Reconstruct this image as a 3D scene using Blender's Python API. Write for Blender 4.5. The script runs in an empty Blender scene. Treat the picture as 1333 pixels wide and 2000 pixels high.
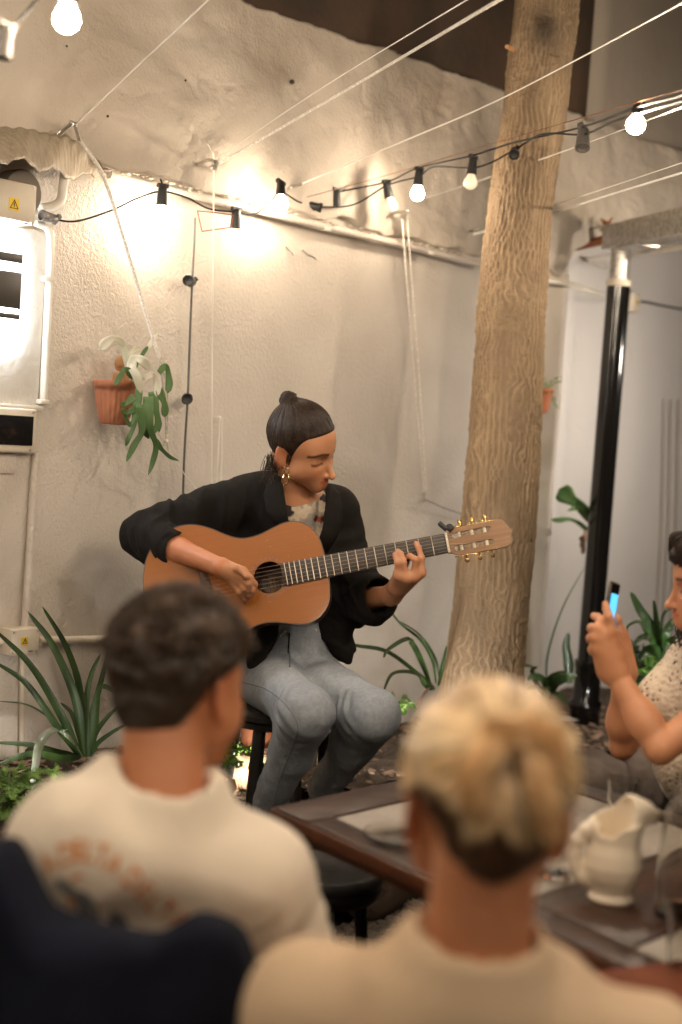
import bpy, bmesh, math, random
import numpy as np
from mathutils import Vector, Matrix
from mathutils.bvhtree import BVHTree

random.seed(7)
np.random.seed(7)
sc = bpy.context.scene
COL = sc.collection
R = math.radians

# ------------------------------------------------------------------ camera
CAM = Vector((0.0, 0.0, 1.5))
PITCH, ROLL, FPX = R(3.5), R(3.9), 2778.0
_F = Vector((0, math.cos(PITCH), -math.sin(PITCH)))
_U0 = Vector((0, math.sin(PITCH), math.cos(PITCH)))
_R0 = Vector((1, 0, 0))
_RR = _R0 * math.cos(ROLL) + _U0 * math.sin(ROLL)
_UU = -_R0 * math.sin(ROLL) + _U0 * math.cos(ROLL)
cd = bpy.data.cameras.new('camera')
cam = bpy.data.objects.new('camera', cd)
COL.objects.link(cam)
m3 = Matrix((_RR, _UU, -_F)).transposed()
cam.matrix_world = Matrix.Translation(CAM) @ m3.to_4x4()
cd.sensor_fit = 'VERTICAL'
cd.sensor_height = 36.0
cd.sensor_width = 24.0
cd.lens = 50.0
cd.clip_end = 200
cd.dof.use_dof = True
cd.dof.focus_distance = 3.84
cd.dof.aperture_fstop = 1.75
cd.dof.aperture_blades = 9
sc.camera = cam

# ------------------------------------------------------------------ world (night) and exposure
w = bpy.data.worlds.new("World")
sc.world = w
w.use_nodes = True
wn_ = w.node_tree.nodes
bg = wn_['Background']
sky = wn_.new('ShaderNodeTexSky')
sky.sky_type = 'NISHITA'
sky.sun_disc = False
sky.sun_elevation = R(-4)
sky.sun_rotation = R(200)
w.node_tree.links.new(sky.outputs[0], bg.inputs[0])
bg.inputs[1].default_value = 0.1
sc.view_settings.view_transform = 'Standard'
sc.view_settings.look = 'None'
sc.view_settings.exposure = 1.08
sc.view_settings.gamma = 1.0
sc.render.engine = 'CYCLES'
sc.cycles.max_bounces = 6
sc.cycles.diffuse_bounces = 4
sc.cycles.glossy_bounces = 3
sc.cycles.transmission_bounces = 6
sc.cycles.transparent_max_bounces = 8
sc.cycles.caustics_reflective = False
sc.cycles.caustics_refractive = False
sc.cycles.sample_clamp_indirect = 4.0
sc.cycles.use_denoising = True

# ------------------------------------------------------------------ geometry of the place
def P(px, py, d):
    """point at depth d metres on the line of sight of photo pixel (px, py)"""
    px = float(px); py = float(py); d = float(d)
    return CAM + d * (_F + (px - 666.5) / FPX * _RR - (py - 1000) / FPX * _UU)
def ray(px, py):
    px = float(px); py = float(py)
    return _F + (px - 666.5) / FPX * _RR - (py - 1000) / FPX * _UU
W0 = Vector((0, 5.0, 0)); WD = Vector((.643, .766, 0)).normalized(); WN = Vector((.766, -.643, 0)).normalized()
def W(px, py, off=0.0):
    v = ray(px, py)
    s = ((W0 + off * WN - CAM).dot(WN)) / v.dot(WN)
    return CAM + s * v
def WP(s, off, z):
    s = float(s); off = float(off); z = float(z)
    q = W0 + s * WD + off * WN
    return Vector((q.x, q.y, z))
def WS(px, py, off=0.0):
    p = W(px, py, off)
    return (p - W0).dot(WD), p.z
def Z(px, py, z):
    v = ray(px, py)
    return CAM + v * ((z - CAM.z) / v.z)

# ------------------------------------------------------------------ object helpers
BASE = {}
def tag(o, label=None, cat=None, group=None, kind=None):
    if label: o['label'] = label
    if cat: o['category'] = cat
    if group: o['group'] = group
    if kind: o['kind'] = kind
    return o
def thing(name, loc, label, cat, group=None, mtx=None):
    o = bpy.data.objects.new(name, None)
    COL.objects.link(o)
    o.empty_display_size = .05
    if mtx is not None:
        o.matrix_world = mtx
        BASE[o.name] = None
    else:
        o.location = loc
        BASE[o.name] = Vector(loc)
    return tag(o, label, cat, group)
def link(name, me, m, parent=None, smooth=True):
    o = bpy.data.objects.new(name, me)
    COL.objects.link(o)
    if m is not None and not me.materials:
        me.materials.append(m)
    if smooth:
        me.shade_smooth()
    if parent is not None:
        o.parent = parent
        b = BASE.get(parent.name)
        if b is not None:
            o.matrix_parent_inverse = Matrix.Translation(-b)
    return o
def child(name, me, m, par, smooth=True):
    """sub-part of a mesh part"""
    o = bpy.data.objects.new(name, me)
    COL.objects.link(o)
    if m is not None and not me.materials:
        me.materials.append(m)
    if smooth: me.shade_smooth()
    o.parent = par
    return o
def copy_tree(o, parent=None):
    c = o.copy(); COL.objects.link(c)
    if parent is not None: c.parent = parent
    for ch in o.children: copy_tree(ch, c)
    return c
def me_from(verts, faces, name='m'):
    me = bpy.data.meshes.new(name)
    me.from_pydata([tuple(v) for v in verts], [], faces)
    me.update()
    return me
def me_np(V, Q, name='m'):
    """fast mesh from numpy verts (N,3) and quads (M,4) or tris (M,3)"""
    me = bpy.data.meshes.new(name)
    n, k = Q.shape
    me.vertices.add(len(V)); me.vertices.foreach_set('co', np.ascontiguousarray(V, dtype=np.float32).ravel())
    me.loops.add(n * k); me.loops.foreach_set('vertex_index', np.ascontiguousarray(Q, dtype=np.int32).ravel())
    me.polygons.add(n)
    me.polygons.foreach_set('loop_start', np.arange(0, n * k, k, dtype=np.int32))
    me.polygons.foreach_set('loop_total', np.full(n, k, dtype=np.int32))
    me.update(calc_edges=True)
    me.validate()
    return me
def set_col(me, C, name='Col'):
    a = me.color_attributes.new(name, 'FLOAT_COLOR', 'POINT')
    C4 = np.ones((len(me.vertices), 4), np.float32); C4[:, :3] = C
    a.data.foreach_set('color', C4.ravel())
def get_co(me):
    a = np.empty(len(me.vertices) * 3, np.float32); me.vertices.foreach_get('co', a); return a.reshape(-1, 3)
def get_no(me):
    a = np.empty(len(me.vertices) * 3, np.float32); me.vertices.foreach_get('normal', a); return a.reshape(-1, 3)
def set_co(me, V):
    me.vertices.foreach_set('co', np.ascontiguousarray(V, dtype=np.float32).ravel()); me.update()

class MB:
    """collects simple shapes into one mesh"""
    def __init__(s): s.v = []; s.f = []
    def add(s, vs, fs):
        b = len(s.v); s.v += [Vector(v) for v in vs]; s.f += [tuple(b + i for i in f) for f in fs]
        return s
    def box(s, c, sx, sy, sz, ax=None):
        """box with centre c, full sizes along ax columns"""
        c = Vector(c); ax = ax or (Vector((1, 0, 0)), Vector((0, 1, 0)), Vector((0, 0, 1)))
        vs = []
        for k in (-.5, .5):
            for j in (-.5, .5):
                for i in (-.5, .5):
                    vs.append(c + ax[0] * sx * i + ax[1] * sy * j + ax[2] * sz * k)
        return s.add(vs, [(0, 2, 3, 1), (4, 5, 7, 6), (0, 1, 5, 4), (2, 6, 7, 3), (0, 4, 6, 2), (1, 3, 7, 5)])
    def tube(s, pts, r, n=10, cap=True, rfun=None):
        pts = [Vector(p) for p in pts]
        N = len(pts); up = None; rings = []
        for i, p in enumerate(pts):
            t = (pts[min(i + 1, N - 1)] - pts[max(i - 1, 0)]).normalized()
            if up is None:
                up = t.orthogonal().normalized()
            else:
                up = (up - t * up.dot(t))
                up = up.normalized() if up.length > 1e-6 else t.orthogonal().normalized()
            bn = t.cross(up)
            rr = rfun(i / (N - 1)) if rfun else (r[i] if isinstance(r, (list, tuple)) else r)
            rings.append([p + (up * math.cos(2 * math.pi * k / n) + bn * math.sin(2 * math.pi * k / n)) * rr for k in range(n)])
        vs = [v for rg in rings for v in rg]
        fs = []
        for i in range(N - 1):
            for k in range(n):
                a = i * n + k; b = i * n + (k + 1) % n
                fs.append((a, b, b + n, a + n))
        if cap:
            fs.append(tuple(reversed(range(n)))); fs.append(tuple((N - 1) * n + k for k in range(n)))
        return s.add(vs, fs)
    def lathe(s, prof, c=(0, 0, 0), ax=(0, 0, 1), n=24, close=True):
        c = Vector(c); ax = Vector(ax).normalized(); u = ax.orthogonal().normalized(); v = ax.cross(u)
        vs = []; fs = []
        for (r, h) in prof:
            for k in range(n):
                a = 2 * math.pi * k / n
                vs.append(c + ax * h + (u * math.cos(a) + v * math.sin(a)) * max(r, 1e-5))
        for i in range(len(prof) - 1):
            for k in range(n):
                a = i * n + k; b = i * n + (k + 1) % n
                fs.append((a, b, b + n, a + n))
        return s.add(vs, fs)
    def sphere(s, c, r, n=16, m=10, sc3=(1, 1, 1)):
        c = Vector(c); vs = [c + Vector((0, 0, -r * sc3[2]))]; fs = []
        for i in range(1, m):
            a = math.pi * i / m - math.pi / 2
            for k in range(n):
                b = 2 * math.pi * k / n
                vs.append(c + Vector((math.cos(a) * math.cos(b) * r * sc3[0], math.cos(a) * math.sin(b) * r * sc3[1], math.sin(a) * r * sc3[2])))
        vs.append(c + Vector((0, 0, r * sc3[2])))
        for k in range(n): fs.append((0, 1 + (k + 1) % n, 1 + k))
        for i in range(m - 2):
            for k in range(n):
                a = 1 + i * n + k; b = 1 + i * n + (k + 1) % n
                fs.append((a, b, b + n, a + n))
        L = len(vs) - 1
        for k in range(n): fs.append((L, L - n + k, L - n + (k + 1) % n))
        return s.add(vs, fs)
    def me(s, bevel=0, seg=2):
        return me_bevel(s, bevel, seg)
    def build(s, name, m, parent=None, bevel=0, smooth=True, seg=2):
        return link(name, me_bevel(s, bevel, seg), m, parent, smooth)
def me_bevel(mb, bevel, seg):
    me = me_from(mb.v, mb.f)
    bm = bmesh.new(); bm.from_mesh(me)
    bmesh.ops.recalc_face_normals(bm, faces=bm.faces)
    if bevel:
        es = [e for e in bm.edges if len(e.link_faces) == 2 and e.calc_face_angle(0) > .6]
        bmesh.ops.bevel(bm, geom=es, offset=bevel, segments=seg, affect='EDGES', profile=.5)
    for e in bm.edges:
        if len(e.link_faces) == 2 and e.calc_face_angle(0) > .7: e.smooth = False
    bm.to_mesh(me); bm.free()
    return me
def spline(pts, n=40):
    """Catmull-Rom through points"""
    pts = [Vector(p) for p in pts]
    if len(pts) == 2: return [pts[0].lerp(pts[1], i / n) for i in range(n + 1)]
    q = [pts[0] * 2 - pts[1]] + pts + [pts[-1] * 2 - pts[-2]]
    out = []; S = len(pts) - 1
    for i in range(n + 1):
        t = i / n * S; k = min(int(t), S - 1); t -= k
        a, b, c, d = q[k:k + 4]
        out.append(.5 * ((2 * b) + (c - a) * t + (2 * a - 5 * b + 4 * c - d) * t * t + (3 * b - a - 3 * c + d) * t ** 3))
    return out
def sag(a, b, s, n=24):
    a = Vector(a); b = Vector(b)
    return [a.lerp(b, i / n) - Vector((0, 0, s * 4 * (i / n) * (1 - i / n))) for i in range(n + 1)]

# ------------------------------------------------------------------ noise in numpy
def _h(ix, iy, iz, seed):
    n = (ix.astype(np.int64) * 374761393 + iy.astype(np.int64) * 668265263 + iz.astype(np.int64) * 2147483647 + seed * 974634777)
    n = (n ^ (n >> 13)) * 1274126177
    n = n ^ (n >> 16)
    return ((n & 0xffffff) / float(0xffffff)).astype(np.float32)
def vnoise(p, seed=0):
    i = np.floor(p); f = (p - i).astype(np.float32); i = i.astype(np.int64)
    f = f * f * (3 - 2 * f)
    x, y, z = i[..., 0], i[..., 1], i[..., 2]; fx, fy, fz = f[..., 0], f[..., 1], f[..., 2]
    r = 0
    for dx in (0, 1):
        for dy in (0, 1):
            for dz in (0, 1):
                wgt = (fx if dx else 1 - fx) * (fy if dy else 1 - fy) * (fz if dz else 1 - fz)
                r = r + wgt * _h(x + dx, y + dy, z + dz, seed)
    return r * 2 - 1
def fbm(p, seed=0, o=3):
    r = 0; a = 1
    for k in range(o):
        r = r + a * vnoise(p * 2 ** k, seed + k); a *= .5
    return r
def nz(p, s, seed=0, o=1):
    return fbm(np.asarray(p) * s, seed, o)

# ------------------------------------------------------------------ implicit modelling (smooth unions -> surface nets)
def A(v): return np.array(tuple(v), np.float32)
class SDF:
    def __init__(s, h): s.h = h; s.ops = []
    def _bb(s, lo, hi, k): return (np.array(lo) - k, np.array(hi) + k)
    def cap(s, a, b, ra, rb=None, k=.02, op='u', sq=None):
        rb = ra if rb is None else rb
        a = A(a); b = A(b); m = max(ra, rb)
        def f(X):
            q = X
            if sq is not None:
                ax, fac = A(Vector(sq[0]).normalized()), sq[1]
                mid = (a + b) / 2
                q = X + ax * (((X - mid) @ ax) * (1 / fac - 1))[..., None]
            ba = b - a; pa = q - a
            t = np.clip((pa @ ba) / max(float(ba @ ba), 1e-9), 0, 1)
            d = np.sqrt(((pa - t[..., None] * ba) ** 2).sum(-1)) - (ra + (rb - ra) * t)
            return d * (min(1, sq[1]) if sq else 1)
        e = m * (max(1, sq[1]) if sq else 1)
        s.ops.append((f, np.minimum(a, b) - e, np.maximum(a, b) + e, k, op)); return s
    def chain(s, pts, rs, k=.01, kk=None):
        """finger / limb: first link blends with k, the rest with kk"""
        for i in range(len(pts) - 1):
            s.cap(pts[i], pts[i + 1], rs[i], rs[i + 1], k=(k if i == 0 else (kk or k)))
        return s
    def ell(s, c, r, M=None, k=.02, op='u'):
        c = A(c); r = np.array(r, np.float32)
        Mi = None if M is None else np.array(M.to_3x3().transposed(), np.float32)   # rows = axes
        def f(X):
            q = X - c
            if Mi is not None: q = q @ Mi.T
            k0 = np.sqrt(((q / r) ** 2).sum(-1)); k1 = np.sqrt(((q / (r * r)) ** 2).sum(-1)) + 1e-9
            return k0 * (k0 - 1) / k1
        e = float(r.max()) if M is not None else r
        s.ops.append((f, c - e, c + e, k, op)); return s
    def fn(s, f, lo, hi, k=.01, op='u'):
        s.ops.append((f, np.array(lo, np.float32), np.array(hi, np.float32), k, op)); return s
    def mesh(s, name='body', relax=1):
        h = s.h
        us = [o for o in s.ops if o[4] == 'u']
        lo = np.min([o[1] for o in us], 0) - 4 * h; hi = np.max([o[2] for o in us], 0) + 4 * h
        n = np.ceil((hi - lo) / h).astype(int) + 1
        D = np.full(n, 1.0, np.float32)
        for f, a, b, k, op in s.ops:
            mrg = k + 3 * h
            i0 = np.clip(np.floor((a - mrg - lo) / h).astype(int), 0, n); i1 = np.clip(np.ceil((b + mrg - lo) / h).astype(int) + 1, 0, n)
            if np.any(i1 <= i0): continue
            # slabs keep memory down
            st = max(1, int(2e6 // max(1, (i1[1] - i0[1]) * (i1[2] - i0[2]))))
            for x0 in range(i0[0], i1[0], st):
                x1 = min(i1[0], x0 + st)
                gx = lo[0] + h * np.arange(x0, x1, dtype=np.float32)
                gy = lo[1] + h * np.arange(i0[1], i1[1], dtype=np.float32)
                gz = lo[2] + h * np.arange(i0[2], i1[2], dtype=np.float32)
                X = np.empty((len(gx), len(gy), len(gz), 3), np.float32)
                X[..., 0] = gx[:, None, None]; X[..., 1] = gy[None, :, None]; X[..., 2] = gz[None, None, :]
                d = f(X).astype(np.float32)
                sl = (slice(x0, x1), slice(i0[1], i1[1]), slice(i0[2], i1[2]))
                E = D[sl]
                if op == 'u':
                    if k > 0:
                        g = np.maximum(k - np.abs(E - d), 0) / k
                        D[sl] = np.minimum(E, d) - g * g * k * .25
                    else: D[sl] = np.minimum(E, d)
                else:
                    if op == 's': d = -d
                    if k > 0:
                        g = np.maximum(k - np.abs(E - d), 0) / k
                        D[sl] = np.maximum(E, d) + g * g * k * .25
                    else: D[sl] = np.maximum(E, d)
        V, Q = surface_nets(D, lo, h)
        return V, Q
def surface_nets(D, lo, h):
    S = D < 0
    c = S[:-1, :-1, :-1].astype(np.int8)
    tot = np.zeros(c.shape, np.int8)
    for dx in (0, 1):
        for dy in (0, 1):
            for dz in (0, 1):
                tot += S[dx:S.shape[0] - 1 + dx, dy:S.shape[1] - 1 + dy, dz:S.shape[2] - 1 + dz]
    act = (tot > 0) & (tot < 8)
    idx = np.argwhere(act)
    vid = np.full(act.shape, -1, np.int32); vid[act] = np.arange(len(idx))
    acc = np.zeros((len(idx), 3), np.float32); cnt = np.zeros(len(idx), np.float32)
    corners = [(0, 0, 0), (1, 0, 0), (0, 1, 0), (1, 1, 0), (0, 0, 1), (1, 0, 1), (0, 1, 1), (1, 1, 1)]
    vals = [D[idx[:, 0] + cx, idx[:, 1] + cy, idx[:, 2] + cz] for cx, cy, cz in corners]
    for a in range(8):
        for b in range(a + 1, 8):
            ca, cb = np.array(corners[a]), np.array(corners[b])
            if np.abs(ca - cb).sum() != 1: continue
            va, vb = vals[a], vals[b]; m = (va < 0) != (vb < 0)
            t = np.where(m, va / np.where(m, va - vb, 1), 0)
            acc += np.where(m[:, None], ca + t[:, None] * (cb - ca), 0); cnt += m
    V = lo + h * (idx + acc / cnt[:, None])
    Qs = []
    for ax in range(3):
        sl0 = [slice(None)] * 3; sl1 = [slice(None)] * 3
        sl0[ax] = slice(0, -1); sl1[ax] = slice(1, None)
        E = S[tuple(sl0)] != S[tuple(sl1)]
        o1, o2 = [(1, 2), (2, 0), (0, 1)][ax]
        e = np.argwhere(E)
        e = e[(e[:, o1] > 0) & (e[:, o2] > 0) & (e[:, o1] < vid.shape[o1]) & (e[:, o2] < vid.shape[o2])]
        ins = S[e[:, 0], e[:, 1], e[:, 2]]
        def vv(a1, a2):
            q = e.copy(); q[:, o1] -= a1; q[:, o2] -= a2
            return vid[q[:, 0], q[:, 1], q[:, 2]]
        q = np.stack([vv(1, 1), vv(0, 1), vv(0, 0), vv(1, 0)], 1)
        q[~ins] = q[~ins][:, ::-1]
        Qs.append(q[(q >= 0).all(1)])
    return V.astype(np.float32), np.concatenate(Qs)
def smooth_np(V, Q, it=1, lam=.5):
    E = np.concatenate([Q[:, [0, 1]], Q[:, [1, 2]], Q[:, [2, 3]], Q[:, [3, 0]]])
    n = len(V)
    for _ in range(it):
        acc = np.zeros((n, 3), np.float64)
        cnt = np.bincount(E[:, 0], minlength=n) + np.bincount(E[:, 1], minlength=n)
        for k in range(3):
            acc[:, k] = np.bincount(E[:, 0], weights=V[E[:, 1], k], minlength=n) + np.bincount(E[:, 1], weights=V[E[:, 0], k], minlength=n)
        V = V + lam * (acc / np.maximum(cnt, 1)[:, None] - V)
    return V.astype(np.float32)
def sdf_me(S, name='m', it=1, disp=None, col=None, keep=None):
    V, Q = S.mesh()
    V = smooth_np(V, Q, it)
    if keep is not None:
        k = keep(V); kq = k[Q].all(1); Q = Q[kq]
        used = np.zeros(len(V), bool); used[Q.ravel()] = True
        rm = np.cumsum(used) - 1; V = V[used]; Q = rm[Q]
    me = me_np(V, Q, name)
    if disp is not None:
        N = get_no(me); V = get_co(me)
        set_co(me, V + N * disp(V, N)[:, None])
    if col is not None:
        set_col(me, col(get_co(me)))
    return me

# ------------------------------------------------------------------ materials
MATS = {}
def mat(name, col, col2=None, ns=8, rough=.6, metal=0, bump=0, bs=60, bd=4, st=(1, 1, 1), vc=False, sss=0, coat=0, spec=.5,
        sheen=0, c3=None, trans=0, emit=None, es=0, contrast=(.35, .65), dist=0, ntype='NOISE', bst=None, rvar=0, ior=1.5, fine=0, fs=400):
    m = bpy.data.materials.new(name); m.use_nodes = True; MATS[name] = m
    nt = m.node_tree; N = nt.nodes; L = nt.links; b = N['Principled BSDF']
    b.inputs['Roughness'].default_value = rough
    b.inputs['Metallic'].default_value = metal
    b.inputs['Specular IOR Level'].default_value = spec
    b.inputs['IOR'].default_value = ior
    b.inputs['Base Color'].default_value = (*col, 1)
    if coat: b.inputs['Coat Weight'].default_value = coat; b.inputs['Coat Roughness'].default_value = .12
    if sss:
        b.inputs['Subsurface Weight'].default_value = sss
        b.inputs['Subsurface Radius'].default_value = (1, .35, .2)
        b.inputs['Subsurface Scale'].default_value = .008
    if sheen:
        b.inputs['Sheen Weight'].default_value = sheen; b.inputs['Sheen Roughness'].default_value = .5
    if trans:
        b.inputs['Transmission Weight'].default_value = trans
    if emit is not None:
        b.inputs['Emission Color'].default_value = (*emit, 1); b.inputs['Emission Strength'].default_value = es
    tc = N.new('ShaderNodeTexCoord')
    def mapped(s3):
        mp = N.new('ShaderNodeMapping'); mp.inputs['Scale'].default_value = s3
        L.new(tc.outputs['Object'], mp.inputs['Vector']); return mp.outputs[0]
    base = None
    if col2 is not None:
        n = N.new('ShaderNodeTexNoise'); n.inputs['Scale'].default_value = ns; n.inputs['Detail'].default_value = 5
        n.inputs['Distortion'].default_value = dist
        L.new(mapped(st), n.inputs['Vector'])
        rp = N.new('ShaderNodeValToRGB'); e = rp.color_ramp.elements
        e[0].position = contrast[0]; e[1].position = contrast[1]; e[0].color = (*col, 1); e[1].color = (*col2, 1)
        if c3 is not None:
            q = rp.color_ramp.elements.new(min(.98, contrast[1] + .12)); q.color = (*c3, 1)
        L.new(n.outputs[0], rp.inputs[0]); base = rp.outputs[0]
        if rvar:
            mr = N.new('ShaderNodeMapRange'); mr.inputs[3].default_value = rough - rvar; mr.inputs[4].default_value = rough + rvar
            L.new(n.outputs[0], mr.inputs[0]); L.new(mr.outputs[0], b.inputs['Roughness'])
    if vc:
        a = N.new('ShaderNodeVertexColor'); a.layer_name = 'Col'
        if base is not None:
            mx = N.new('ShaderNodeMix'); mx.data_type = 'RGBA'; mx.blend_type = 'MULTIPLY'; mx.inputs[0].default_value = 1
            L.new(a.outputs[0], mx.inputs[6]); L.new(base, mx.inputs[7]); base = mx.outputs[2]
        else: base = a.outputs[0]
    if base is not None: L.new(base, b.inputs['Base Color'])
    if bump or fine:
        prev = None
        if bump:
            if ntype == 'VORONOI':
                n2 = N.new('ShaderNodeTexVoronoi'); n2.inputs['Scale'].default_value = bs
            elif ntype == 'WAVE':
                n2 = N.new('ShaderNodeTexWave'); n2.inputs['Scale'].default_value = bs; n2.inputs['Distortion'].default_value = 3
            else:
                n2 = N.new('ShaderNodeTexNoise'); n2.inputs['Scale'].default_value = bs; n2.inputs['Detail'].default_value = bd
            L.new(mapped(bst or st), n2.inputs['Vector'])
            bp = N.new('ShaderNodeBump'); bp.inputs['Strength'].default_value = 1; bp.inputs['Distance'].default_value = bump
            L.new(n2.outputs[0], bp.inputs['Height']); prev = bp
        if fine:
            n3 = N.new('ShaderNodeTexNoise'); n3.inputs['Scale'].default_value = fs; n3.inputs['Detail'].default_value = 2
            L.new(mapped((1, 1, 1)), n3.inputs['Vector'])
            b2 = N.new('ShaderNodeBump'); b2.inputs['Distance'].default_value = fine
            L.new(n3.outputs[0], b2.inputs['Height'])
            if prev: L.new(prev.outputs[0], b2.inputs['Normal'])
            prev = b2
        L.new(prev.outputs[0], b.inputs['Normal'])
    return m
def emat(name, col, s):
    m = bpy.data.materials.new(name); m.use_nodes = True; nt = m.node_tree
    nt.nodes.clear(); e = nt.nodes.new('ShaderNodeEmission'); e.inputs[0].default_value = (*col, 1); e.inputs[1].default_value = s
    o = nt.nodes.new('ShaderNodeOutputMaterial'); nt.links.new(e.outputs[0], o.inputs[0]); MATS[name] = m
    return m
# ================================================================== SETTING
M = MATS
WALLC = (.66, .595, .52)
mat('stucco', WALLC, (.53, .47, .40), ns=2.6, rough=.5, bump=.0042, bs=88, bd=2, fine=.002, fs=220, contrast=(.34, .72), spec=.5, dist=.8)
mat('plaster', (.54, .47, .39), (.36, .29, .22), ns=1.6, rough=.75, bump=.016, bs=7, bd=9, fine=.003, fs=110, contrast=(.42, .8), dist=1.2)
mat('recess_wall', (.68, .65, .62), (.60, .57, .54), ns=1.3, rough=.8, bump=.004, bs=20, fine=.001, fs=150, contrast=(.3, .75))
mat('dark_concrete', (.055, .036, .024), (.11, .065, .04), ns=3, rough=.85, bump=.01, bs=12, contrast=(.4, .75))
mat('grey_render', (.40, .345, .285), (.33, .28, .23), ns=1.5, rough=.8, bump=.004, bs=14)
mat('soil', (.035, .022, .014), (.09, .06, .038), ns=25, rough=.95, bump=.03, bs=45, bd=8)
mat('gravel_base', (.03, .024, .019), (.05, .04, .03), ns=30, rough=.95, bump=.02, bs=60)
mat('stone', (.16, .115, .085), (.085, .058, .042), ns=7, rough=.85, bump=.02, bs=14, bd=9, fine=.002, fs=200)
mat('pebble', (.24, .19, .15), (.12, .095, .075), ns=11, rough=.8, bump=.004, bs=90)
mat('bark', (.55, .36, .17), (.17, .10, .05), ns=11, rough=.8, st=(1, 1, .26), dist=1.6, contrast=(.46, .62), bump=.022, bs=17, bd=5, bst=(1.15, 1.15, .24), fine=.006, fs=90)
mat('white_pvc', (.72, .68, .60), (.62, .57, .49), ns=8, rough=.4)
mat('white_paint', (.78, .76, .72), (.66, .63, .58), ns=5, rough=.5, bump=.004, bs=40)
mat('box_cream', (.70, .62, .50), (.62, .54, .43), ns=9, rough=.4)
mat('black_glass', (.012, .011, .011), rough=.12, spec=.6)
mat('black_plastic', (.018, .017, .016), rough=.45, bump=.001, bs=200)
mat('black_pvc', (.006, .0055, .005), rough=.13, spec=.6, bump=.0008, bs=9)
mat('cable', (.014, .013, .012), rough=.6, spec=.2)
mat('grey_cable', (.10, .095, .09), rough=.5)
mat('foil', (.22, .20, .18), rough=.5, metal=.6, bump=.004, bs=180)
mat('galv', (.62, .60, .56), (.42, .40, .37), ns=55, rough=.38, metal=.85, contrast=(.42, .58), bump=.0008, bs=150)
mat('steel', (.7, .68, .64), rough=.3, metal=1)
mat('rust', (.30, .10, .035), (.16, .06, .03), ns=60, rough=.85, bump=.002, bs=120)
mat('rope', (.88, .84, .77), (.66, .60, .52), ns=160, rough=.9, bump=.001, bs=240, contrast=(.38, .5))
mat('thin_rope', (.84, .80, .73), rough=.85)
mat('sign_yellow', (.85, .58, .03), rough=.5)
mat('ink', (.03, .028, .02), rough=.6)
mat('blue_ink', (.10, .13, .25), rough=.6)
mat('fibreglass', (.46, .38, .28), (.36, .29, .20), ns=60, st=(1, 1, .3), rough=.5, bump=.006, bs=90, contrast=(.4, .6), trans=.12)
mat('terracotta', (.40, .15, .07), (.32, .115, .055), ns=14, rough=.75, bump=.001, bs=120)
mat('leaf', (.03, .065, .014), (.014, .034, .009), ns=14, rough=.35, spec=.5, sss=0)
mat('leaf_light', (.15, .26, .045), (.08, .17, .03), ns=24, rough=.5)
mat('fern_green', (.19, .33, .06), (.08, .17, .03), ns=20, rough=.55)
mat('staghorn', (.09, .17, .05), (.05, .105, .03), ns=10, rough=.55, bump=.001, bs=50)
mat('staghorn_pale', (.66, .62, .52), (.50, .50, .36), ns=10, rough=.6)
mat('shield', (.45, .24, .09), (.25, .10, .035), ns=12, rough=.8)
mat('dry_leaf', (.30, .20, .13), (.16, .10, .07), ns=20, rough=.7)
mat('brass', (.75, .50, .18), rough=.25, metal=1)
mat('bulb_off_glow', (.82, .76, .66), rough=.25, emit=(1, .72, .42), es=.25)  # unlit bulbs; reflected light put in as a faint emission
emat('bulb_lit', (1.0, .82, .62), 400)
emat('bulb_lit_wall', (1.0, .82, .62), 125)
emat('led_lit', (.90, .95, 1.0), 60)
emat('ground_lamp', (1.0, .90, .74), 330)

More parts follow.
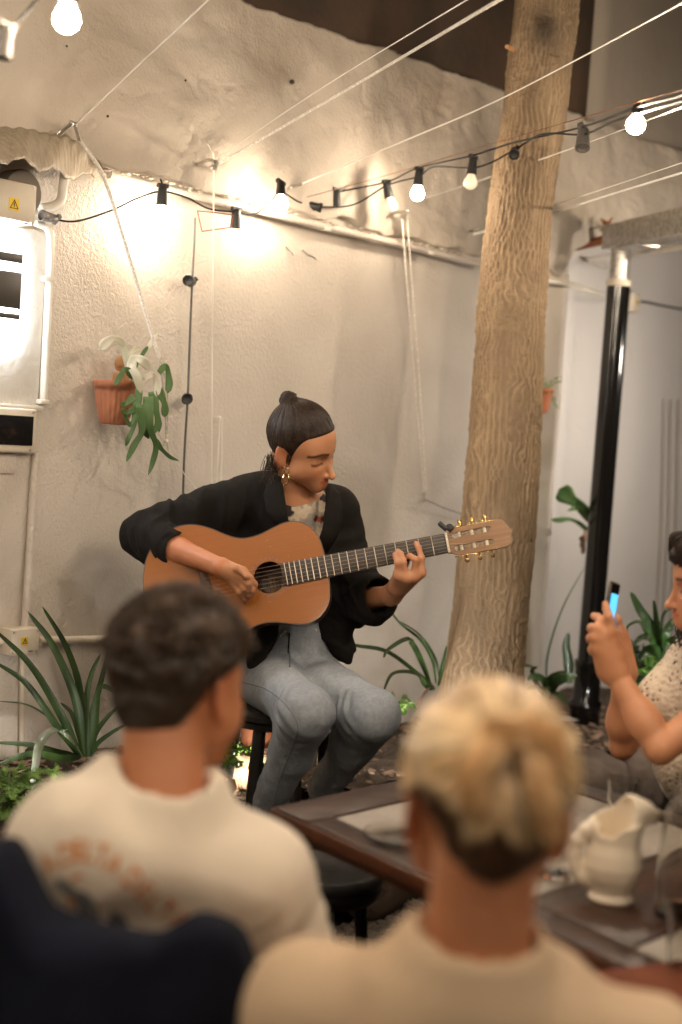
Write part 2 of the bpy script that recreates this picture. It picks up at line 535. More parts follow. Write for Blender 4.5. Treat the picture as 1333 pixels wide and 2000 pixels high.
def wall_sheet(name, s0, s1, z0, z1, off, m, step=.03, amp=.004, edge_top=0, edge_bot=0, par=None, seed=1, zfun0=None, zfun1=None, depth=None, ns=3, flake=0):
    """a plastered wall face in wall coordinates with its edges turned back towards the wall core"""
    ni = int((s1 - s0) / step) + 1; nj = max(3, int((z1 - z0) / step))
    S = np.linspace(s0, s1, ni)
    zb = np.array([zfun0(x) if zfun0 else z0 for x in S]); zt = np.array([zfun1(x) if zfun1 else z1 for x in S])
    pp = np.stack([S * 9, S * 0 + seed, S * 0], 1)
    if edge_bot: zb = zb + edge_bot * (fbm(pp, seed, 4))
    if edge_top: zt = zt + edge_top * (fbm(pp + 7.3, seed, 4))
    T = np.linspace(0, 1, nj)
    ss, tt = np.meshgrid(S, T, indexing='ij')
    zz = zb[:, None] * (1 - tt) + zt[:, None] * tt
    q = np.stack([ss, zz, np.full_like(ss, seed)], -1)
    oo = off + amp * fbm(q * ns, seed + 3, 3)
    if flake:
        n_ = fbm(q * np.array([2.6, 4.5, 1]) + .25 * np.stack([vnoise(q * 9, 31), vnoise(q * 9, 32), 0 * ss], -1), seed + 9, 4)
        for lv in (.05, .32, -.28): oo = oo + flake * (np.clip((n_ - lv) / .02, 0, 1) - .5) * (.5 + .5 * vnoise(q * 1.3, 40))
        cr = np.abs(fbm(q * np.array([3, 3, 1]), seed + 15, 4)); oo = oo - flake * 1.2 * np.exp(-(cr / .012) ** 2)
    # turned edges
    e = depth if depth is not None else max(.01, off + .02)
    ss = np.concatenate([ss[:, :1], ss, ss[:, -1:]], 1)
    zz = np.concatenate([zz[:, :1] + .004, zz, zz[:, -1:] - .004], 1)
    oo = np.concatenate([oo[:, :1] - e, oo, oo[:, -1:] - e], 1)
    V = np.array(tuple(W0)) + ss[..., None] * np.array(tuple(WD)) + oo[..., None] * np.array(tuple(WN))
    V[..., 2] = zz
    V = np.concatenate([V[:1] - np.array(tuple(WN)) * e, V, V[-1:] - np.array(tuple(WN)) * e], 0)
    a, b = V.shape[:2]
    I = np.arange(a * b).reshape(a, b)
    Q = np.stack([I[:-1, :-1], I[1:, :-1], I[1:, 1:], I[:-1, 1:]], -1).reshape(-1, 4)
    me = me_np(V.reshape(-1, 3), Q, name)
    return link(name, me, m, par)

SC = WS(1098, 760)[0]                       # right-hand end of the stucco wall
SD = WS(1166, 120)[0]                       # end of the dark band
wall = thing('courtyard_wall', WP(0, 0, 0), 'beige rough stucco wall lit by bulbs behind the guitarist', 'wall')
wall_sheet('stucco_face', -4, SC, -.1, 2.2, 0, M['stucco'], .04, .006, par=wall, depth=.32)
led_z = lambda x: 2.19 if x < SC - .1 else 2.19 + max(0, min(1, (x - SC + .1) / .1)) * .12 + max(0, x - SC) * .34
_ta, _tb = WS(480, 0, .02), WS(1160, 238, .02)
ztop = lambda x: _ta[1] + (_tb[1] - _ta[1]) * (x - _ta[0]) / (_tb[0] - _ta[0])
pl = wall_sheet('plaster_band', -4, 5.5, 2.19, 2.9, .022, M['plaster'], .0095, .012, edge_top=.009, edge_bot=.012, par=wall, zfun0=led_z,
           zfun1=lambda x: ztop(x) + .006 * math.sin(x * 5), depth=.3, ns=4, flake=.006)
wall_sheet('dark_band', -4, SD, 2.7, 6, -.03, M['dark_concrete'], .1, .004, par=wall, depth=.3)
wall_sheet('grey_upper_wall', SD, 7, 2.6, 6, .0, M['grey_render'], .1, .004, par=wall, depth=.3)
# small holes and scars in the plaster
mb = MB()
for (px, py, r) in ((571, 160, .008), (211, 227, .004), (363, 157, .0035), (131, 90, .003)):
    c = W(px, py, .03); mb.sphere(c, r, 8, 6)
mb.build('drill_hole', M['ink'], wall)
# flakes of loose plaster along the ledge
mb = MB()
for i in range(150):
    px = random.uniform(205, 920); t = (px - 215) / 720
    py = 330 + 175 * t + random.uniform(-3, 6)
    c = W(px, py, .035 + random.uniform(0, .01)); L = random.uniform(.005, .017)
    mb.sphere(c, L, 7, 5, (random.uniform(.5, 1), random.uniform(.5, 1), random.uniform(.15, .4)))
mb.build('plaster_crumbs', M['plaster'], wall)

rec = thing('side_wall', WP(SC + 1, -.3, 0), 'pale smooth wall set back behind the black drainpipe', 'wall')
wall_sheet('recess_face', SC - .3, 6.5, -.1, 3.2, -.3, M['recess_wall'], .08, .004, par=rec, depth=.1)
mb = MB(); mb.box(WP(SC + .42, -.27, 1.5), .09, .05, 3, (WD, WN, Vector((0, 0, 1))))
mb.build('pilaster', M['recess_wall'], rec, .006)
mb = MB(); a = WP(SC + .1, -.15, 2.9)
mb.add([WP(SC, -.31, 2.42), WP(6, -.31, 3.15), WP(6, .0, 3.15), WP(SC, .0, 2.42)], [(0, 1, 2, 3)])
mb.build('soffit', M['grey_render'], rec)

# ---- ground, gravel, raised bed
mb = MB(); mb.add([(-15, -10, 0), (15, -10, 0), (15, 20, 0), (-15, 20, 0)], [(0, 1, 2, 3)])
tag(mb.build('ground', M['gravel_base']), kind='structure')
BED_OFF = .52
def bed_z(s): return .49 - .06 * (s + 1.2)
ni, nj = 160, 22
V = []
for i in range(ni):
    s = -3 + 7.5 * i / (ni - 1)
    for j in range(nj):
        o = -.02 + (BED_OFF + .02) * j / (nj - 1) if s < SC else -.35 + (BED_OFF + .35) * j / (nj - 1)
        zz = bed_z(s) - .08 * max(0, (j / (nj - 1) - .4)) + .028 * float(fbm(np.array([[s * 7, o * 7, 0.]]), 5, 3)[0])
        V.append(WP(s, o, zz))
F = [(i * nj + j, (i + 1) * nj + j, (i + 1) * nj + j + 1, i * nj + j + 1) for i in range(ni - 1) for j in range(nj - 1)]
tag(link('soil', me_from(V, F), M['soil']), kind='structure')

def rock_mb(c, sx, sy, sz, seed, ax=None, rough=.22, n=14, m=9):
    mb = MB(); mb.sphere((0, 0, 0), 1, n, m)
    v = np.array([tuple(q) for q in mb.v], np.float32)
    v = np.sign(v) * np.abs(v) ** .72
    v = v * (1 + rough * fbm(v * 1.6 + seed * 3.1, seed, 3))[:, None]
    ax = ax or (Vector((1, 0, 0)), Vector((0, 1, 0)), Vector((0, 0, 1)))
    c = Vector(c)
    mb.v = [c + ax[0] * (float(q[0]) * sx) + ax[1] * (float(q[1]) * sy) + ax[2] * (float(q[2]) * sz) for q in v]
    return mb
s = -2.4; k = 0
desc = ['rough brown stone edging the planting bed', 'long flat stone edging the planting bed']
where = {0: 'far left edge beyond the frame', }
while s < 3.6:
    L = random.uniform(.34, .62)
    zt = bed_z(s + L / 2) - .035 + random.uniform(-.015, .015)
    mb = rock_mb(WP(s + L / 2, BED_OFF + .05 + random.uniform(-.02, .02), zt / 2), L / 2 * .86, .11, zt / 2 * .97, 20 + k, (WD, WN, Vector((0, 0, 1))), .10, 20, 14)
    o = mb.build('edging_stone', M['stone'])
    px = None
    tag(o, 'rough brown stone of the bed edging, number %d' % k, 'stone', 'stones edging the planting bed')
    o['_s'] = s
    s += L + .01; k += 1
EDG = [o for o in COL.objects if o.name.startswith('edging_stone')]

# gravel in front of the bed: countless dark pebbles
proto = []
for k in range(6):
    proto.append(rock_mb((0, 0, 0), 1, .8, .62, 60 + k, None, .3, 7, 5))
mb_v = []; mb_f = []; nb = 0
pts = []
for i in range(6500):
    # denser where it shows between table and bed
    px = random.uniform(560, 900); py = random.uniform(1640, 1900)
    if i % 5 == 0: px = random.uniform(-100, 1500); py = random.uniform(1500, 2050)
    q = Z(px, py, 0)
    if q.y < 0 or q.length > 9: continue
    off = (Vector((q.x, q.y, 0)) - W0).dot(WN)
    if off < BED_OFF + .1: continue
    pts.append(q)
for q in pts:
    pr = random.choice(proto); r = random.uniform(.010, .021)
    rot = Matrix.Rotation(random.uniform(0, 6.28), 3, 'Z') @ Matrix.Rotation(random.uniform(-.5, .5), 3, 'X')
    base = nb; c = Vector((q.x, q.y, r * .35 + random.uniform(0, .012)))
    for v in pr.v: mb_v.append(c + rot @ (v * r))
    for f in pr.f: mb_f.append(tuple(base + i for i in f))
    nb += len(pr.v)
tag(link('gravel', me_from(mb_v, mb_f), M['pebble']), 'dark grey gravel covering the ground under the table', 'gravel', kind='stuff')

# bark chips and litter on the soil
mb = MB()
for i in range(1500):
    s = random.uniform(-1.7, 3); o = random.uniform(0, BED_OFF)
    r = random.uniform(.006, .02); c = WP(s, o, bed_z(s) - .08 * max(0, o / BED_OFF - .4) + random.uniform(-.005, .012))
    t = random.uniform(0, 6.28); ax = (Vector((math.cos(t), math.sin(t), random.uniform(-.3, .3))), Vector((-math.sin(t), math.cos(t), random.uniform(-.3, .3))), Vector((0, 0, 1)))
    mb.box(c, r * random.uniform(.8, 2.4), r, r * .3, ax)
tag(mb.build('bark_mulch', M['dry_leaf'], smooth=False), 'brown bark chips and dead leaves littering the planting bed', 'mulch', kind='stuff')

# ---- tree
tree = thing('tree', P(945, 1500, 4.85), 'tall tree trunk with wavy tan bark between guitarist and drainpipe', 'tree')
prof = [(-260, 1030, 1160), (-120, 1020, 1148), (0, 1006, 1131), (60, 1001, 1127), (120, 993, 1118), (190, 985, 1111), (300, 969, 1096), (400, 956, 1079), (500, 941, 1070), (600, 933, 1065), (800, 922, 1056), (1000, 906, 1048), (1100, 894, 1043),
        (1200, 884, 1033), (1300, 869, 1023), (1420, 850, 1018), (1530, 826, 1022)]
dT = 4.85
rings = []; nr = 640; nc = 300
ys = np.linspace(-260, 1530, nr)
lx = np.interp(ys, [p[0] for p in prof], [p[1] for p in prof]); rx = np.interp(ys, [p[0] for p in prof], [p[2] for p in prof])
C0 = []; RAD = []
for y, l, r in zip(ys, lx, rx):
    a = P(l, y, dT); b = P(r, y, dT); C0.append((a + b) / 2 + Vector((0, .0, 0))); RAD.append((a - b).length / 2)
C0 = np.array([tuple(c) for c in C0]); RAD = np.array(RAD)
th = np.linspace(0, 2 * np.pi, nc, endpoint=False)
V = np.empty((nr, nc, 3))
V[..., 0] = C0[:, None, 0] + RAD[:, None] * np.cos(th); V[..., 1] = C0[:, None, 1] + RAD[:, None] * np.sin(th); V[..., 2] = C0[:, None, 2]
Vf = V.reshape(-1, 3).copy()
nrm = np.stack([np.cos(th), np.sin(th), th * 0], 1)[None].repeat(nr, 0).reshape(-1, 3)
q = Vf * np.array([1, 1, .28]); q = q + .008 * np.stack([vnoise(Vf * 22, 1), vnoise(Vf * 22, 2), 0 * Vf[:, 0]], 1)
thf = np.tile(th, nr); rdf = np.repeat(RAD, nc)
wv = 2.3 * vnoise(Vf * np.array([11, 11, 13]), 51) + 1.2 * vnoise(Vf * np.array([26, 26, 32]), 52)
r1 = 1 - np.abs(np.sin(thf * 22 + wv)) ; r2 = 1 - np.abs(np.sin(thf * 15 + 1.3 - 1.6 * wv + 1.0 * vnoise(Vf * 24, 53)))
m1 = np.clip(.75 + .9 * vnoise(Vf * np.array([16, 16, 9]), 54), 0, 1); m2 = np.clip(.45 + .9 * vnoise(Vf * np.array([16, 16, 9]), 55), 0, 1)
ridge = np.maximum(r1 ** 1.6 * m1, r2 ** 1.6 * m2) * 1.15 - .22 + .22 * fbm(q * 84, 11, 2)
broad = fbm(Vf * np.array([5, 5, 2.2]), 4, 2)
dsp = .0050 * np.clip(ridge, -.5, 1) + .007 * broad + .003 * vnoise(Vf * 60, 8)
# knots
for (px, py, rr, hh) in ((1006, 50, .05, .022), (1065, 60, .035, .012), (1004, 75, .03, .012)):
    kx = np.array(tuple(P(px, py, dT - .1))); dd = np.linalg.norm((Vf - kx), axis=1); dsp += hh * np.exp(-(dd / rr) ** 2)
Vf += nrm * dsp[:, None]
I = np.arange(nr * nc).reshape(nr, nc); I2 = np.roll(I, -1, 1)
Q = np.stack([I[:-1], I[1:], I2[1:], I2[:-1]], -1).reshape(-1, 4)
me = me_np(Vf, Q, 'trunk')
cc = np.clip((ridge + .2) / 1.0, 0, 1)[:, None]
colr = (1 - cc) * np.array([.70, .64, .57]) + cc * np.array([1.22, 1.14, 1.02]); colr = colr * (1 + .16 * broad[:, None] * 1.5)
kx = np.array(tuple(P(1065, 62, dT - .12))); kd = np.exp(-(np.linalg.norm((Vf - kx) * np.array([1, 1, .8]), axis=1) / .055) ** 2)[:, None]
colr = colr * (1 - .75 * kd)
set_col(me, colr)
mat('bark2', (.36, .275, .185), (.28, .21, .14), ns=9, rough=.75, st=(1, 1, .3), dist=1.0, contrast=(.35, .7), vc=True, fine=.006, fs=100, bump=.006, bs=40, bst=(1, 1, .35))
trunk = link('trunk', me, M['bark2'], tree)
mb = MB(); a = P(1003, 96, dT - .1); mb.tube([a, P(990, 91, dT - .14)], [.008, .007], 8)
mb.build('twig_stub', mat('cut_wood', (.62, .33, .15), rough=.7), tree)
# crown far above the frame
mb = MB(); top = Vector(C0[0])
for i in range(7):
    a = i * .9; e = top + Vector((math.cos(a) * 1.4, math.sin(a) * 1.4, 1.6 + .2 * i)); mb.tube([top, (top + e) / 2 + Vector((0, 0, .2)), e], [.09, .06, .03], 8)
mb.build('limb', M['bark'], tree)
mb = MB()
for i in range(1800):
    a = random.uniform(0, 6.28); r = random.uniform(.2, 2.2); c = top + Vector((math.cos(a) * r, math.sin(a) * r, 1.3 + random.uniform(0, 1.8)))
    u = Vector((random.uniform(-1, 1), random.uniform(-1, 1), random.uniform(-.5, .5))).normalized(); v = u.orthogonal().normalized()
    mb.add([c - u * .09, c + v * .04, c + u * .09, c - v * .04], [(0, 1, 2, 3)])
mb.build('crown', M['leaf'], tree, smooth=False)

# ---- black drainpipe with its steel top, galvanised beam
pb = P(1142, 1400, 6.0)
pipe = thing('drainpipe', (pb.x, pb.y, .2), 'glossy black vertical drainpipe holding up the galvanised beam', 'pipe')
pr = .048
zt_ = 2.16
MB().lathe([(pr, 0), (pr, zt_ - pb.z)], pb, n=40).build('pipe_body', M['black_pvc'], pipe)
pb2 = Vector((pb.x, pb.y, pb.z - .1))
MB().lathe([(.064, 0), (.064, .13), (.068, .135), (.068, .165), (.056, .18), (.056, .31), (.060, .315), (.060, .34), (.0485, .345)], pb2, n=40).build('pipe_socket', M['black_pvc'], pipe)
MB().lathe([(.0485, zt_ - .012), (.051, zt_ - .01), (.051, zt_ + .012), (.0485, zt_ + .014)], (pb.x, pb.y, 0), n=40).build('rim_ring', M['box_cream'], pipe)
MB().lathe([(.041, zt_), (.041, 2.29), (.0405, 2.30)], (pb.x, pb.y, 0), n=40).build('steel_sleeve', M['galv'], pipe)
bd = Vector((.30, -.954, 0)).normalized(); bn = Vector((bd.y, -bd.x, 0))
bm_ = thing('support_beam', (pb.x, pb.y, 2.35), 'galvanised steel beam resting on top of the black pipe', 'beam')
mb = MB(); mb.box(Vector((pb.x, pb.y, 2.352)) + bd * .95, 2.05, .11, .10, (bd, bn, Vector((0, 0, 1))))
mb.build('beam_box', M['galv'], bm_, .003)
mb = MB(); mb.box(Vector((pb.x, pb.y, 2.298)) + bd * .12 , .17, .12, .006, (bd, bn, Vector((0, 0, 1))))
mb.build('base_flange', M['galv'], bm_)
mb = MB(); c = P(1188, 440, 6.0); mb.sphere(c, .016, 10, 7)
for i in range(9):
    a = c + Vector((random.uniform(-.008, .008), random.uniform(-.008, .008), random.uniform(-.006, .008)))
    mb.tube([a, a + Vector((random.uniform(-.03, .03), 0, random.uniform(-.02, .03)))], .004, 6)
tag(mb.build('wire_knot', M['rust']), 'rusty twisted wire knot on the end of the beam', 'wire')
mb = MB(); a = P(1101, 486, 6.2); b = P(1190, 466, 6.05); d_ = (b - a).normalized()
mb.box((a + b) / 2, (b - a).length, .03, .03, (d_, d_.orthogonal().normalized(), d_.cross(d_.orthogonal().normalized())))
mb.box(a + Vector((.012, 0, -.04)), .01, .02, .07)
tag(mb.build('rusty_bracket', M['rust'], bevel=.001), 'rusty iron bracket between tree trunk and galvanised beam', 'bracket')
mb = MB(); mb.tube([W(1148, 508, -.2), W(1200, 500, -.15)], .013, 12); mb.tube([W(1148, 509, -.22), W(1190, 524, -.27)], .01, 10)
mb.tube([W(1200, 500, -.15), P(1240, 496, 6.2), P(1345, 481, 5.2)], .013, 12)
tag(mb.build('white_conduit', M['white_pvc']), 'white conduit pipe running under the galvanised beam', 'pipe')

# dark post at the right edge
o = MB(); a = P(1345, 1420, 5.4); o.box((a.x, a.y, 1.2), .12, .12, 2.4)
tag(o.build('door_post', mat('dark_post', (.02, .016, .013), rough=.6), bevel=.004), 'dark brown post at the right edge behind the woman', 'post')
# ================================================================== THINGS ON THE WALL
ZV = Vector((0, 0, 1))
WAX = (WD, WN, ZV)
def wbox(px0, py0, px1, py1, off0, off1, smin=None):
    """box on the wall: photo corners (left-top, right-bottom) give its extent along the wall"""
    s1 = WS(px1, (py0 + py1) / 2, off1)[0]; zt = WS(px1, py0, off1)[1]; zb = WS(px1, py1, off1)[1]
    s0 = WS(px0, (py0 + py1) / 2, off1)[0] if smin is None else smin
    return WP((s0 + s1) / 2, (off0 + off1) / 2, (zt + zb) / 2), s1 - s0, off1 - off0, zt - zb, s0, s1, zb, zt
def warn_sign(par, c, size):
    """yellow square with a black warning triangle"""
    mb = MB(); mb.box(c, size, .001, size, WAX); pl_ = mb.build('warning_sticker', M['sign_yellow'], par, smooth=False)
    mb = MB(); cc = c + WN * .0012
    def bar(a, b, w_):
        a = cc + WD * a[0] * size + ZV * a[1] * size; b = cc + WD * b[0] * size + ZV * b[1] * size
        d = (b - a).normalized(); mb.box((a + b) / 2, (b - a).length + w_, w_, .0008, (d, WN.cross(d), WN))
    t = size * .06
    bar((-.38, -.32), (.38, -.32), t); bar((-.38, -.32), (0, .36), t); bar((.38, -.32), (0, .36), t)
    bar((.03, .16), (-.05, -.02), t); bar((-.05, -.02), (.04, -.02), t); bar((.04, -.02), (-.01, -.2), t)
    o = child('warning_mark', mb.me(), M['ink'], pl_, False)
    return pl_
# meter box
c, sx, sy, sz, s0, s1, zb, zt = wbox(0, 362, 69, 441, 0, .09, smin=WS(-60, 400, .09)[0])
t = thing('meter_box', WP(s0, 0, zb), 'cream electrical box with yellow warning sticker above the lamp', 'electrical box')
MB().box(c, sx, sy, sz, WAX).build('box_body', M['box_cream'], t, .004)
MB().box(c + WN * (sy / 2 + .004), sx - .006, .008, sz - .006, WAX).build('cover', M['box_cream'], t, .003)
warn_sign(t, W(28, 399, .0995), .032)
for (x, y) in ((68, 366), (62, 438)): MB().lathe([(.004, 0), (.004, .002), (0, .002)], W(x - 1, y + 1 if y < 400 else y - 4, .0985), WN, 12).build('screw', M['steel'], t)
MB().box(W(52, 437, .0995), .016, .001, .004, WAX).build('maker_mark', M['blue_ink'], t, smooth=False)
mb = MB(); mb.lathe([(.062, 0), (.062, .05), (.058, .055), (0, .055)], W(22, 378, .0), WN, 40)
tag(mb.build('round_vent', mat('vent_grey', (.16, .13, .10), rough=.6)), 'dark round vent cover half hidden behind cream meter box', 'vent cover')
# white board behind the lamp
c, sx, sy, sz, s0, s1, zb, zt = wbox(0, 452, 84, 794, 0, .012, smin=WS(-90, 600, .01)[0])
b_ = thing('backing_board', WP(s0, 0, zb), 'white painted board behind the bright wall light', 'board')
MB().box(c, sx, sy, sz, WAX).build('board_panel', M['white_paint'], b_, .003)
MB().box(WP((s0 + s1) / 2, .016, zb - .006), sx + .01, .03, .014, WAX).build('bottom_rail', M['white_pvc'], b_, .003)
# wall light: lit strips behind a dark glass
c, sx, sy, sz, s0, s1, zb, zt = wbox(0, 497, 43, 625, .045, .06, smin=WS(-70, 560, .06)[0])
t = thing('wall_light', WP(s0, 0, zb), 'bright white wall light with dark glass front at left edge', 'lamp')
sm = (s0 + s1) / 2
MB().box(WP(sm, .02, (zb + zt) / 2), sx * .8, .02, sz + .05, WAX).build('housing', M['white_paint'], t, .003)
h = zt - zb
for name, a, b in (('dark_glass', .86, 1.0), ('dark_glass', .16, .72), ('dark_glass', 0, .08)):
    MB().box(WP(sm, .055, zb + h * (a + b) / 2), sx, .006, h * (b - a), WAX).build(name, mat('smoked', (.05, .043, .035), rough=.4) if 'smoked' not in M else M['smoked'], t, .001)
for a, b in ((.74, .84), (.095, .145)):
    MB().box(WP(sm, .05, zb + h * (a + b) / 2), sx, .006, h * (b - a), WAX).build('light_strip', M['led_lit'], t)
for zz in (zt + .028, zb - .022):
    MB().box(WP(sm, .04, zz), sx, .01, .02, WAX).build('light_strip', M['led_lit'], t)
# black window panel
c, sx, sy, sz, s0, s1, zb, zt = wbox(0, 799, 72, 886, 0, .035, smin=WS(-70, 840, .03)[0])
t = thing('fuse_panel', WP(s0, 0, zb), 'white framed panel with black window under the white board', 'electrical panel')
MB().box(c, sx, sy, sz, WAX).build('panel_frame', M['box_cream'], t, .007, seg=4)
MB().box(c + WN * (sy / 2 + .001), sx - .028, .004, sz - .042, WAX).build('black_window', M['black_glass'], t, .001)
for (ss_, zz) in ((s1 - .014, zt - .010), (s1 - .018, zb + .010)): MB().lathe([(.0035, 0), (.0035, .002), (0, .002)], WP(ss_, .035, zz), WN, 12).build('screw', M['steel'], t)
MB().box(W(10, 905, .006), .09, .012, .05, WAX)
o = MB(); o.box(WP(WS(0, 905)[0] - .02, .005, WS(20, 905)[1]), .13, .012, .055, WAX); tag(o.build('blank_plate', M['stucco'], bevel=.002), 'painted blank cover plate below the black window panel', 'plate')
# lower junction box
c, sx, sy, sz, s0, s1, zb, zt = wbox(19, 1225, 75, 1276, 0, .05)
t = thing('junction_box', WP(s0, 0, zb), 'small cream junction box with warning sticker behind the strappy plant', 'electrical box')
MB().box(c, sx, sy, sz, WAX).build('box_body', M['box_cream'], t, .004)
MB().box(c + WN * (sy / 2 + .003), sx - .002, .007, sz - .002, WAX).build('cover', M['box_cream'], t, .003)
warn_sign(t, W(49, 1252, .0575), .021)
for (ss_, zz) in ((s0 + .008, zt - .008), (s1 - .008, zt - .008), (s0 + .008, zb + .008), (s1 - .008, zb + .008)): MB().lathe([(.003, 0), (.003, .002), (0, .002)], WP(ss_, .0565, zz), WN, 10).build('screw', M['steel'], t)
MB().box(W(60, 1272, .0575), .014, .001, .003, WAX).build('maker_mark', M['blue_ink'], t, smooth=False)
# far right junction box on the set-back wall
c = W(1236, 590, -.26)
t = thing('junction_box', c, 'small white junction box beside the top of the black pipe', 'electrical box')
MB().box(c, .085, .05, .095, WAX).build('box_body', M['box_cream'], t, .012, seg=3)
warn_sign(t, c + WN * .026, .022)

# conduits
def conduit(name, pts, r, label, m=None, clips=(), cat='conduit'):
    mb = MB(); mb.tube(spline(pts, 14 * (len(pts) - 1)), r, 12)
    if not clips: return tag(mb.build(name, m or M['white_pvc']), label, cat)
    t = thing(name, pts[0], label, cat); mb.build('tube', m or M['white_pvc'], t)
    for c in clips: MB().box(c, .03, .022, .014, WAX).build('clip', M['white_pvc'], t, .003)
    return t
conduit('conduit', [W(98, 450, .02), W(99, 480, .02), W(93, 620, .02), W(85, 790, .02)], .011, 'white conduit running down beside the bright white board', clips=[W(93, 545, .022), W(84, 785, .022)])
conduit('conduit', [W(72, 885, .018), W(66, 950, .018), W(58, 1080, .018), W(49, 1226, .018)], .011, 'cream conduit from the black window panel down to the small junction box', M['stucco'])
conduit('conduit', [W(44, 1277, .016), W(44, 1350, .016), W(43, 1440, .016), W(43, 1480, .016)], .0085, 'cream conduit from the small junction box down into the bed', M['box_cream'])
conduit('conduit', [W(75, 1250, .016), W(140, 1249, .016), W(240, 1246, .016), W(420, 1230, .016)], .011, 'cream horizontal conduit right of the small junction box', M['box_cream'])
conduit('conduit', [W(-40, 1252, .016), W(19, 1252, .016)], .011, 'short cream conduit left of the small junction box', M['box_cream'])
conduit('conduit', [W(127, 340, .03), W(123, 370, .03), W(119, 392, .03), W(104, 403, .03), W(80, 407, .03)], .013, 'short curved white pipe bending down under the corrugated sheet')
conduit('conduit', [W(70, 436, .03), W(88, 443, .03), W(97, 460, .03), W(99, 500, .028)], .009, 'thin curved white pipe leaving the cream meter box')
pts = [W(x, y, .036) for x, y in ((214, 340), (300, 361), (420, 391), (560, 424), (640, 444), (760, 472), (850, 494), (940, 517))]
conduit('ledge_pipe', pts, .013, 'long painted pipe running along the wall under the plaster ledge', M['stucco'], clips=[W(637, 447, .04), W(840, 494, .04), W(300, 363, .04)], cat='pipe')
conduit('ledge_pipe', [W(1058, 545, .02), W(1112, 556, .0), W(1180, 577, -.2), W(1190, 579, -.27)], .013, 'painted pipe emerging right of the trunk at ledge height', M['white_pvc'], cat='pipe')
conduit('wall_cable', [W(1232, 588, -.28), W(1262, 590, -.28), W(1300, 598, -.28), W(1400, 615, -.28)], .005, 'thin dirty cable running right from the white junction box', M['cable'], cat='cable')
for px in (1290, 1303, 1318):
    conduit('wall_cable', [W(px + 8, 780, -.285), W(px + 3, 1000, -.285), W(px - 12, 1290, -.285)], .004, 'thin pale cable running down the set-back wall, ' + {1290: 'leftmost', 1303: 'middle', 1318: 'rightmost'}[px] + ' of three', M['grey_render'], cat='cable')

# corrugated sheet
inn = spline([W(-160, 205, .03), W(-60, 228, .03), W(0, 246, .03), W(75, 258, .03), W(135, 270, .03), W(185, 305, .03), W(218, 345, .03)], 120)
out = spline([P(-160, 285, 3.2), P(-60, 300, 3.35), P(0, 311, 3.5), P(60, 322, 3.68), P(110, 338, 3.85), P(165, 347, 4.0), P(222, 356, 4.15)], 120)
V = []; nj = 16
for i in range(121):
    for j in range(nj):
        t = j / (nj - 1); p = inn[i].lerp(out[i], t)
        p = p + ZV * (.011 * math.sin(i * 2 * math.pi / 24.0) * (.25 + .75 * t)) + ZV * .0025 * math.sin(i * .9 + 2 * t) + ZV * (.02 * math.sin(t * 3.14))
        V.append(p)
F = [(i * nj + j, (i + 1) * nj + j, (i + 1) * nj + j + 1, i * nj + j + 1) for i in range(120) for j in range(nj - 1)]
me = me_from(V, F); o = link('corrugated_sheet', me, M['fibreglass']); tag(o, 'wavy yellowish corrugated plastic sheet fixed to the wall top left', 'sheet')
md = o.modifiers.new('t', 'SOLIDIFY'); md.thickness = .0025

# ------------------------------------------------------------------ string lights
def socket_me(foil=False):
    mb = MB(); mb.lathe([(.0, .030), (.010, .030), (.013, .026), (.0135, .012), (.0150, 0), (.0165, -.020), (.0172, -.026), (.0150, -.027), (.0138, -.018), (0, -.016)], n=20)
    mb.box((0, 0, .031), .036, .012, .012)
    return mb.me()
def bulb_me():
    mb = MB(); prof = [(.010, -.016), (.0125, -.028), (.0155, -.034)]
    for k in range(1, 13):
        a = -.75 + (math.pi / 2 + .75) * k / 12
        prof.append((.0225 * math.cos(a), -.053 - .0225 * math.sin(a)))
    return mb.lathe(prof, n=28).me()
SOCK = socket_me(); BULB = bulb_me(); BULBL = BULB.copy(); BULBW = BULB.copy()
SOCK.materials.append(M['black_plastic']); BULB.materials.append(M['bulb_off_glow']); BULBL.materials.append(M['bulb_lit']); BULBW.materials.append(M['bulb_lit_wall'])
FO = socket_me(); FO.materials.append(M['foil'])
def add_socket(par, p, down, bulb=None, foil=False, scale=1.0):
    """socket mesh hanging along 'down'; its bulb is a sub-part"""
    z = -Vector(down).normalized(); x = z.orthogonal().normalized(); y = z.cross(x)
    M4 = Matrix.Translation(p) @ Matrix((x, y, z)).transposed().to_4x4() @ Matrix.Scale(scale, 4)
    o = bpy.data.objects.new('bulb_socket', FO if foil else SOCK); COL.objects.link(o)
    o.parent = par; o.matrix_parent_inverse = Matrix.Translation(-BASE[par.name]); o.matrix_basis = M4
    for me in (SOCK, FO): me.shade_smooth()
    if bulb:
        b = bpy.data.objects.new('light_bulb', {'lit': BULBL, 'wall': BULBW, 'off': BULB}[bulb]); COL.objects.link(b); b.parent = o
        b.data.shade_smooth()
    return o
DN = Vector((0, 0, -1))
def light_string(label, pts, socks, r=.0029, double=None, m=None, group=None):
    t = thing('string_light', pts[0], label, 'string light', group)
    MB().tube(spline(pts, 10 * (len(pts) - 1)), r, 7).build('cable', m or M['cable'], t)
    if double: MB().tube(spline(double, 8 * (len(double) - 1)), r, 7).build('cable', m or M['cable'], t)
    for a in socks: add_socket(t, *a)
    return t
def Pz(px, py, d): return P(px, py, d)
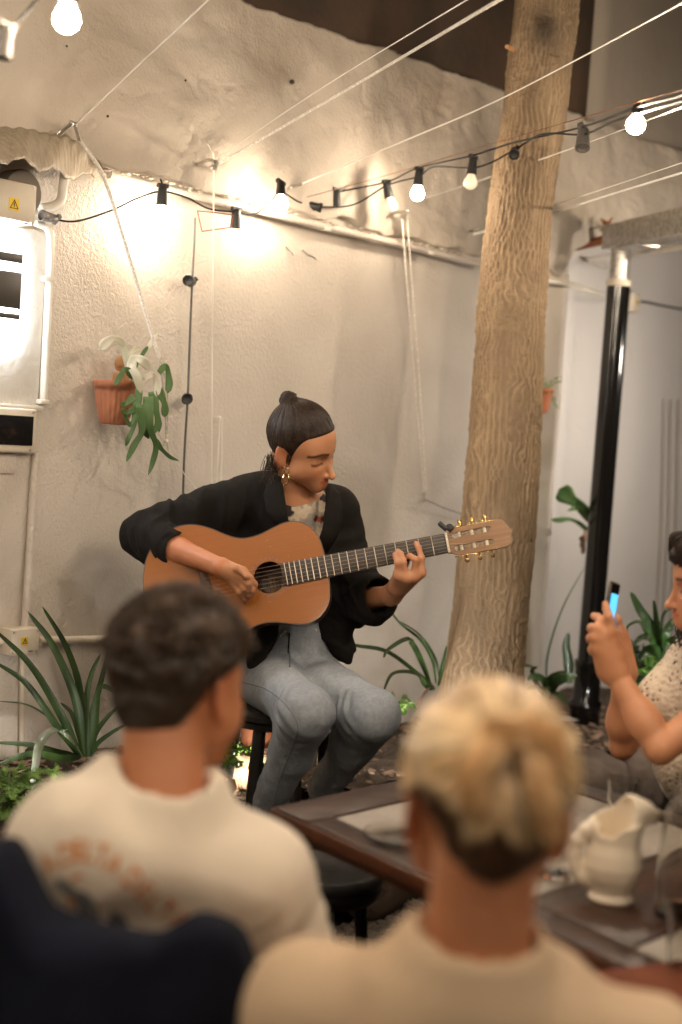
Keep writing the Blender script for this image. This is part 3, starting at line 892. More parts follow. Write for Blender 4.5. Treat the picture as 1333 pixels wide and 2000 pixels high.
# main string from the wall past the trunk towards the camera on the right
pts = [W(548, 372, .12), P(600, 398, 4.72), P(658, 376, 4.80), P(757, 355, 4.85), P(817, 328, 4.8), P(922, 304, 4.6), P(1006, 278, 4.4), P(1138, 248, 4.0), P(1243, 210, 3.4), P(1340, 184, 3.0), P(1500, 120, 2.4), P(1750, -60, 1.9)]
dbl = [P(612, 405, 4.73), P(690, 400, 4.8), P(757, 362, 4.84), P(817, 345, 4.8), P(850, 326, 4.75), P(935, 326, 4.58), P(1006, 292, 4.42), P(1060, 262, 4.2), P(1140, 262, 4.0), P(1205, 235, 3.6), P(1340, 196, 3.0)]
light_string('black string light crossing in front of the trunk with mixed lit and empty sockets', pts, [
    (P(608, 402, 4.72), (P(590, 397, 4.72) - P(625, 404, 4.72))),
    (P(657, 388, 4.80), DN),
    (P(758, 372, 4.85), (P(764, 400, 4.85) - P(757, 362, 4.85)), 'off'),
    (P(818, 348, 4.80), DN, 'wall'),
    (P(923, 325, 4.60), (P(919, 352, 4.6) - P(923, 315, 4.6)), 'off'),
    (P(1005, 298, 4.40), (P(1003, 312, 4.25) - P(1006, 288, 4.4))),
    (P(1139, 272, 4.00), (P(1138, 290, 3.97) - P(1140, 258, 4.0)), None, True, 1.25),
    (P(1245, 222, 3.40), (P(1242, 245, 3.35) - P(1246, 215, 3.4)), 'lit'),
    (P(1480, 120, 2.6), DN, 'lit'),
], double=dbl)
mb = MB(); mb.tube(spline([W(600, 385, .08), P(757, 342, 4.85), P(1006, 268, 4.4), P(1243, 200, 3.4), P(1400, 160, 2.8)], 50), .0012, 5)
tag(mb.build('guy_wire', M['rust']), 'thin rusty wire above the black string light', 'wire')
# string along the wall at left
bt = light_string('grey string light drooping along the wall from the meter box with glaring bulbs', [W(86, 424, .05), W(105, 428, .05), W(150, 432, .05), W(215, 412, .05), (W(270, 387, .06)), W(316, 374, .08), W(365, 386, .07), W(410, 408, .06), W(462, 414, .07), W(500, 417, .08), W(548, 376, .1)], [
    (W(95, 424, .055), (W(80, 420, .055) - W(110, 428, .055)), None, True, .9),
    (W(317, 384, .09), DN, 'wall'),
    (W(461, 428, .08), DN),
    (W(549, 372, .11), (W(549, 400, .13) - W(549, 372, .11)), 'wall'),
], m=M['cable'])
mb = MB(); mb.tube([W(316, 374, .08), W(318, 362, .06), W(314, 350, .04)], .003, 6)
tag(mb.build('hanging_hook', M['cable']), 'small twisted wire hook above the brightest wall bulb', 'hook')
# cable hanging down the wall
t = thing('hanging_cable', W(380, 462, .05), 'grey light cable hanging straight down the wall behind the guitarist', 'cable')
MB().tube(spline([W(381, 425, .05), W(380, 470, .05), W(376, 548, .05), W(372, 640, .05), W(367, 778, .05), W(360, 900, .05), W(356, 1060, .05)], 60), .0035, 8).build('cable', M['grey_cable'], t)
add_socket(t, W(372, 549, .06), (W(360, 545, .10) - W(375, 550, .05)))
add_socket(t, W(366, 779, .05), (CAM - W(366, 779, .05)), None, False, 1.0)
# top left string
light_string('string light at the top left corner with one big glaring bulb', [P(-60, 120, 2.3), P(9, 68, 2.45), P(60, 18, 2.5), P(92, -22, 2.55), P(160, -70, 2.6)], [
    (P(9, 84, 2.45), (P(4, 110, 2.45) - P(10, 70, 2.45)), None, True, 1.0)], r=.0022, double=[P(-60, 135, 2.32), P(10, 70, 2.45), P(80, -10, 2.56)])
light_string('string light hanging over the top left with its glowing bulb just in frame', [P(-300, -170, 2.2), P(133, -50, 2.5), P(700, -250, 2.7)], [
    (P(134, -22, 2.5), DN, 'wall'),
])
light_string('added unseen string light to the right, brightening the set-back wall', [P(1400, 300, 4.0), P(1520, 330, 4.6), P(1600, 420, 5.4), P(1500, 470, 6.3)], [
    (P(1480, 345, 4.5), DN, 'lit'), (P(1560, 420, 5.3), DN, 'lit')])  # extra string added out of view as fill for the set-back wall
fl = thing('added_flood_lamp', P(1600, 700, 5.7), 'added unseen floodlight to the right, brightening the set-back wall', 'lamp')  # unseen floodlight added to brighten the recess face
_c = P(1600, 700, 5.7); _d = (WP(SC + .8, -.3, .9) - _c).normalized()
MB().lathe([(0, -.06), (.07, -.05), (.08, .0), (.075, .0), (.07, -.005), (0, -.005)], _c, _d, 28).build('lamp_housing', M['black_plastic'], fl)
MB().lathe([(0, .0), (.07, .0), (.07, .003), (0, .004)], _c, _d, 24).build('lit_lens', emat('added_flood_lit', (1.0, .88, .76), 165), fl)
# strings over the tables, above and behind the camera
GR = 'string lights over the tables behind the camera'
STR = [
    (Vector((-2.6, 2.3, 2.95)), Vector((2.9, 1.6, 2.95)), 6, 'front black string light with lit bulbs crossing high over the tables'),
    (Vector((-2.6, .9, 2.9)), Vector((2.9, .6, 2.9)), 6, 'middle black string light with lit bulbs crossing just above the camera'),
    (Vector((-2.6, -1.0, 2.9)), Vector((2.9, -1.2, 2.9)), 5, 'rear black string light with lit bulbs behind the camera')]
for k, (a, b, n, lb) in enumerate(STR):
    pts = sag(a, b, .12, 20)
    light_string(lb, pts[::2], [(pts[int((i + .5) * 20 / n)] - ZV * .03, DN, 'lit') for i in range(n)], group=GR)

# ------------------------------------------------------------------ ropes
def rope(label, pts, r, m=None, n=None, extra=None):
    mb = MB(); mb.tube(spline(pts, n or 16 * (len(pts) - 1)), r, 7)
    if extra: extra(mb)
    return tag(mb.build('rope', m or M['rope']), label, 'rope')
rope('thin pale line from the top left wall anchor up to the top edge', [W(150, 242, .07), P(270, 128, 3.7), P(407, 0, 3.3), P(560, -150, 2.9)], .0022, M['thin_rope'])
rope('thick white rope slanting from the wall anchor down past the hanging fern', [W(155, 272, .06), W(200, 340, .09), W(240, 460, .13), W(287, 620, .17), W(312, 700, .19)], .0056)
rope('doubled white cord falling behind the hanging fern to a knotted end', [W(310, 694, .19), W(320, 760, .17), W(325, 820, .15), W(325, 862, .14)], .0032,
     extra=lambda mb: (mb.tube(spline([W(312, 694, .19), W(327, 760, .17), W(328, 830, .15), W(326, 862, .14)], 20), .0028, 6), mb.sphere(W(325, 862, .14), .008, 8, 6), mb.tube(spline([W(325, 864, .14), W(319, 872, .13), W(330, 885, .13), W(327, 866, .14)], 12), .0025, 6)))
rope('thin speckled cord running from the knot down to the jacket shoulder', [W(328, 878, .12), W(360, 925, .1), W(398, 972, .09)], .0018, M['thin_rope'])
rope('thin upper line of the pair rising right from the wall pulley', [W(420, 312, .13), P(640, 165, 4.2), P(912, 0, 3.4), P(1100, -110, 3.0)], .0017, M['thin_rope'])
rope('thick white rope of the pair rising right from the wall pulley', [W(424, 322, .13), P(700, 162, 4.0), P(975, 0, 3.2), P(1150, -102, 2.9)], .0042)
rope('thin white cord hanging straight down from the wall pulley', [W(418, 328, .12), W(417, 500, .07), W(415, 700, .04), W(414, 960, .03)], .002, M['thin_rope'])
rope('looped speckled cords hanging from a small hook above the jacket shoulder', [W(430, 818, .03), W(426, 900, .03), W(423, 975, .03)], .0018, M['thin_rope'],
     extra=lambda mb: (mb.tube([W(434, 818, .03), W(434, 900, .03), W(431, 970, .03)], .0018, 6), mb.sphere(W(429, 816, .025), .007, 8, 6)))
rope('long pale rope rising right across the trunk to the top right corner', [W(592, 358, .1), P(790, 275, 4.6), P(985, 190, 4.2), P(1333, 6, 3.3), P(1500, -90, 3.0)], .0022, M['thin_rope'])
rope('pair of white cords hanging from the small pulley left of the trunk', [W(786, 428, .1), W(796, 560, .09), W(812, 760, .07), W(829, 965, .05)], .0028,
     extra=lambda mb: mb.tube(spline([W(796, 428, .1), W(806, 560, .08), W(821, 760, .06), W(833, 965, .045)], 40), .0028, 7))
rope('thin cord running right from the lower hook to the trunk', [W(830, 975, .04), W(868, 992, .03), W(915, 1008, .03)], .0018, M['grey_cable'])
rope('thick pale rope passing behind the trunk and rising to the right edge', [W(925, 458, .1), P(1063, 421, 5.0), P(1200, 378, 4.4), P(1345, 334, 3.9)], .0036, M['thin_rope'])
rope('faint thin line just above the thick rope right of the trunk', [W(1040, 412, .1), P(1100, 395, 4.9), P(1345, 314, 3.9)], .0016, M['thin_rope'])
rope('thin pale line passing below the lit bulb and behind the trunk', [W(815, 392, .1), P(957, 346, 5.2), P(1153, 277, 4.2), P(1345, 205, 3.3)], .002, M['thin_rope'])
rope('thin wire with turnbuckle between trunk and galvanised beam', [W(1065, 470, .06), P(1110, 456, 6.1), P(1186, 440, 6.0)], .0018, M['grey_cable'],
     extra=lambda mb: mb.tube([P(1082, 466, 6.0), P(1094, 463, 6.0)], .009, 8))
# anchors and pulleys
def hardware(name, label, items, cat):
    mb = MB()
    for it in items:
        if it[0] == 't': mb.tube(it[1], it[2], 8)
        elif it[0] == 's': mb.sphere(it[1], it[2], 10, 7)
        elif it[0] == 'w': mb.lathe([(.004, -.006), (it[2], -.006), (it[2] * .7, 0), (it[2], .006), (.004, .006)], it[1], it[3], 20)
    return tag(mb.build(name, M['steel']), label, cat)
hardware('wall_anchor', 'steel turnbuckle and shackles anchored above the corrugated sheet', [('t', [W(105, 272, .02), W(118, 262, .05), W(128, 250, .07), W(140, 243, .075)], .006), ('t', [W(112, 262, .05), W(130, 246, .06)], .004), ('s', W(140, 241, .075), .008), ('s', W(147, 243, .075), .007), ('t', [W(147, 245, .07), W(150, 256, .07), W(154, 268, .065), W(157, 276, .06)], .005)], 'anchor')
hardware('rope_pulley', 'shiny steel pulley on the wall above the bright glow', [('w', W(421, 322, .12), .019, WD + WN * .8), ('t', [W(386, 322, .02), W(398, 316, .07), W(410, 312, .1), W(420, 316, .12)], .006), ('t', spline([W(418, 312, .12), W(414, 296, .13), W(406, 280, .13)], 8), .0018), ('s', W(415, 327, .125), .006)], 'pulley')
hardware('wall_anchor', 'small steel shackle where the long rope meets the glowing wall', [('t', [W(560, 372, .02), W(575, 364, .06), W(592, 358, .1)], .006), ('s', W(570, 366, .06), .008), ('s', W(585, 360, .08), .007)], 'anchor')
hardware('rope_pulley', 'small dark pulley holding the pair of hanging cords left of trunk', [('w', W(790, 424, .1), .012, WD), ('t', [W(755, 425, .02), W(765, 417, .04), W(778, 414, .07), W(792, 413, .1)], .005), ('s', W(797, 412, .1), .006)], 'pulley')
hardware('wall_hook', 'small pale hook on the wall just left of the trunk', [('t', [W(918, 452, .02), W(926, 450, .05), W(935, 446, .06)], .005)], 'hook')
hardware('wall_hook', 'left one of two bent nails in the bright stucco below the pipe', [('t', [W(560, 483, .0), W(566, 489, .03), W(571, 492, .035), W(573, 498, .03)], .003)], 'nail')
hardware('wall_hook', 'right one of two bent nails in the bright stucco below the pipe', [('t', [W(592, 489, .0), W(603, 499, .04), W(613, 502, .045), W(617, 507, .04)], .003)], 'nail')
hardware('cord_hook', 'small lower wall hook where the pair of hanging cords ends', [('t', [W(828, 962, .05), W(830, 978, .04), W(832, 976, .0)], .003), ('s', W(829, 962, .05), .006)], 'hook')
# wire basket on the wall under the pipe
t = thing('wire_basket', W(387, 412, .0), 'small wall niche frame below the pipe beside the straight cord', 'frame')
mb = MB()
A_ = [W(386, 412, .02), W(412, 414, .12), W(456, 420, .14), W(452, 444, .12), W(395, 452, .03)]
for a, b in zip(A_, A_[1:] + A_[:1]): mb.tube([a, b], .0018, 6)
mb.build('wire_frame', M['rust'], t)
# ================================================================== PEOPLE
mat('skin', (.60, .29, .155), (.52, .235, .12), ns=18, rough=.45, vc=True, sss=.05, fine=.0006, fs=500, contrast=(.3, .7))
mat('hair_dark', (.016, .009, .006), (.036, .021, .013), ns=60, rough=.55, bump=.001, bs=300, spec=.25)
mat('hair_brown', (.016, .009, .006), (.035, .02, .012), ns=40, rough=.55, bump=.002, bs=160)
mat('hair_blonde', (.86, .66, .41), (.62, .41, .21), ns=26, rough=.45, vc=True, bump=.002, bs=160)
mat('hair_strand', (.018, .010, .0065), (.045, .027, .017), ns=120, rough=.45, spec=.35)
mat('blazer', (.0095, .0078, .0068), (.013, .0108, .0095), ns=60, rough=.85, bump=.0012, bs=500, spec=.22)
mat('denim', (.255, .285, .325), (.31, .335, .365), ns=120, rough=.9, vc=True, fine=.0012, fs=900, contrast=(.35, .7))
mat('blouse', (.56, .50, .42), (.46, .38, .30), ns=34, rough=.7, vc=True)
mat('tee', (.82, .72, .59), (.77, .67, .54), ns=5, rough=.9, bump=.003, bs=20)
mat('tan_tee', (.66, .49, .33), (.60, .44, .29), ns=5, rough=.9, bump=.003, bs=20)
mat('navy', (.008, .0095, .018), (.012, .014, .026), ns=10, rough=.95, bump=.003, bs=40, spec=.15)
mat('boot', (.02, .018, .016), rough=.35)
mat('gold', (.9, .62, .27), rough=.18, metal=1)
mat('chino', (.08, .075, .07), (.06, .055, .05), ns=10, rough=.9)
mat('nail', (.72, .45, .36), rough=.2)

def basis(yaw, pitch, roll):
    """head axes: yaw 0 looks at -Y (the camera), positive towards +X; pitch > 0 looks down; roll < 0 lifts the left side"""
    f = Vector((math.sin(yaw) * math.cos(pitch), -math.cos(yaw) * math.cos(pitch), -math.sin(pitch)))
    l = Vector((0, 0, 1)).cross(f).normalized()
    u = f.cross(l).normalized()
    q = Matrix.Rotation(-roll, 3, f)
    l = q @ l; u = q @ u
    return f, l, u
class Head:
    def __init__(s, O, yaw, pitch, roll, sc_=1.0):
        s.O = Vector(O); s.f, s.l, s.u = basis(yaw, pitch, roll); s.s = sc_
        s.M = Matrix((s.f, s.l, s.u)).transposed()
    def p(s, x, y, z): return s.O + s.s * (s.f * x + s.l * y + s.u * z)
    def loc(s, V):
        D = (V - np.array(tuple(s.O), np.float32)) / s.s
        return np.stack([D @ A(s.f), D @ A(s.l), D @ A(s.u)], -1)
    def add(s, S, ears=True, female=True, nose=1.0):
        k = s.s
        def E(x, y, z, a, b, c, kk=.02, op='u'): S.ell(s.p(x, y, z), (a * k, b * k, c * k), s.M, kk * k, op)
        def C(a, b, ra, rb, kk=.012, op='u'): S.cap(s.p(*a), s.p(*b), ra * k, rb * k, kk * k, op)
        E(-.002, 0, .048, .085, .074, .082)                       # cranium
        E(.030, 0, .030, .066, .064, .072, .03)                   # forehead
        E(.042, 0, -.018, .048, .051, .054, .03)                  # mid face
        for sg in (-1, 1):
            C((.000, sg * .053, -.020), (.020, sg * .046, -.042), .012, .011, .03)   # jaw angle
            C((.020, sg * .046, -.042), (.070, sg * .012, -.079), .011, .010, .03)  # jaw line
            E(.050, sg * .038, -.028, .028, .024, .026, .03)      # cheekbone
            C((.078, sg * .012, .026), (.066, sg * .044, .024), .011, .008, .014)    # brow ridge
        C((.075, -.007, -.0815), (.075, .007, -.0815), .0118, .0118, .02)      # chin
        E(.066, 0, -.056, .026, .029, .024, .032)                   # mouth mound
        for sg in (-1, 1):
            E(.095, sg * .034, .004, .018, .018, .013, .014, 's')  # socket
            E(.0685, sg * .034, .001, .0150, .0165, .0130, .008)   # closed lid over the eye
        # nose
        C((.080, 0, .016), (.104 + .005 * nose, 0, -.036), .0070, .0072, .010)
        E(.104 + .005 * nose, 0, -.040, .0100, .0088, .0080, .008)
        for sg in (-1, 1):
            E(.094, sg * .0100, -.0405, .0095, .0062, .0068, .006)
            E(.098, sg * .0055, -.0480, .0045, .0028, .003, .002, 's')
        # lips
        C((.0895, 0, -.0535), (.077, .020, -.0560), .0055, .0030, .006); C((.0895, 0, -.0535), (.077, -.020, -.0560), .0055, .0030, .006)
        C((.0875, 0, -.0630), (.077, .017, -.0600), .0062, .0033, .006); C((.0875, 0, -.0630), (.077, -.017, -.0600), .0062, .0033, .006)
        C((.0975, 0, -.0580), (.081, .022, -.0582), .0014, .0010, .003, 's'); C((.0975, 0, -.0580), (.081, -.022, -.0582), .0014, .0010, .003, 's')
        if ears:
            for sg in (-1, 1):
                Me = Matrix((s.f * .94 + s.l * sg * -.34, s.l * sg * .94 + s.f * .34, s.u)).transposed()
                c = s.p(-.012, sg * .0745, .006)
                S.ell(c, (.017 * k, .0055 * k, .030 * k), Me, .006 * k)
                S.ell(s.p(-.006, sg * .072, -.020), (.009 * k, .005 * k, .012 * k), Me, .006 * k)
                S.ell(s.p(-.008, sg * .0815, .006), (.009 * k, .005 * k, .017 * k), Me, .003 * k, 's')
        return s
    def paint(s, V, skin=(1, 1, 1)):
        """face colours: brows, lash line, lips, flush; shade painted into creases and nostrils"""
        q = s.loc(V); x, y, z = q[:, 0], q[:, 1], q[:, 2]
        Cc = np.ones((len(V), 3), np.float32) * np.array(skin, np.float32)
        ay = np.abs(y)
        def mixc(w_, c):
            nonlocal Cc
            w_ = np.clip(w_, 0, 1)[:, None]; Cc = Cc * (1 - w_) + np.array(c, np.float32) * w_
        fr = x > .04
        # flush on cheeks, nose, ears
        mixc(.30 * np.exp(-(((ay - .038) / .02) ** 2 + ((z + .035) / .02) ** 2)) * fr, (1.12, .72, .62))
        mixc(.35 * (ay > .07) * (x < .02), (1.1, .66, .55))
        # brows: arc
        bz = .0245 + .0035 * np.clip((ay - .012) / .02, 0, 1) - .30 * np.clip(ay - .036, 0, 1)
        mixc(.92 * np.exp(-((z - bz) / .0042) ** 4) * (ay > .011) * (ay < .062) * (x > .03), (.08, .05, .04))
        # lash line, lid crease with shade painted in, darker lid
        lz = -.0040 + 4 * (ay - .036) ** 2
        mixc(.92 * np.exp(-((z - lz) / .0034) ** 2) * (ay > .018) * (ay < .056) * (x > .03), (.05, .03, .02))
        cz = .0085 - 14 * (ay - .035) ** 2
        mixc(.45 * np.exp(-((z - cz) / .0016) ** 2) * (ay > .016) * (ay < .046) * fr, (.45, .26, .2))
        mixc(.38 * np.exp(-((z - .001) / .009) ** 2 - ((ay - .035) / .017) ** 2) * fr, (.62, .42, .36))
        # lips
        up = (z < -.0490 - .12 * ay + .0010 * np.cos(y * 500)) & (z > -.0698 + 11 * ay ** 2) & (ay < .0235) & (x > .068)
        mixc(.75 * up, (1.0, .56, .50))
        mixc(.7 * np.exp(-((z + .0581) / .0012) ** 2) * (ay < .023) * (x > .07), (.30, .10, .08))  # shade painted along the parting of the lips
        # nostrils: shade painted into the openings
        mixc(.7 * np.exp(-(((z + .0485) / .0024) ** 2 + ((ay - .0055) / .0028) ** 2)) * (x > .088), (.2, .08, .06))
        return Cc

def strands(name, H, roots, target, n, r, m, par, lift=.004, jitter=.004, seg=10, surf=None, seed=3, colf=None):
    """hair locks laid over the skull from roots to a gathering point"""
    rng = np.random.RandomState(seed)
    mbv = []; mbf = []; base = 0; cols = []
    for i in range(n):
        a = roots(rng); cc_ = colf(a, rng) if colf else None                       # local direction vector on the skull
        b = np.array(target) + rng.normal(0, jitter, 3)
        pts = []
        for t in np.linspace(0, 1, seg):
            q = a * (1 - t) + b * t
            q = surf(q, t, rng) if surf else q
            pts.append(H.p(*q))
        L = len(pts); rr = r * rng.uniform(.6, 1.3)
        t0 = (pts[-1] - pts[0]).normalized(); up = None
        for j, p in enumerate(pts):
            t = (pts[min(j + 1, L - 1)] - pts[max(j - 1, 0)]).normalized()
            nn = (p - H.p(-.01, 0, .045)).normalized(); sd = t.cross(nn).normalized()
            w_ = rr * (.5 + .5 * math.sin(math.pi * min(1, .15 + j / L)))
            mbv += [p - sd * w_, p + nn * w_ * .9, p + sd * w_]
        for j in range(L - 1):
            o = base + 3 * j; mbf += [(o, o + 1, o + 4, o + 3), (o + 1, o + 2, o + 5, o + 4)]
        base += 3 * L
        if colf: cols += [cc_] * (3 * L)
    me = me_from(mbv, mbf)
    if colf: set_col(me, np.array(cols))
    return link(name, me, m, par)

def fingers(S, specs, r=.0085, k=.006):
    for pts in specs:
        n = len(pts); rs = [r * (1.12 - .30 * i / (n - 1)) for i in range(n)]
        S.chain(pts, rs, k=.012, kk=k)

# ------------------------------------------------------------------ the guitarist
GB = P(560, 1400, 4.0)
g = thing('person', (GB.x, GB.y, .45), 'woman in black blazer and grey jeans sitting on a stool playing guitar', 'person')
H = Head(P(585, 877.5, 3.86), R(65), R(16), R(-19), 1.01)
hd = 3.78          # guitar depth
def G(px, py, d): return P(px, py, d)
# joints
neckb = G(575, 975, 3.93)
shR = G(494, 972, 3.98); elR = G(284, 1048, 3.93); wrR = G(432, 1108, 3.70)
shL = G(668, 1000, 4.0); elL = G(668, 1178, 4.05); wrL = G(765, 1162, 3.83)
S = SDF(.0028)
H.add(S, nose=1.4)
S.cap(H.p(-.026, 0, -.03), neckb + Vector((0, .01, .0)), .048, .050, .022)
chest = G(588, 1080, 4.02); belly = G(575, 1230, 4.05)
S.cap(shR + Vector((.05, 0, 0)), shL - Vector((.04, 0, 0)), .052, .052, .05)
S.cap(neckb + Vector((0, .02, -.03)), chest, .08, .105, .05, sq=((0, 1, 0), .8)); S.cap(chest, belly, .105, .10, .04, sq=((0, 1, 0), .85))
S.cap(shR, elR, .042, .036, .03); S.cap(elR, elR.lerp(wrR, .45), .036, .035, .02); S.cap(elR.lerp(wrR, .3), wrR, .036, .0235, .02)
S.cap(shL, elL, .042, .036, .03); S.cap(elL, elL.lerp(wrL, .45), .036, .034, .02); S.cap(elL.lerp(wrL, .4), wrL, .034, .0255, .02)
# right hand over the strings
kn = [G(474, 1116, 3.690), G(470, 1124, 3.690), G(463, 1131, 3.70), G(455, 1137, 3.71)]
for q in kn: S.cap(wrR, q, .018, .0125, .014)
fingers(S, [[kn[0], G(488, 1128, 3.685), G(497, 1143, 3.705), G(499, 1154, 3.735)],
            [kn[1], G(485, 1139, 3.68), G(492, 1153, 3.70), G(494, 1163, 3.735)],
            [kn[2], G(478, 1149, 3.69), G(485, 1161, 3.71), G(488, 1170, 3.74)],
            [kn[3], G(468, 1156, 3.70), G(475, 1168, 3.72), G(480, 1176, 3.745)],
            [G(448, 1106, 3.70), G(466, 1110, 3.675), G(482, 1125, 3.67), G(499, 1140, 3.70)]])
# left hand on the neck
dn = 3.755
kl = [G(823, 1119, dn - .040), G(809, 1128, dn - .048), G(794, 1130, dn - .050), G(778, 1124, dn - .046)]
for q in kl: S.cap(wrL, q, .022, .0135, .016)
S.cap(G(776, 1148, dn + .01), G(808, 1122, dn - .02), .019, .014, .014)
fingers(S, [[kl[0], G(824, 1090, dn - .045), G(818, 1070, dn - .036), G(813, 1061, dn - .018)],
            [kl[1], G(812, 1093, dn - .058), G(801, 1086, dn - .050), G(794, 1088, dn - .020)],
            [kl[2], G(788, 1098, dn - .058), G(783, 1082, dn - .044), G(778, 1076, dn - .020)],
            [kl[3], G(777, 1101, dn - .055), G(774, 1088, dn - .040), G(771, 1083, dn - .020)],
            [G(775, 1150, dn + .02), G(788, 1122, dn + .045), G(795, 1096, dn + .048), G(800, 1080, dn + .045)]], r=.0082)
me = sdf_me(S, 'body', 1, col=lambda V: H.paint(V))
body = link('body', me, M['skin'], g)

# hair: a smooth cap pulled back to a small bun
XBZ = [-.03, .0, .02, .04, .055, .066, .074, .081, .10]; XBX = [.016, .024, .031, .039, .047, .058, .070, .084, .13]
def hairmask(q):
    x, y, z = q[..., 0], q[..., 1], q[..., 2]; ay = np.abs(y)
    # signed: negative where hair grows (behind the hairline)
    line = .058 - .30 * np.clip(ay - .02, 0, 1) - 14 * np.clip(ay - .045, 0, 1) ** 2     # x limit at forehead height
    f1 = (x - (line + .30 * (z - .075)))
    return f1
def hair_cap(H, thick=.009, low=-.045, fac=1.0):
    k = H.s
    def f(X):
        q = H.loc(X.reshape(-1, 3)); x, y, z = q[:, 0], q[:, 1], q[:, 2]
        def e(c, r):
            d_ = (q - np.array(c)) / np.array(r); k0 = np.sqrt((d_ ** 2).sum(-1)); k1 = np.sqrt(((d_ / np.array(r)) ** 2).sum(-1)) + 1e-9
            return k0 * (k0 - 1) / k1
        a = e((-.004, 0, .048), (.089, .078, .086)); b = e((.027, 0, .033), (.073, .070, .078))
        ay = np.abs(y)
        xb = np.interp(z, XBZ, XBX)
        d = np.minimum(a, b) - (thick - .004) * np.clip((xb - x) / .022 + .25, .1, 1)
        # hairline: forehead, temple, around the ear, nape
        xb = np.interp(z, XBZ, XBX)
        face = x - xb
        earcut = .024 - np.sqrt((x + .010) ** 2 + (z - .002) ** 2 + (np.clip(.055 - ay, 0, 1) * 3) ** 2)
        nape = low - z + .25 * (x + .03)
        lowfront = np.where((x > -.02), -.012 - z + 0 * x, -1)
        d = np.maximum(d, face * .8); d = np.maximum(d, earcut); d = np.maximum(d, nape * .8); d = np.maximum(d, lowfront)
        return (d * k).reshape(X.shape[:-1])
    c = np.array(tuple(H.p(0, 0, .03))); e = .14 * k
    return f, c - e, c + e
S = SDF(.0022)
f, lo, hi = hair_cap(H)
S.fn(f, lo, hi, 0)
bun = (-.058, .0, .133)
S.ell(H.p(-.05, 0, .122), (.03 * H.s, .03 * H.s, .012 * H.s), H.M, .012)
S.ell(H.p(*bun), (.020 * H.s, .021 * H.s, .016 * H.s), H.M, .008)
def hdisp(V, N):
    q = H.loc(V); b = np.array((-.06, 0, .125)); r = q - b
    ang = np.arctan2(r[:, 1], r[:, 0] + 0 * r[:, 2]); pol = np.arctan2(np.sqrt(r[:, 0] ** 2 + r[:, 1] ** 2), r[:, 2])
    a = np.stack([ang * 26, pol * 1.5, 0 * ang], 1)
    e_ = np.interp(q[:, 2], XBZ, XBX) - q[:, 0]
    return .0016 * fbm(a, 3, 3) * np.clip(e_ / .03 - .2, 0, 1)
me = sdf_me(S, 'hair', 1, disp=hdisp)
hair = link('hair', me, M['hair_dark'], g)
def skull(q, t, rng=None):
    c = np.array((-.001, 0, .046)); d = q - c; L = math.sqrt(((d / np.array((.0945, .0825, .0925))) ** 2).sum())
    s_ = 1.0 / max(L, 1e-3)
    if L > 1.0 and t > .85: s_ = 1
    return c + d * (s_ + .012 * math.sin(t * 3))
def roots(rng):
    # along the hairline and over the sides of the skull
    u = rng.uniform(0, 1)
    if u < .5:
        y = rng.uniform(-.07, .07); return np.array((.052 - 7 * y * y - rng.uniform(0, .02), y, .104 - 4.0 * y * y - rng.uniform(0, .01)))
    if u < .85:
        sg = rng.choice([-1, 1]); return np.array((rng.uniform(-.03, .028), sg * .078, rng.uniform(.012, .07) + .012))
    return np.array((rng.uniform(-.10, -.05), rng.uniform(-.06, .06), rng.uniform(-.04, .03)))
strands('hair_locks', H, roots, (-.054, .0, .124), 620, .0008, M['hair_strand'], g, jitter=.006, surf=skull)
# bun wrapped with a dark tie
mb = MB(); rng = random.Random(4)
for i in range(46):
    c = H.p(*bun); a0 = rng.uniform(0, 6.28); tilt = rng.uniform(-.5, .5); rad = rng.uniform(.012, .021) * H.s; pts = []
    for j in range(12):
        a = a0 + j * .35
        v = H.f * math.cos(a) + H.l * math.sin(a) + H.u * (math.sin(a * 1 + i) * tilt * .6 + rng.uniform(-.03, .03))
        pts.append(c + v * rad + H.u * rng.uniform(-.006, .006))
    mb.tube(pts, .0016, 5)
mb.build('hair_bun', M['hair_strand'], g)
mb = MB(); mb.tube([H.p(-.054 + .015 * math.cos(a), .015 * math.sin(a), .124) for a in np.linspace(0, 6.28, 20)], .0045, 8)
mb.build('hair_tie', M['navy'], g)
# wisps at the nape and in front of the ear
mb = MB()
for i in range(70):
    a = H.p(rng.uniform(-.075, -.035), -rng.uniform(.02, .062), rng.uniform(-.045, -.015)); L = rng.uniform(.03, .075)
    mb.tube(spline([a, a + Vector((rng.uniform(-.012, .012), rng.uniform(-.01, .01), -L * .6)), a + Vector((rng.uniform(-.02, .02), -.005, -L))], 5), .0009, 4)
for i in range(26):
    a = H.p(.006 + rng.uniform(0, .014), -.071, .012 + rng.uniform(-.01, .01))
    mb.tube(spline([a, a + H.u * -.014 + H.f * -.002, a + H.u * -rng.uniform(.02, .034) + H.f * rng.uniform(-.006, .002)], 5), .0006, 4)
mb.build('loose_wisps', M['hair_strand'], g)
# earring: two linked golden ovals
er = H.p(-.006, -.080, -.033)
e_ = thing('x', er, '', '') if False else None
def oval(c, a, b, r, ax1, ax2):
    mb = MB(); pts = [c + ax1 * math.cos(t) * a + ax2 * math.sin(t) * b for t in np.linspace(0, 2 * math.pi, 28)]
    mb.tube(pts, r, 8, cap=False); return mb
RR = _RR
mb1 = oval(P(559, 921, 3.765), .0075, .012, .0014, RR, ZV); mb1.sphere(P(559, 912, 3.765), .003, 8, 6)
ear = mb1.build('earring', M['gold'], g)
mb2 = oval(P(558, 938, 3.765), .0085, .0125, .0018, (RR + WN * .3).normalized(), ZV)
ear2 = child('earring_drop', mb2.me(), M['gold'], ear)

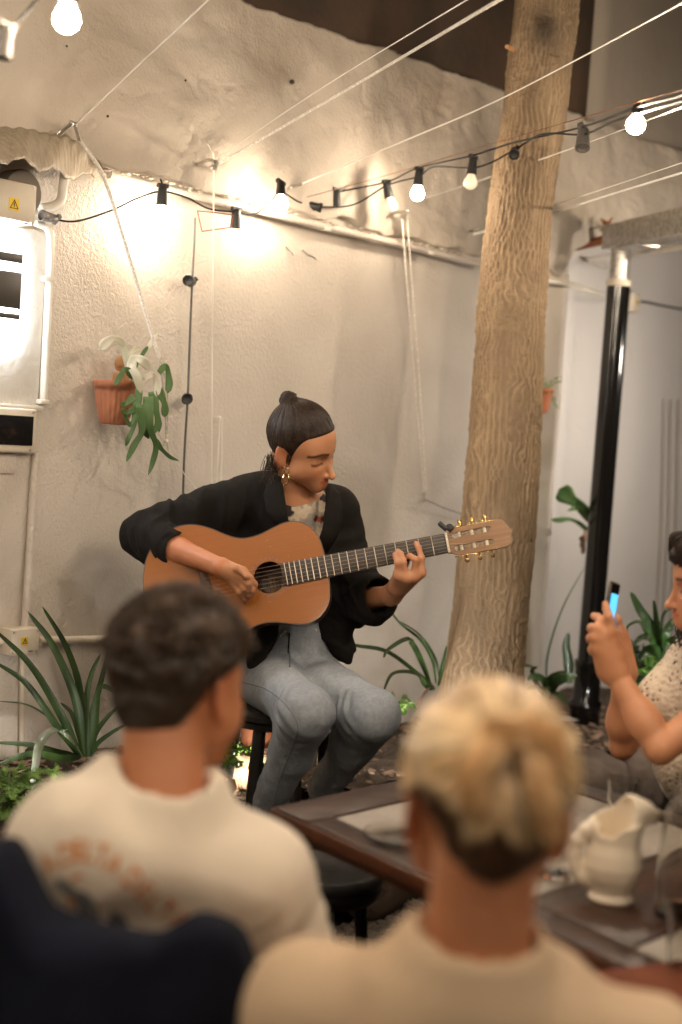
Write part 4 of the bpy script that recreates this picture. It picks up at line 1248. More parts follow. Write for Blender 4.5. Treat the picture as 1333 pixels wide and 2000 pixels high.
# blouse between the lapels
S = SDF(.004)
S.cap(shR + Vector((.06, -.005, .0)), shL - Vector((.05, .005, 0)), .058, .056, .05)
S.cap(neckb + Vector((0, .012, -.035)), chest, .085, .113, .05, sq=((0, 1, 0), .82)); S.cap(chest, belly, .113, .108, .04, sq=((0, 1, 0), .87))
S.cap(H.p(-.01, 0, -.06), G(582, 975, 3.80), .066, .040, .012, 's')
def bl_col(V):
    n = fbm(V * 30, 5, 3); n2 = fbm(V * 26 + 9, 9, 3)
    C = np.ones((len(V), 3)) * np.array((.75, .78, .80))
    C[n > .08] = (.62, .16, .10); C[n > .26] = (.06, .04, .04); C[(n2 > .14)] = (.05, .035, .035); C[(n < -.35)] = (1.25, 1.2, 1.1)
    return C
link('blouse', sdf_me(S, 'blouse', 1, col=bl_col, disp=lambda V, N: .0015 * nz(V, 30, 2, 2)), M['blouse'], g)

# blazer
def folds(V, a, b, amp, fr, seed, tw=.6):
    """creases wrapped round a limb between a and b"""
    a = A(a); b = A(b); d = b - a; L = float(np.linalg.norm(d)); d = d / L
    r = V - a; t = r @ d; rad = r - t[:, None] * d
    w_ = np.clip(1 - np.abs((t / L) - .5) * 1.6, 0, 1) * (np.linalg.norm(rad, axis=1) < .14)
    q = np.stack([t * fr + tw * fr * (rad @ A(Vector((0, 0, 1)))) , rad @ A(Vector((1, 0, 0))) * fr * .35, rad @ A(Vector((0, 0, 1))) * fr * .35], 1)
    n = fbm(q, seed, 2)
    return amp * w_ * (1 - 2 * np.abs(n))
S = SDF(.0042)
cuffR = elR.lerp(wrR, .36); cuffL = elL.lerp(wrL, .70)
S.cap(shR + Vector((.045, .01, -.005)), shL - Vector((.03, -.01, 0)), .068, .066, .05)
S.cap(neckb + Vector((0, .035, -.05)), chest + Vector((0, .015, 0)), .105, .132, .05, sq=((0, 1, 0), .85))
S.cap(chest + Vector((0, .015, 0)), belly + Vector((.005, .015, -.02)), .132, .128, .05, sq=((0, 1, 0), .85))
S.cap(G(545, 1210, 4.0), G(520, 1290, 3.93), .07, .055, .04)                      # skirt of the blazer, her right
S.cap(G(640, 1130, 4.02), G(665, 1265, 3.99), .072, .030, .04)                      # skirt hanging on her left
S.cap(G(655, 1200, 4.0), G(681, 1291, 3.97), .045, .009, .03)
S.cap(shR, elR, .068, .055, .04); S.cap(elR, cuffR + (cuffR - elR).normalized() * .01, .062, .054, .03)
S.cap(elR + Vector((-.022, 0, .0)), elR + Vector((.045, 0, .060)), .038, .030, .02); S.cap(elR + Vector((.0, 0, -.045)), elR + Vector((.02, 0, -.06)), .030, .026, .02)
S.cap(shL + Vector((-.01, 0, -.005)), elL, .062, .064, .04); S.cap(elL, cuffL, .062, .056, .04)
S.cap(G(520, 985, 4.02), G(500, 1100, 4.02), .06, .07, .04); S.cap(G(470, 990, 4.0), G(450, 1060, 4.0), .04, .05, .04)
S.cap(shL.lerp(elL, .5), elL.lerp(cuffL, .9) + Vector((0, .0, -.012)), .05, .056, .04)
# openings: front, neck, cuffs
def front(X):
    # wedge between the lapels seen from the front, open downwards from the neck
    Y = X.reshape(-1, 3)
    rel = Y - A(CAM); z_ = rel @ A(_F); px = 666.5 + FPX * (rel @ A(_RR)) / z_; py = 1000 - FPX * (rel @ A(_UU)) / z_
    lx = np.interp(py, [900, 930, 1000, 1060, 1130, 1200, 1250, 1300], [566, 553, 562, 572, 560, 549, 543, 510])
    rx = np.interp(py, [900, 945, 1000, 1070, 1130, 1210, 1250, 1300], [628, 640, 635, 624, 610, 606, 632, 665])
    d = np.maximum(lx - px, px - rx) * (3.8 / FPX)
    d = np.maximum(d, (Y[:, 1] - (chest.y + .03 + .0 * Y[:, 1])))
    return d.reshape(X.shape[:-1])
S.fn(front, A(G(490, 1320, 3.6)) - .05, A(G(690, 890, 4.2)) + .05, 0, 's')
S.cap(H.p(-.02, 0, -.05), neckb + Vector((0, -.01, -.02)), .064, .058, .01, 's')
S.cap(cuffR + (wrR - elR).normalized() * .0, cuffR + (wrR - elR).normalized() * .2, .043, .046, .008, 's')
S.cap(cuffL - (wrL - elL).normalized() * .03, cuffL + (wrL - elL).normalized() * .2, .049, .056, .003, 's')
def bdisp(V, N):
    d = folds(V, shR, elR, .016, 17, 3) + folds(V, elR, cuffR, .013, 24, 5) + folds(V, shL, elL, .013, 17, 6) + folds(V, elL, cuffL, .012, 22, 8) + .004 * (1 - 2 * np.abs(nz(V * np.array([1.5, 1, .6]), 13, 14)))
    return d + .0035 * nz(V, 11, 4, 2)
bl = link('blazer', sdf_me(S, 'blazer', 2, disp=bdisp), M['blazer'], g)
# lapels: raised strips following the opening
def lapel(pxs, wdt, side):
    V = []; n = len(pxs)
    for i, (x, y, d) in enumerate(pxs):
        for j in range(6):
            t = j / 5
            V.append(P(x + side * wdt[i] * t, y, d + .016 * t - .003 * math.sin(t * 3.14)))
    F = [(i * 6 + j, (i + 1) * 6 + j, (i + 1) * 6 + j + 1, i * 6 + j + 1) for i in range(n - 1) for j in range(5)]
    o = link('lapel', me_from(V, F), M['blazer'], g)
    md = o.modifiers.new('s', 'SOLIDIFY'); md.thickness = .004; md.offset = 0
lapel([(552, 918, 3.90), (551, 935, 3.86), (556, 965, 3.835), (561, 1000, 3.825), (567, 1035, 3.83)], [14, 26, 40, 40, 22], -1)
lapel([(640, 948, 3.87), (640, 965, 3.845), (636, 1000, 3.835), (630, 1040, 3.835), (623, 1080, 3.85)], [10, 24, 34, 34, 16], 1)
MB().sphere(G(617, 1231, 3.88), .004, 10, 6, (1, .4, 1)).build('blazer_button', M['steel'], g)

# jeans
hipR = G(520, 1325, 4.0); hipL = G(590, 1318, 4.05); knR = G(600, 1391, 3.60); anR = G(520, 1582, 3.86)
knL = G(729, 1396, 3.66); anL = G(632, 1540, 3.97)
S = SDF(.0036)
S.cap(G(570, 1205, 4.03), G(556, 1330, 4.04), .116, .125, .05, sq=((0, 1, 0), .85))
S.cap(hipR, knR, .088, .059, .03); S.cap(hipL, knL, .088, .061, .03)
calfR = knR.lerp(anR, .38) + Vector((.004, .02, 0)); calfL = knL.lerp(anL, .38) + Vector((.004, .02, 0))
S.cap(knR + Vector((0, .008, -.008)), calfR, .056, .056, .06); S.cap(calfR, anR, .055, .037, .03); S.cap(knR + Vector((-.002, .006, -.01)), anR, .053, .034, .03)
S.cap(knL + Vector((0, .008, -.008)), calfL, .056, .056, .06); S.cap(calfL, anL, .055, .037, .03); S.cap(knL + Vector((-.002, .006, -.01)), anL, .053, .034, .03)
def jdisp(V, N):
    d = .0030 * nz(V, 15, 3, 2)
    d = d + .0010 * (1 - 2 * np.abs(nz(V * np.array([1, 1, 1.5]), 20, 12, 2)))
    for kn_, hip, an in ((knR, hipR, anR), (knL, hipL, anL)):
        # creases behind the knee and at the groin and ankle
        for c, rr, fr, am in ((kn_ + Vector((-.065, .01, -.01)), .05, 150, .006), (hip + Vector((.03, -.06, .03)), .08, 75, .0055), (an, .05, 90, .0035)):
            r = V - A(c); w_ = np.exp(-(np.linalg.norm(r, axis=1) / rr) ** 2)
            ax = A((A(an) - A(kn_))); ax = ax / np.linalg.norm(ax)
            d = d + am * w_ * np.sin((r @ ax) * fr + 2.2 * nz(V, 18, 6))
    return d
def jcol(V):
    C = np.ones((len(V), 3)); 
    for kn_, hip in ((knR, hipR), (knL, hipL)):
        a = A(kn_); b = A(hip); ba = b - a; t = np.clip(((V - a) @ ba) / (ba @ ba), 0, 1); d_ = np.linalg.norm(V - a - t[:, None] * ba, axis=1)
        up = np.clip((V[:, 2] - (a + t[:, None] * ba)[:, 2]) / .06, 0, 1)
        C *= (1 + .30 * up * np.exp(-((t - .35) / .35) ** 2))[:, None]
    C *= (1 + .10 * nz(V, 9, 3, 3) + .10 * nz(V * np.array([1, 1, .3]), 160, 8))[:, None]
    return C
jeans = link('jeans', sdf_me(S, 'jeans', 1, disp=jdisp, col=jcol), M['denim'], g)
bvh = BVHTree.FromPolygons([v.co[:] for v in jeans.data.vertices], [p.vertices[:] for p in jeans.data.polygons])
def seam(pts, r=.0014, name='seam', m=None):
    out = []
    for (x, y) in pts:
        h = bvh.ray_cast(CAM, ray(x, y).normalized())
        if h[0] is not None: out.append(h[0] + h[1] * .0006)
    if len(out) > 2:
        mb = MB(); mb.tube(spline(out, 4 * len(out)), r, 6); mb.build(name, m or M['seam'], g)
mat('seam', (.20, .215, .235), rough=.9)
mat('stitch', (.42, .30, .18), rough=.9)
sr = spline([Vector((470, 1332, 0)), Vector((520, 1346, 0)), Vector((560, 1378, 0)), Vector((582, 1415, 0)), Vector((575, 1450, 0)), Vector((548, 1520, 0)), Vector((533, 1580, 0))], 46)
seam([(q.x, q.y) for q in sr])
sl = spline([Vector((600, 1335, 0)), Vector((650, 1368, 0)), Vector((690, 1388, 0)), Vector((716, 1420, 0)), Vector((712, 1450, 0)), Vector((690, 1490, 0)), Vector((650, 1535, 0))], 46)
seam([(562, 1235), (565, 1260), (566, 1285), (566, 1303)], .0022)
mb = MB()
for x, y in ((557, 1234), (553, 1238), (549, 1241)):
    h = bvh.ray_cast(CAM, ray(x, y).normalized())
    if h[0] is not None: mb.sphere(h[0] + h[1] * .002, .0035, 8, 6)
if mb.v: mb.build('belt_buckle', M['steel'], g)
h = bvh.ray_cast(CAM, ray(566, 1236).normalized())
if h[0] is not None:
    hh = h[0] + h[1] * .004
    MB().tube(spline([hh, hh + ZV * -.05 + Vector((0, -.004, 0)), hh + ZV * -.095], 10), .0018, 6).build('drawcord', M['cable'], g)
# boots
S = SDF(.004)
for an, fx in ((anR, Vector((.10, -.16, -.0))), (anL, Vector((.08, -.17, -.0)))):
    toe = an + fx + Vector((0, 0, -.075))
    S.cap(an + Vector((0, 0, .01)), an + Vector((.0, .005, -.055)), .037, .036, .02); S.cap(an + Vector((0, .01, -.06)), toe, .034, .030, .03)
    S.cap(an + Vector((0, .01, -.085)), toe + Vector((0, 0, -.014)), .028, .028, .006)
link('boots', sdf_me(S, 'boots', 1), M['boot'], g)
# ================================================================== GUITAR
mat('spruce', (.37, .125, .016), (.31, .098, .011), ns=20, rough=.30, st=(.16, 16, 1), contrast=(.2, .85), coat=.08, spec=.35, bump=.0004, bs=22, rvar=.05)
mat('rosewood', (.085, .035, .018), (.16, .07, .035), ns=14, rough=.3, st=(.3, 4, 4), coat=.4)
mat('ebony', (.030, .022, .018), (.05, .036, .027), ns=30, rough=.4, st=(.3, 3, 3))
mat('mahogany', (.36, .19, .08), (.22, .105, .045), ns=22, rough=.35, st=(.22, 4, 2), coat=.35, contrast=(.3, .7))
mat('fret_metal', (.62, .55, .43), rough=.35, metal=1)
mat('nylon', (.40, .35, .28), rough=.35, spec=.5)
mat('wound', (.42, .33, .24), rough=.5, metal=.5)
mat('ivory', (.78, .70, .55), rough=.35)
mat('paper', (.30, .19, .10), (.22, .13, .07), ns=50, rough=.8, contrast=(.45, .55))
mat('binding', (.10, .045, .022), rough=.35, coat=.3)
So = P(527, 1128, 3.775); Nu = P(872, 1061.5, 3.755)
gu = (Nu - So).normalized(); vcam = (CAM - So).normalized()
gw = (vcam - gu * vcam.dot(gu)).normalized()
gw = (Matrix.Rotation(R(-9), 3, gu) @ gw).normalized()
gv = gw.cross(gu).normalized()
GM = Matrix.Translation(So) @ Matrix((gu, gv, gw)).transposed().to_4x4()
gt = thing('guitar', None, 'worn orange topped classical guitar held by the woman in the blazer', 'guitar', mtx=GM)
SCALE = (Nu - So).length
prof = [(-.337, .0), (-.336, .035), (-.331, .068), (-.316, .112), (-.290, .148), (-.255, .172), (-.215, .182), (-.175, .178), (-.135, .160), (-.100, .137), (-.070, .121), (-.040, .115), (-.005, .118), (.030, .128), (.062, .136), (.090, .135),
        (.115, .124), (.135, .104), (.147, .078), (.152, .045), (.1535, .0)]
pp = spline([Vector((a, b, 0)) for a, b in prof], 80)
half = [(p.x, max(0, p.y)) for p in pp]
outline = [(u, v) for u, v in half] + [(u, -v) for u, v in reversed(half[1:-1])]
def plate(outer, holes, z0, z1):
    """flat board with holes"""
    bm = bmesh.new()
    def loop(pts, z): return [bm.verts.new((x, y, z)) for x, y in pts]
    for z in (z0, z1):
        es = []
        for pts in [outer] + holes:
            vs = loop(pts, z)
            for i in range(len(vs)): es.append(bm.edges.new((vs[i], vs[(i + 1) % len(vs)])))
        bmesh.ops.triangle_fill(bm, use_beauty=True, use_dissolve=False, edges=es)
    bm.verts.ensure_lookup_table()
    off = 0; n = len(outer) + sum(len(h) for h in holes)
    for pts in [outer] + holes:
        L = len(pts)
        for i in range(L):
            a, b = bm.verts[off + i], bm.verts[off + (i + 1) % L]; c, d = bm.verts[off + n + (i + 1) % L], bm.verts[off + n + i]
            bm.faces.new((a, b, c, d))
        off += L
    bmesh.ops.recalc_face_normals(bm, faces=bm.faces)
    for e in bm.edges:
        if len(e.link_faces) == 2 and e.calc_face_angle(0) > .7: e.smooth = False
    me = bpy.data.meshes.new('plate'); bm.to_mesh(me); bm.free(); return me
HR = .043
circ = lambda r, n=48, cu=0, cv=0: [(cu + r * math.cos(2 * math.pi * k / n), cv + r * math.sin(2 * math.pi * k / n)) for k in range(n)]
link('soundboard', plate(outline, [circ(HR)], -.003, 0), M['spruce'], gt)
# sides and back: open shell
mb = MB(); n = len(outline); vs = []; fs = []
for (z, k) in ((-.0031, .998), (-.095, .992)):
    for u, v in outline: vs.append(((u + .09) * k - .09, v * k, z))
for i in range(n): fs.append((i, (i + 1) % n, n + (i + 1) % n, n + i))
b = len(vs); vs.append((-.1, 0, -.108)); 
for i in range(n): fs.append((n + i, n + (i + 1) % n, b))
mb.add(vs, fs); mb.build('body_shell', M['rosewood'], gt)
# binding strip round the top, rosette rings, strip of end trim
def ring_strip(pts, w_, z, closed=True):
    vs = []; fs = []; L = len(pts)
    for i in range(L):
        a = Vector((*pts[i - 1], 0)); c = Vector((*pts[(i + 1) % L], 0)); t = (c - a).normalized(); nn = Vector((t.y, -t.x, 0))
        p = Vector((*pts[i], z)); vs += [p, p - nn * w_]
    for i in range(L): j = (i + 1) % L; fs.append((2 * i, 2 * j, 2 * j + 1, 2 * i + 1))
    return vs, fs
mb = MB(); mb.add(*ring_strip([(u * 1.0, v * 1.0) for u, v in outline], .0028, .0005)); mb.build('binding', M['binding'], gt)
mb = MB()
for r, w_ in ((HR + .0012, .0012), (HR + .004, .0085), (HR + .014, .001)):
    vs = []; fs = []; 
    for k in range(64):
        a = 2 * math.pi * k / 64; vs += [(r * math.cos(a), r * math.sin(a), .0006), ((r + w_) * math.cos(a), (r + w_) * math.sin(a), .0006)]
    for k in range(64): j = (k + 1) % 64; fs.append((2 * k, 2 * j, 2 * j + 1, 2 * k + 1))
    mb.add(vs, fs)
mb.build('rosette', mat('rosette', (.34, .12, .025), (.28, .095, .02), ns=160, rough=.35, contrast=(.45, .55), coat=.3), gt)
mb = MB(); mb.box((.006, -.004, -.098), .044, .056, .001); lab = mb.build('maker_label', M['paper'], gt)
mb = MB()
for (a, b_, c, d) in ((-.020, 0, .0015, .05), (.020, 0, .0015, .05), (0, -.0255, .040, .0015), (0, .0255, .040, .0015), (-.01, .0, .001, .03), (0, .0, .001, .034), (.009, -.004, .001, .026)):
    mb.box((.006 + a, -.004 + b_, -.0973), c, d, .0006)
child('label_frame', mb.me(), M['ink'], lab)
# scratches, worn patch
mb = MB(); rg = random.Random(2)
for i in range(14):
    u = rg.uniform(-.30, .13); v = rg.uniform(-.10, .10)
    if u * u + v * v < .004: continue
    a = rg.uniform(0, 3.14); L = rg.uniform(.002, .008); mb.box((u, v, .0004), L, .0007, .0004, (Vector((math.cos(a), math.sin(a), 0)), Vector((-math.sin(a), math.cos(a), 0)), ZV))
mb.build('scratch', mat('scratch_tone', (.52, .30, .14), rough=.5), gt)
# neck and fretboard
nl = SCALE
def hw(u): return .0265 + (.0305 - .0265) * (nl - u) / (nl - .05)
fz = .0065
mb = MB(); u0 = HR * .80
vs = []; us = [u0, .1, .2, .3, .4, nl]
for u in us:
    for sg in (-1, 1):
        for z in (.0007, fz): vs.append((u, sg * hw(u), z))
fs = [(0, 2, 3, 1), (20, 21, 23, 22)]
for i in range(5):
    a = 4 * i; b = a + 4
    fs += [(a, b, b + 1, a + 1), (a + 2, a + 3, b + 3, b + 2), (a + 1, b + 1, b + 3, a + 3), (a, a + 2, b + 2, b)]
mb.add(vs, fs); mb.build('fretboard', M['ebony'], gt, .0006)
mb = MB()      # rounded neck behind the fretboard
vs = []; fs = []; m_ = 12; us = [.145, .17, .19, .25, .35, nl + .005]
for i, u in enumerate(us):
    dp = [.09, .05, .022, .020, .019, .019][i]
    for k in range(m_ + 1):
        a = math.pi * k / m_
        vs.append((u, hw(min(u, nl)) * math.cos(a), .0005 - dp * math.sin(a)))
for i in range(len(us) - 1):
    for k in range(m_): a = i * (m_ + 1) + k; fs.append((a, a + 1, a + m_ + 2, a + m_ + 1))
mb.add(vs, fs); mb.build('neck', M['mahogany'], gt)
FRE = [SCALE_ for SCALE_ in []]
L65 = .650 * SCALE / .478
for k in range(1, 20):
    u = nl - L65 * (1 - 2 ** (-k / 12))
    if u < u0: break
    mb = MB(); mb.tube([(u, -hw(u) + .0005, fz + .0003), (u, hw(u) - .0005, fz + .0004)], .0012, 8)
    mb.build('fret', M['fret_metal'], gt)
mb = MB(); mb.box((nl + .0035, 0, .0068), .006, .053, .009); mb.build('nut', M['ivory'], gt, .0008)
for k in range(6):
    v0 = (k - 2.5) * .0087; v1 = (k - 2.5) * .0115; 
    r = [.0006, .00055, .0006, .00065, .0006, .0007][k]
    mb = MB(); mb.tube([(nl + .004, v0, .0117), (-.17, v1, .0125)], r * .55, 6)
    sl = .0165 * (1 if k > 2 else -1)
    mb.tube([(nl + .004, v0, .0117), (nl + .03 + .032 * (k if k < 3 else 5 - k), sl + v0 * .15, .001)], r, 6)
    mb.build('guitar_string', M['wound'] if k > 2 else M['nylon'], gt)
# bridge (mostly behind the blurred hair of the listener)
mb = MB(); mb.box((-.17, 0, .005), .028, .18, .008); mb.box((-.167, 0, .0105), .003, .085, .004); mb.build('bridge', M['rosewood'], gt, .002)
# headstock with two slots
hs = [(nl - .0, -.0255), (nl + .012, -.0275), (nl + .020, -.034), (nl + .030, -.0365), (nl + .155, -.038), (nl + .163, -.034), (nl + .168, -.024), (nl + .170, -.012), (nl + .178, 0), (nl + .170, .012), (nl + .164, .024), (nl + .156, .036), (nl + .150, .038),
      (nl + .030, .0365), (nl + .020, .034), (nl + .012, .0275), (nl - .0, .0255)]
def slot(v, a, b, r=.0075):
    pts = []
    for k in range(9): t = math.pi / 2 + math.pi * k / 8; pts.append((a + r * math.cos(t), v + r * math.sin(t)))
    for k in range(9): t = -math.pi / 2 + math.pi * k / 8; pts.append((b + r * math.cos(t), v + r * math.sin(t)))
    return pts
me = plate(hs, [slot(-.0175, nl + .026, nl + .116), slot(.0175, nl + .026, nl + .116)], -.018, -.001)
hsm = link('headstock', me, M['mahogany'], gt)
for sg in (-1, 1):
    mb = MB(); mb.box((nl + .075, sg * .0385, -.009), .118, .0015, .011); plt = mb.build('tuner_plate', M['brass'], gt, .0005)
    for i in range(3):
        u = nl + .038 + i * .034
        mb = MB(); mb.tube([(u, sg * .0105, -.008), (u, sg * .0265, -.008)], .0048, 12); mb.build('string_roller', M['ivory'], gt)
        mb = MB(); mb.tube([(u + .008, sg * .038, -.010), (u + .008, sg * .048, -.013)], .0022, 8)
        mb.lathe([(.001, -.003), (.0055, -.001), (.006, .003), (.0055, .008), (.001, .010)], (u + .008, sg * .049, -.013), (0, sg, -.15), 14)
        mb.tube([(u - .002, sg * .039, -.009), (u - .002, sg * .043, -.009)], .005, 12)
        mb.build('tuning_peg', M['brass'], gt)
# clip-on tuner, a thing of its own
c = GM @ Vector((nl + .008, .040, .006))
t = thing('clip_tuner', c, 'small black clip-on tuner on the upper edge of the guitar head', 'tuner')
ax = (gu, gv, gw)
a1 = ((gu * .8 + gv * .6).normalized(), (gv * .8 - gu * .6).normalized(), gw)
MB().box(c + gu * .010 - gv * .002, .018, .016, .022, a1).build('clamp', M['black_plastic'], t, .003)
MB().box(c - gu * .008 + gv * .006, .012, .028, .022, a1).build('tuner_head', M['black_plastic'], t, .003)
MB().tube([c, c + gu * .010 + gv * .006], .005, 10).build('joint', M['black_glass'], t)
# ================================================================== LISTENERS
def cap_hair(H, h, thick, low, disp=None, mat_=None, par=None, name='hair', col=None, front=.05, earr=.030, extra=None):
    k = H.s
    def f(X):
        q = H.loc(X.reshape(-1, 3)); x, y, z = q[:, 0], q[:, 1], q[:, 2]; ay = np.abs(y)
        def e(c, r):
            d_ = (q - np.array(c)) / np.array(r); k0 = np.sqrt((d_ ** 2).sum(-1)); k1 = np.sqrt(((d_ / np.array(r)) ** 2).sum(-1)) + 1e-9
            return k0 * (k0 - 1) / k1
        d = np.minimum(e((-.004, 0, .048), (.089, .078, .086)), e((.026, 0, .033), (.071, .068, .076)))
        d = np.minimum(d, e((-.040, 0, -.005), (.052, .050, .065))) - (thick - .004) * np.clip((z - low) / .055 + .12, .1, 1)
        face = np.where(z > .04, x * .8 - z * .6 - front + .045, x - .022 - .3 * z)
        earcut = earr - np.sqrt((x + .002) ** 2 + (z - .002) ** 2 + (np.clip(.05 - ay, 0, 1) * 3) ** 2)
        nape = low - z + .35 * (x + .06) + .25 * ay + 1.3 * np.clip(ay - .040, 0, 1)
        d = np.maximum(np.maximum(d, face * .8), np.maximum(earcut, nape * .8))
        return (d * k).reshape(X.shape[:-1])
    S = SDF(h); c = np.array(tuple(H.p(0, 0, .03))); e = (.15 + thick) * k
    S.fn(f, c - e, c + e, 0)
    if extra: extra(S)
    return link(name, sdf_me(S, 'hair', 1, disp=disp, col=col), mat_, par)

# ---- man in the white T-shirt, left foreground
MBs = P(300, 1990, 1.9)
man = thing('person', (MBs.x, MBs.y, .45), 'man with short dark curly hair and cream T-shirt seen from behind', 'person')
HM = Head(P(350, 1364, 1.86), R(151), R(4), R(5), .95)
S = SDF(.0035)
HM.add(S)
mnb = P(316, 1560, 1.80); mL = P(120, 1660, 1.72); mR = P(500, 1722, 1.80)
mch = P(300, 1800, 1.86); mbl = P(300, 2100, 1.9)
S.cap(HM.p(-.034, 0, -.03), mnb, .052, .054, .02)
S.cap(mL, mR, .045, .045, .03); S.cap(mnb - ZV * .05, mch, .06, .12, .03, sq=((0, 1, 0), .8)); S.cap(mch, mbl, .12, .12, .05, sq=((0, 1, 0), .8))
meR = P(575, 1960, 1.88); mwR = P(600, 1980, 2.12); meL = P(140, 1960, 1.80); mwL = P(200, 2010, 2.05)
S.cap(mR, meR, .044, .037, .03); S.cap(meR, mwR, .036, .026, .02); S.cap(mL, meL, .044, .037, .03); S.cap(meL, mwL, .036, .026, .02)
for w_, e_ in ((mwR, meR), (mwL, meL)):
    d_ = (w_ - e_).normalized(); sd = d_.cross(ZV).normalized()
    S.cap(w_, w_ + d_ * .07, .026, .030, .02, sq=(ZV, .6))
    fingers(S, [[w_ + d_ * .07 + sd * o, w_ + d_ * (.10 + .004) + sd * o * 1.1, w_ + d_ * .128 + sd * o * 1.1 - ZV * .012, w_ + d_ * (.145 - abs(o) * .3) + sd * o - ZV * .028] for o in (-.028, -.009, .010, .028)] + [[w_ + d_ * .02 + sd * .02, w_ + d_ * .05 + sd * .045, w_ + d_ * .08 + sd * .05 - ZV * .01]])
link('body', sdf_me(S, 'body', 1, col=lambda V: HM.paint(V, (1.0, .88, .80))), M['skin'], man)
def curl(V, N):
    q = HM.loc(V)
    up = np.clip((q[:, 2] + .02) / .08, 0, 1)
    n = fbm(V * 34, 2, 3); return (.001 + .006 * up) * n + .004 * up * (1 - 2 * np.abs(vnoise(V * 60, 9)))
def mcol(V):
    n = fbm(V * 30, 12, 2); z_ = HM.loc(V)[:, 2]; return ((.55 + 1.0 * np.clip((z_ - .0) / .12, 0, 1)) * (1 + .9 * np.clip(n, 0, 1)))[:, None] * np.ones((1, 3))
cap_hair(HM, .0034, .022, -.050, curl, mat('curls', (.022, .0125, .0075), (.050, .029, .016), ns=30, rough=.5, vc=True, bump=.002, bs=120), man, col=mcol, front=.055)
mb = MB(); rg = random.Random(11)
for i in range(900):
    th = rg.uniform(0, 6.28); ph = rg.uniform(.0, 1.35)
    q = Vector((-.004 + .106 * math.sin(ph) * math.cos(th), .098 * math.sin(ph) * math.sin(th), .05 + .102 * math.cos(ph)))
    c = HM.p(*q); nn = (c - HM.p(-.01, 0, .04)).normalized(); t = nn.orthogonal().normalized(); b_ = nn.cross(t); a0 = rg.uniform(0, 6.28); rr = rg.uniform(.006, .012)
    if (c - HM.p(.1, 0, .06)).length < .05: continue
    pts = [c + nn * (rg.uniform(-.003, .004) + .006 * math.sin(j * .8)) + (t * math.cos(a0 + j * .75) + b_ * math.sin(a0 + j * .75)) * rr + t * j * .0012 for j in range(9)]
    mb.tube(pts, .0016, 4)
mb.build('curly_locks', M['curls'], man)
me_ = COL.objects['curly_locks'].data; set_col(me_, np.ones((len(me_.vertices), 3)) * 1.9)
S = SDF(.0055)
S.cap(mL, mR, .060, .062, .06); S.cap(P(222, 1585, 1.78), P(150, 1612, 1.75), .054, .056, .03); S.cap(mnb + Vector((0, .0, -.035)), mch, .085, .150, .05, sq=((0, 1, 0), .82)); S.cap(mch, mbl, .155, .150, .05, sq=((0, 1, 0), .84))
S.cap(mL, mL.lerp(meL, .75), .058, .058, .05); S.cap(mR, mR.lerp(meR, .8), .066, .070, .05)
S.cap(mnb + Vector((.004, .0, -.008)), mnb + Vector((.004, 0, -.02)), .068, .070, .03)
S.cap(HM.p(-.03, 0, -.06), mnb + Vector((0, .0, .02)), .063, .066, .006, 's')
def tdisp(V, N):
    d = .010 * nz(V * np.array([1, 1, .6]), 7, 4, 2) + .006 * (1 - 2 * np.abs(nz(V * np.array([1.4, 1, .5]), 12, 6)))
    return d + folds(V, mR, meR, .008, 22, 2) 
tee = link('t_shirt', sdf_me(S, 'tee', 2, disp=tdisp), M['tee'], man)
S = SDF(.008)
hp = P(300, 2130, 1.9); 
for sg in (-1, 1):
    h_ = Vector((hp.x + sg * .09, hp.y + .0, .56)); k_ = Vector((hp.x + sg * .16, hp.y + .42, .52)); a_ = Vector((hp.x + sg * .16, hp.y + .40, .10))
    S.cap(h_, k_, .085, .06, .05); S.cap(k_, a_, .058, .042, .03)
S.cap(Vector((hp.x, hp.y, .60)), Vector((hp.x, hp.y, .68)), .14, .13, .05)
link('trousers', sdf_me(S), M['chino'], man)
S = SDF(.006)
for sg in (-1, 1): a_ = Vector((hp.x + sg * .16, hp.y + .40, .05)); S.cap(a_, a_ + Vector((0, .15, -.012)), .045, .035, .02)
link('shoes', sdf_me(S), M['boot'], man)
# faded orange lettering and grey print on his back
tb = BVHTree.FromPolygons([v.co[:] for v in tee.data.vertices], [p.vertices[:] for p in tee.data.polygons])
def onto(px, py, lift=.0012):
    h = tb.ray_cast(CAM, ray(px, py).normalized())
    return h[0] + h[1] * lift if h[0] is not None else None
mat('print_orange', (.72, .25, .07), (.64, .34, .15), ns=40, rough=.9)
mat('print_grey', (.10, .11, .13), (.26, .25, .24), ns=14, rough=.9)
def letter(ch, px, py, size, ang, par, m):
    cu = bpy.data.curves.new('t', 'FONT'); cu.body = ch; cu.align_x = 'CENTER'; cu.align_y = 'CENTER'; cu.size = 1; cu.offset = .02
    ob = bpy.data.objects.new('t', cu); COL.objects.link(ob); dg = bpy.context.evaluated_depsgraph_get(); me = bpy.data.meshes.new_from_object(ob.evaluated_get(dg))
    bpy.data.objects.remove(ob); bm = bmesh.new(); bm.from_mesh(me)
    bmesh.ops.triangulate(bm, faces=bm.faces); bmesh.ops.subdivide_edges(bm, edges=bm.edges, cuts=1, use_grid_fill=True)
    ok = True
    for v in bm.verts:
        x, y = v.co.x * size * 1.15, -v.co.y * size * 1.5
        q = onto(px + x * math.cos(ang) - y * math.sin(ang), py + x * math.sin(ang) + y * math.cos(ang))
        if q is None: ok = False; break
        v.co = q
    if ok:
        bm.to_mesh(me); bm.free(); me.materials.clear()
        return link('print_letter', me, m, par)
    bm.free()
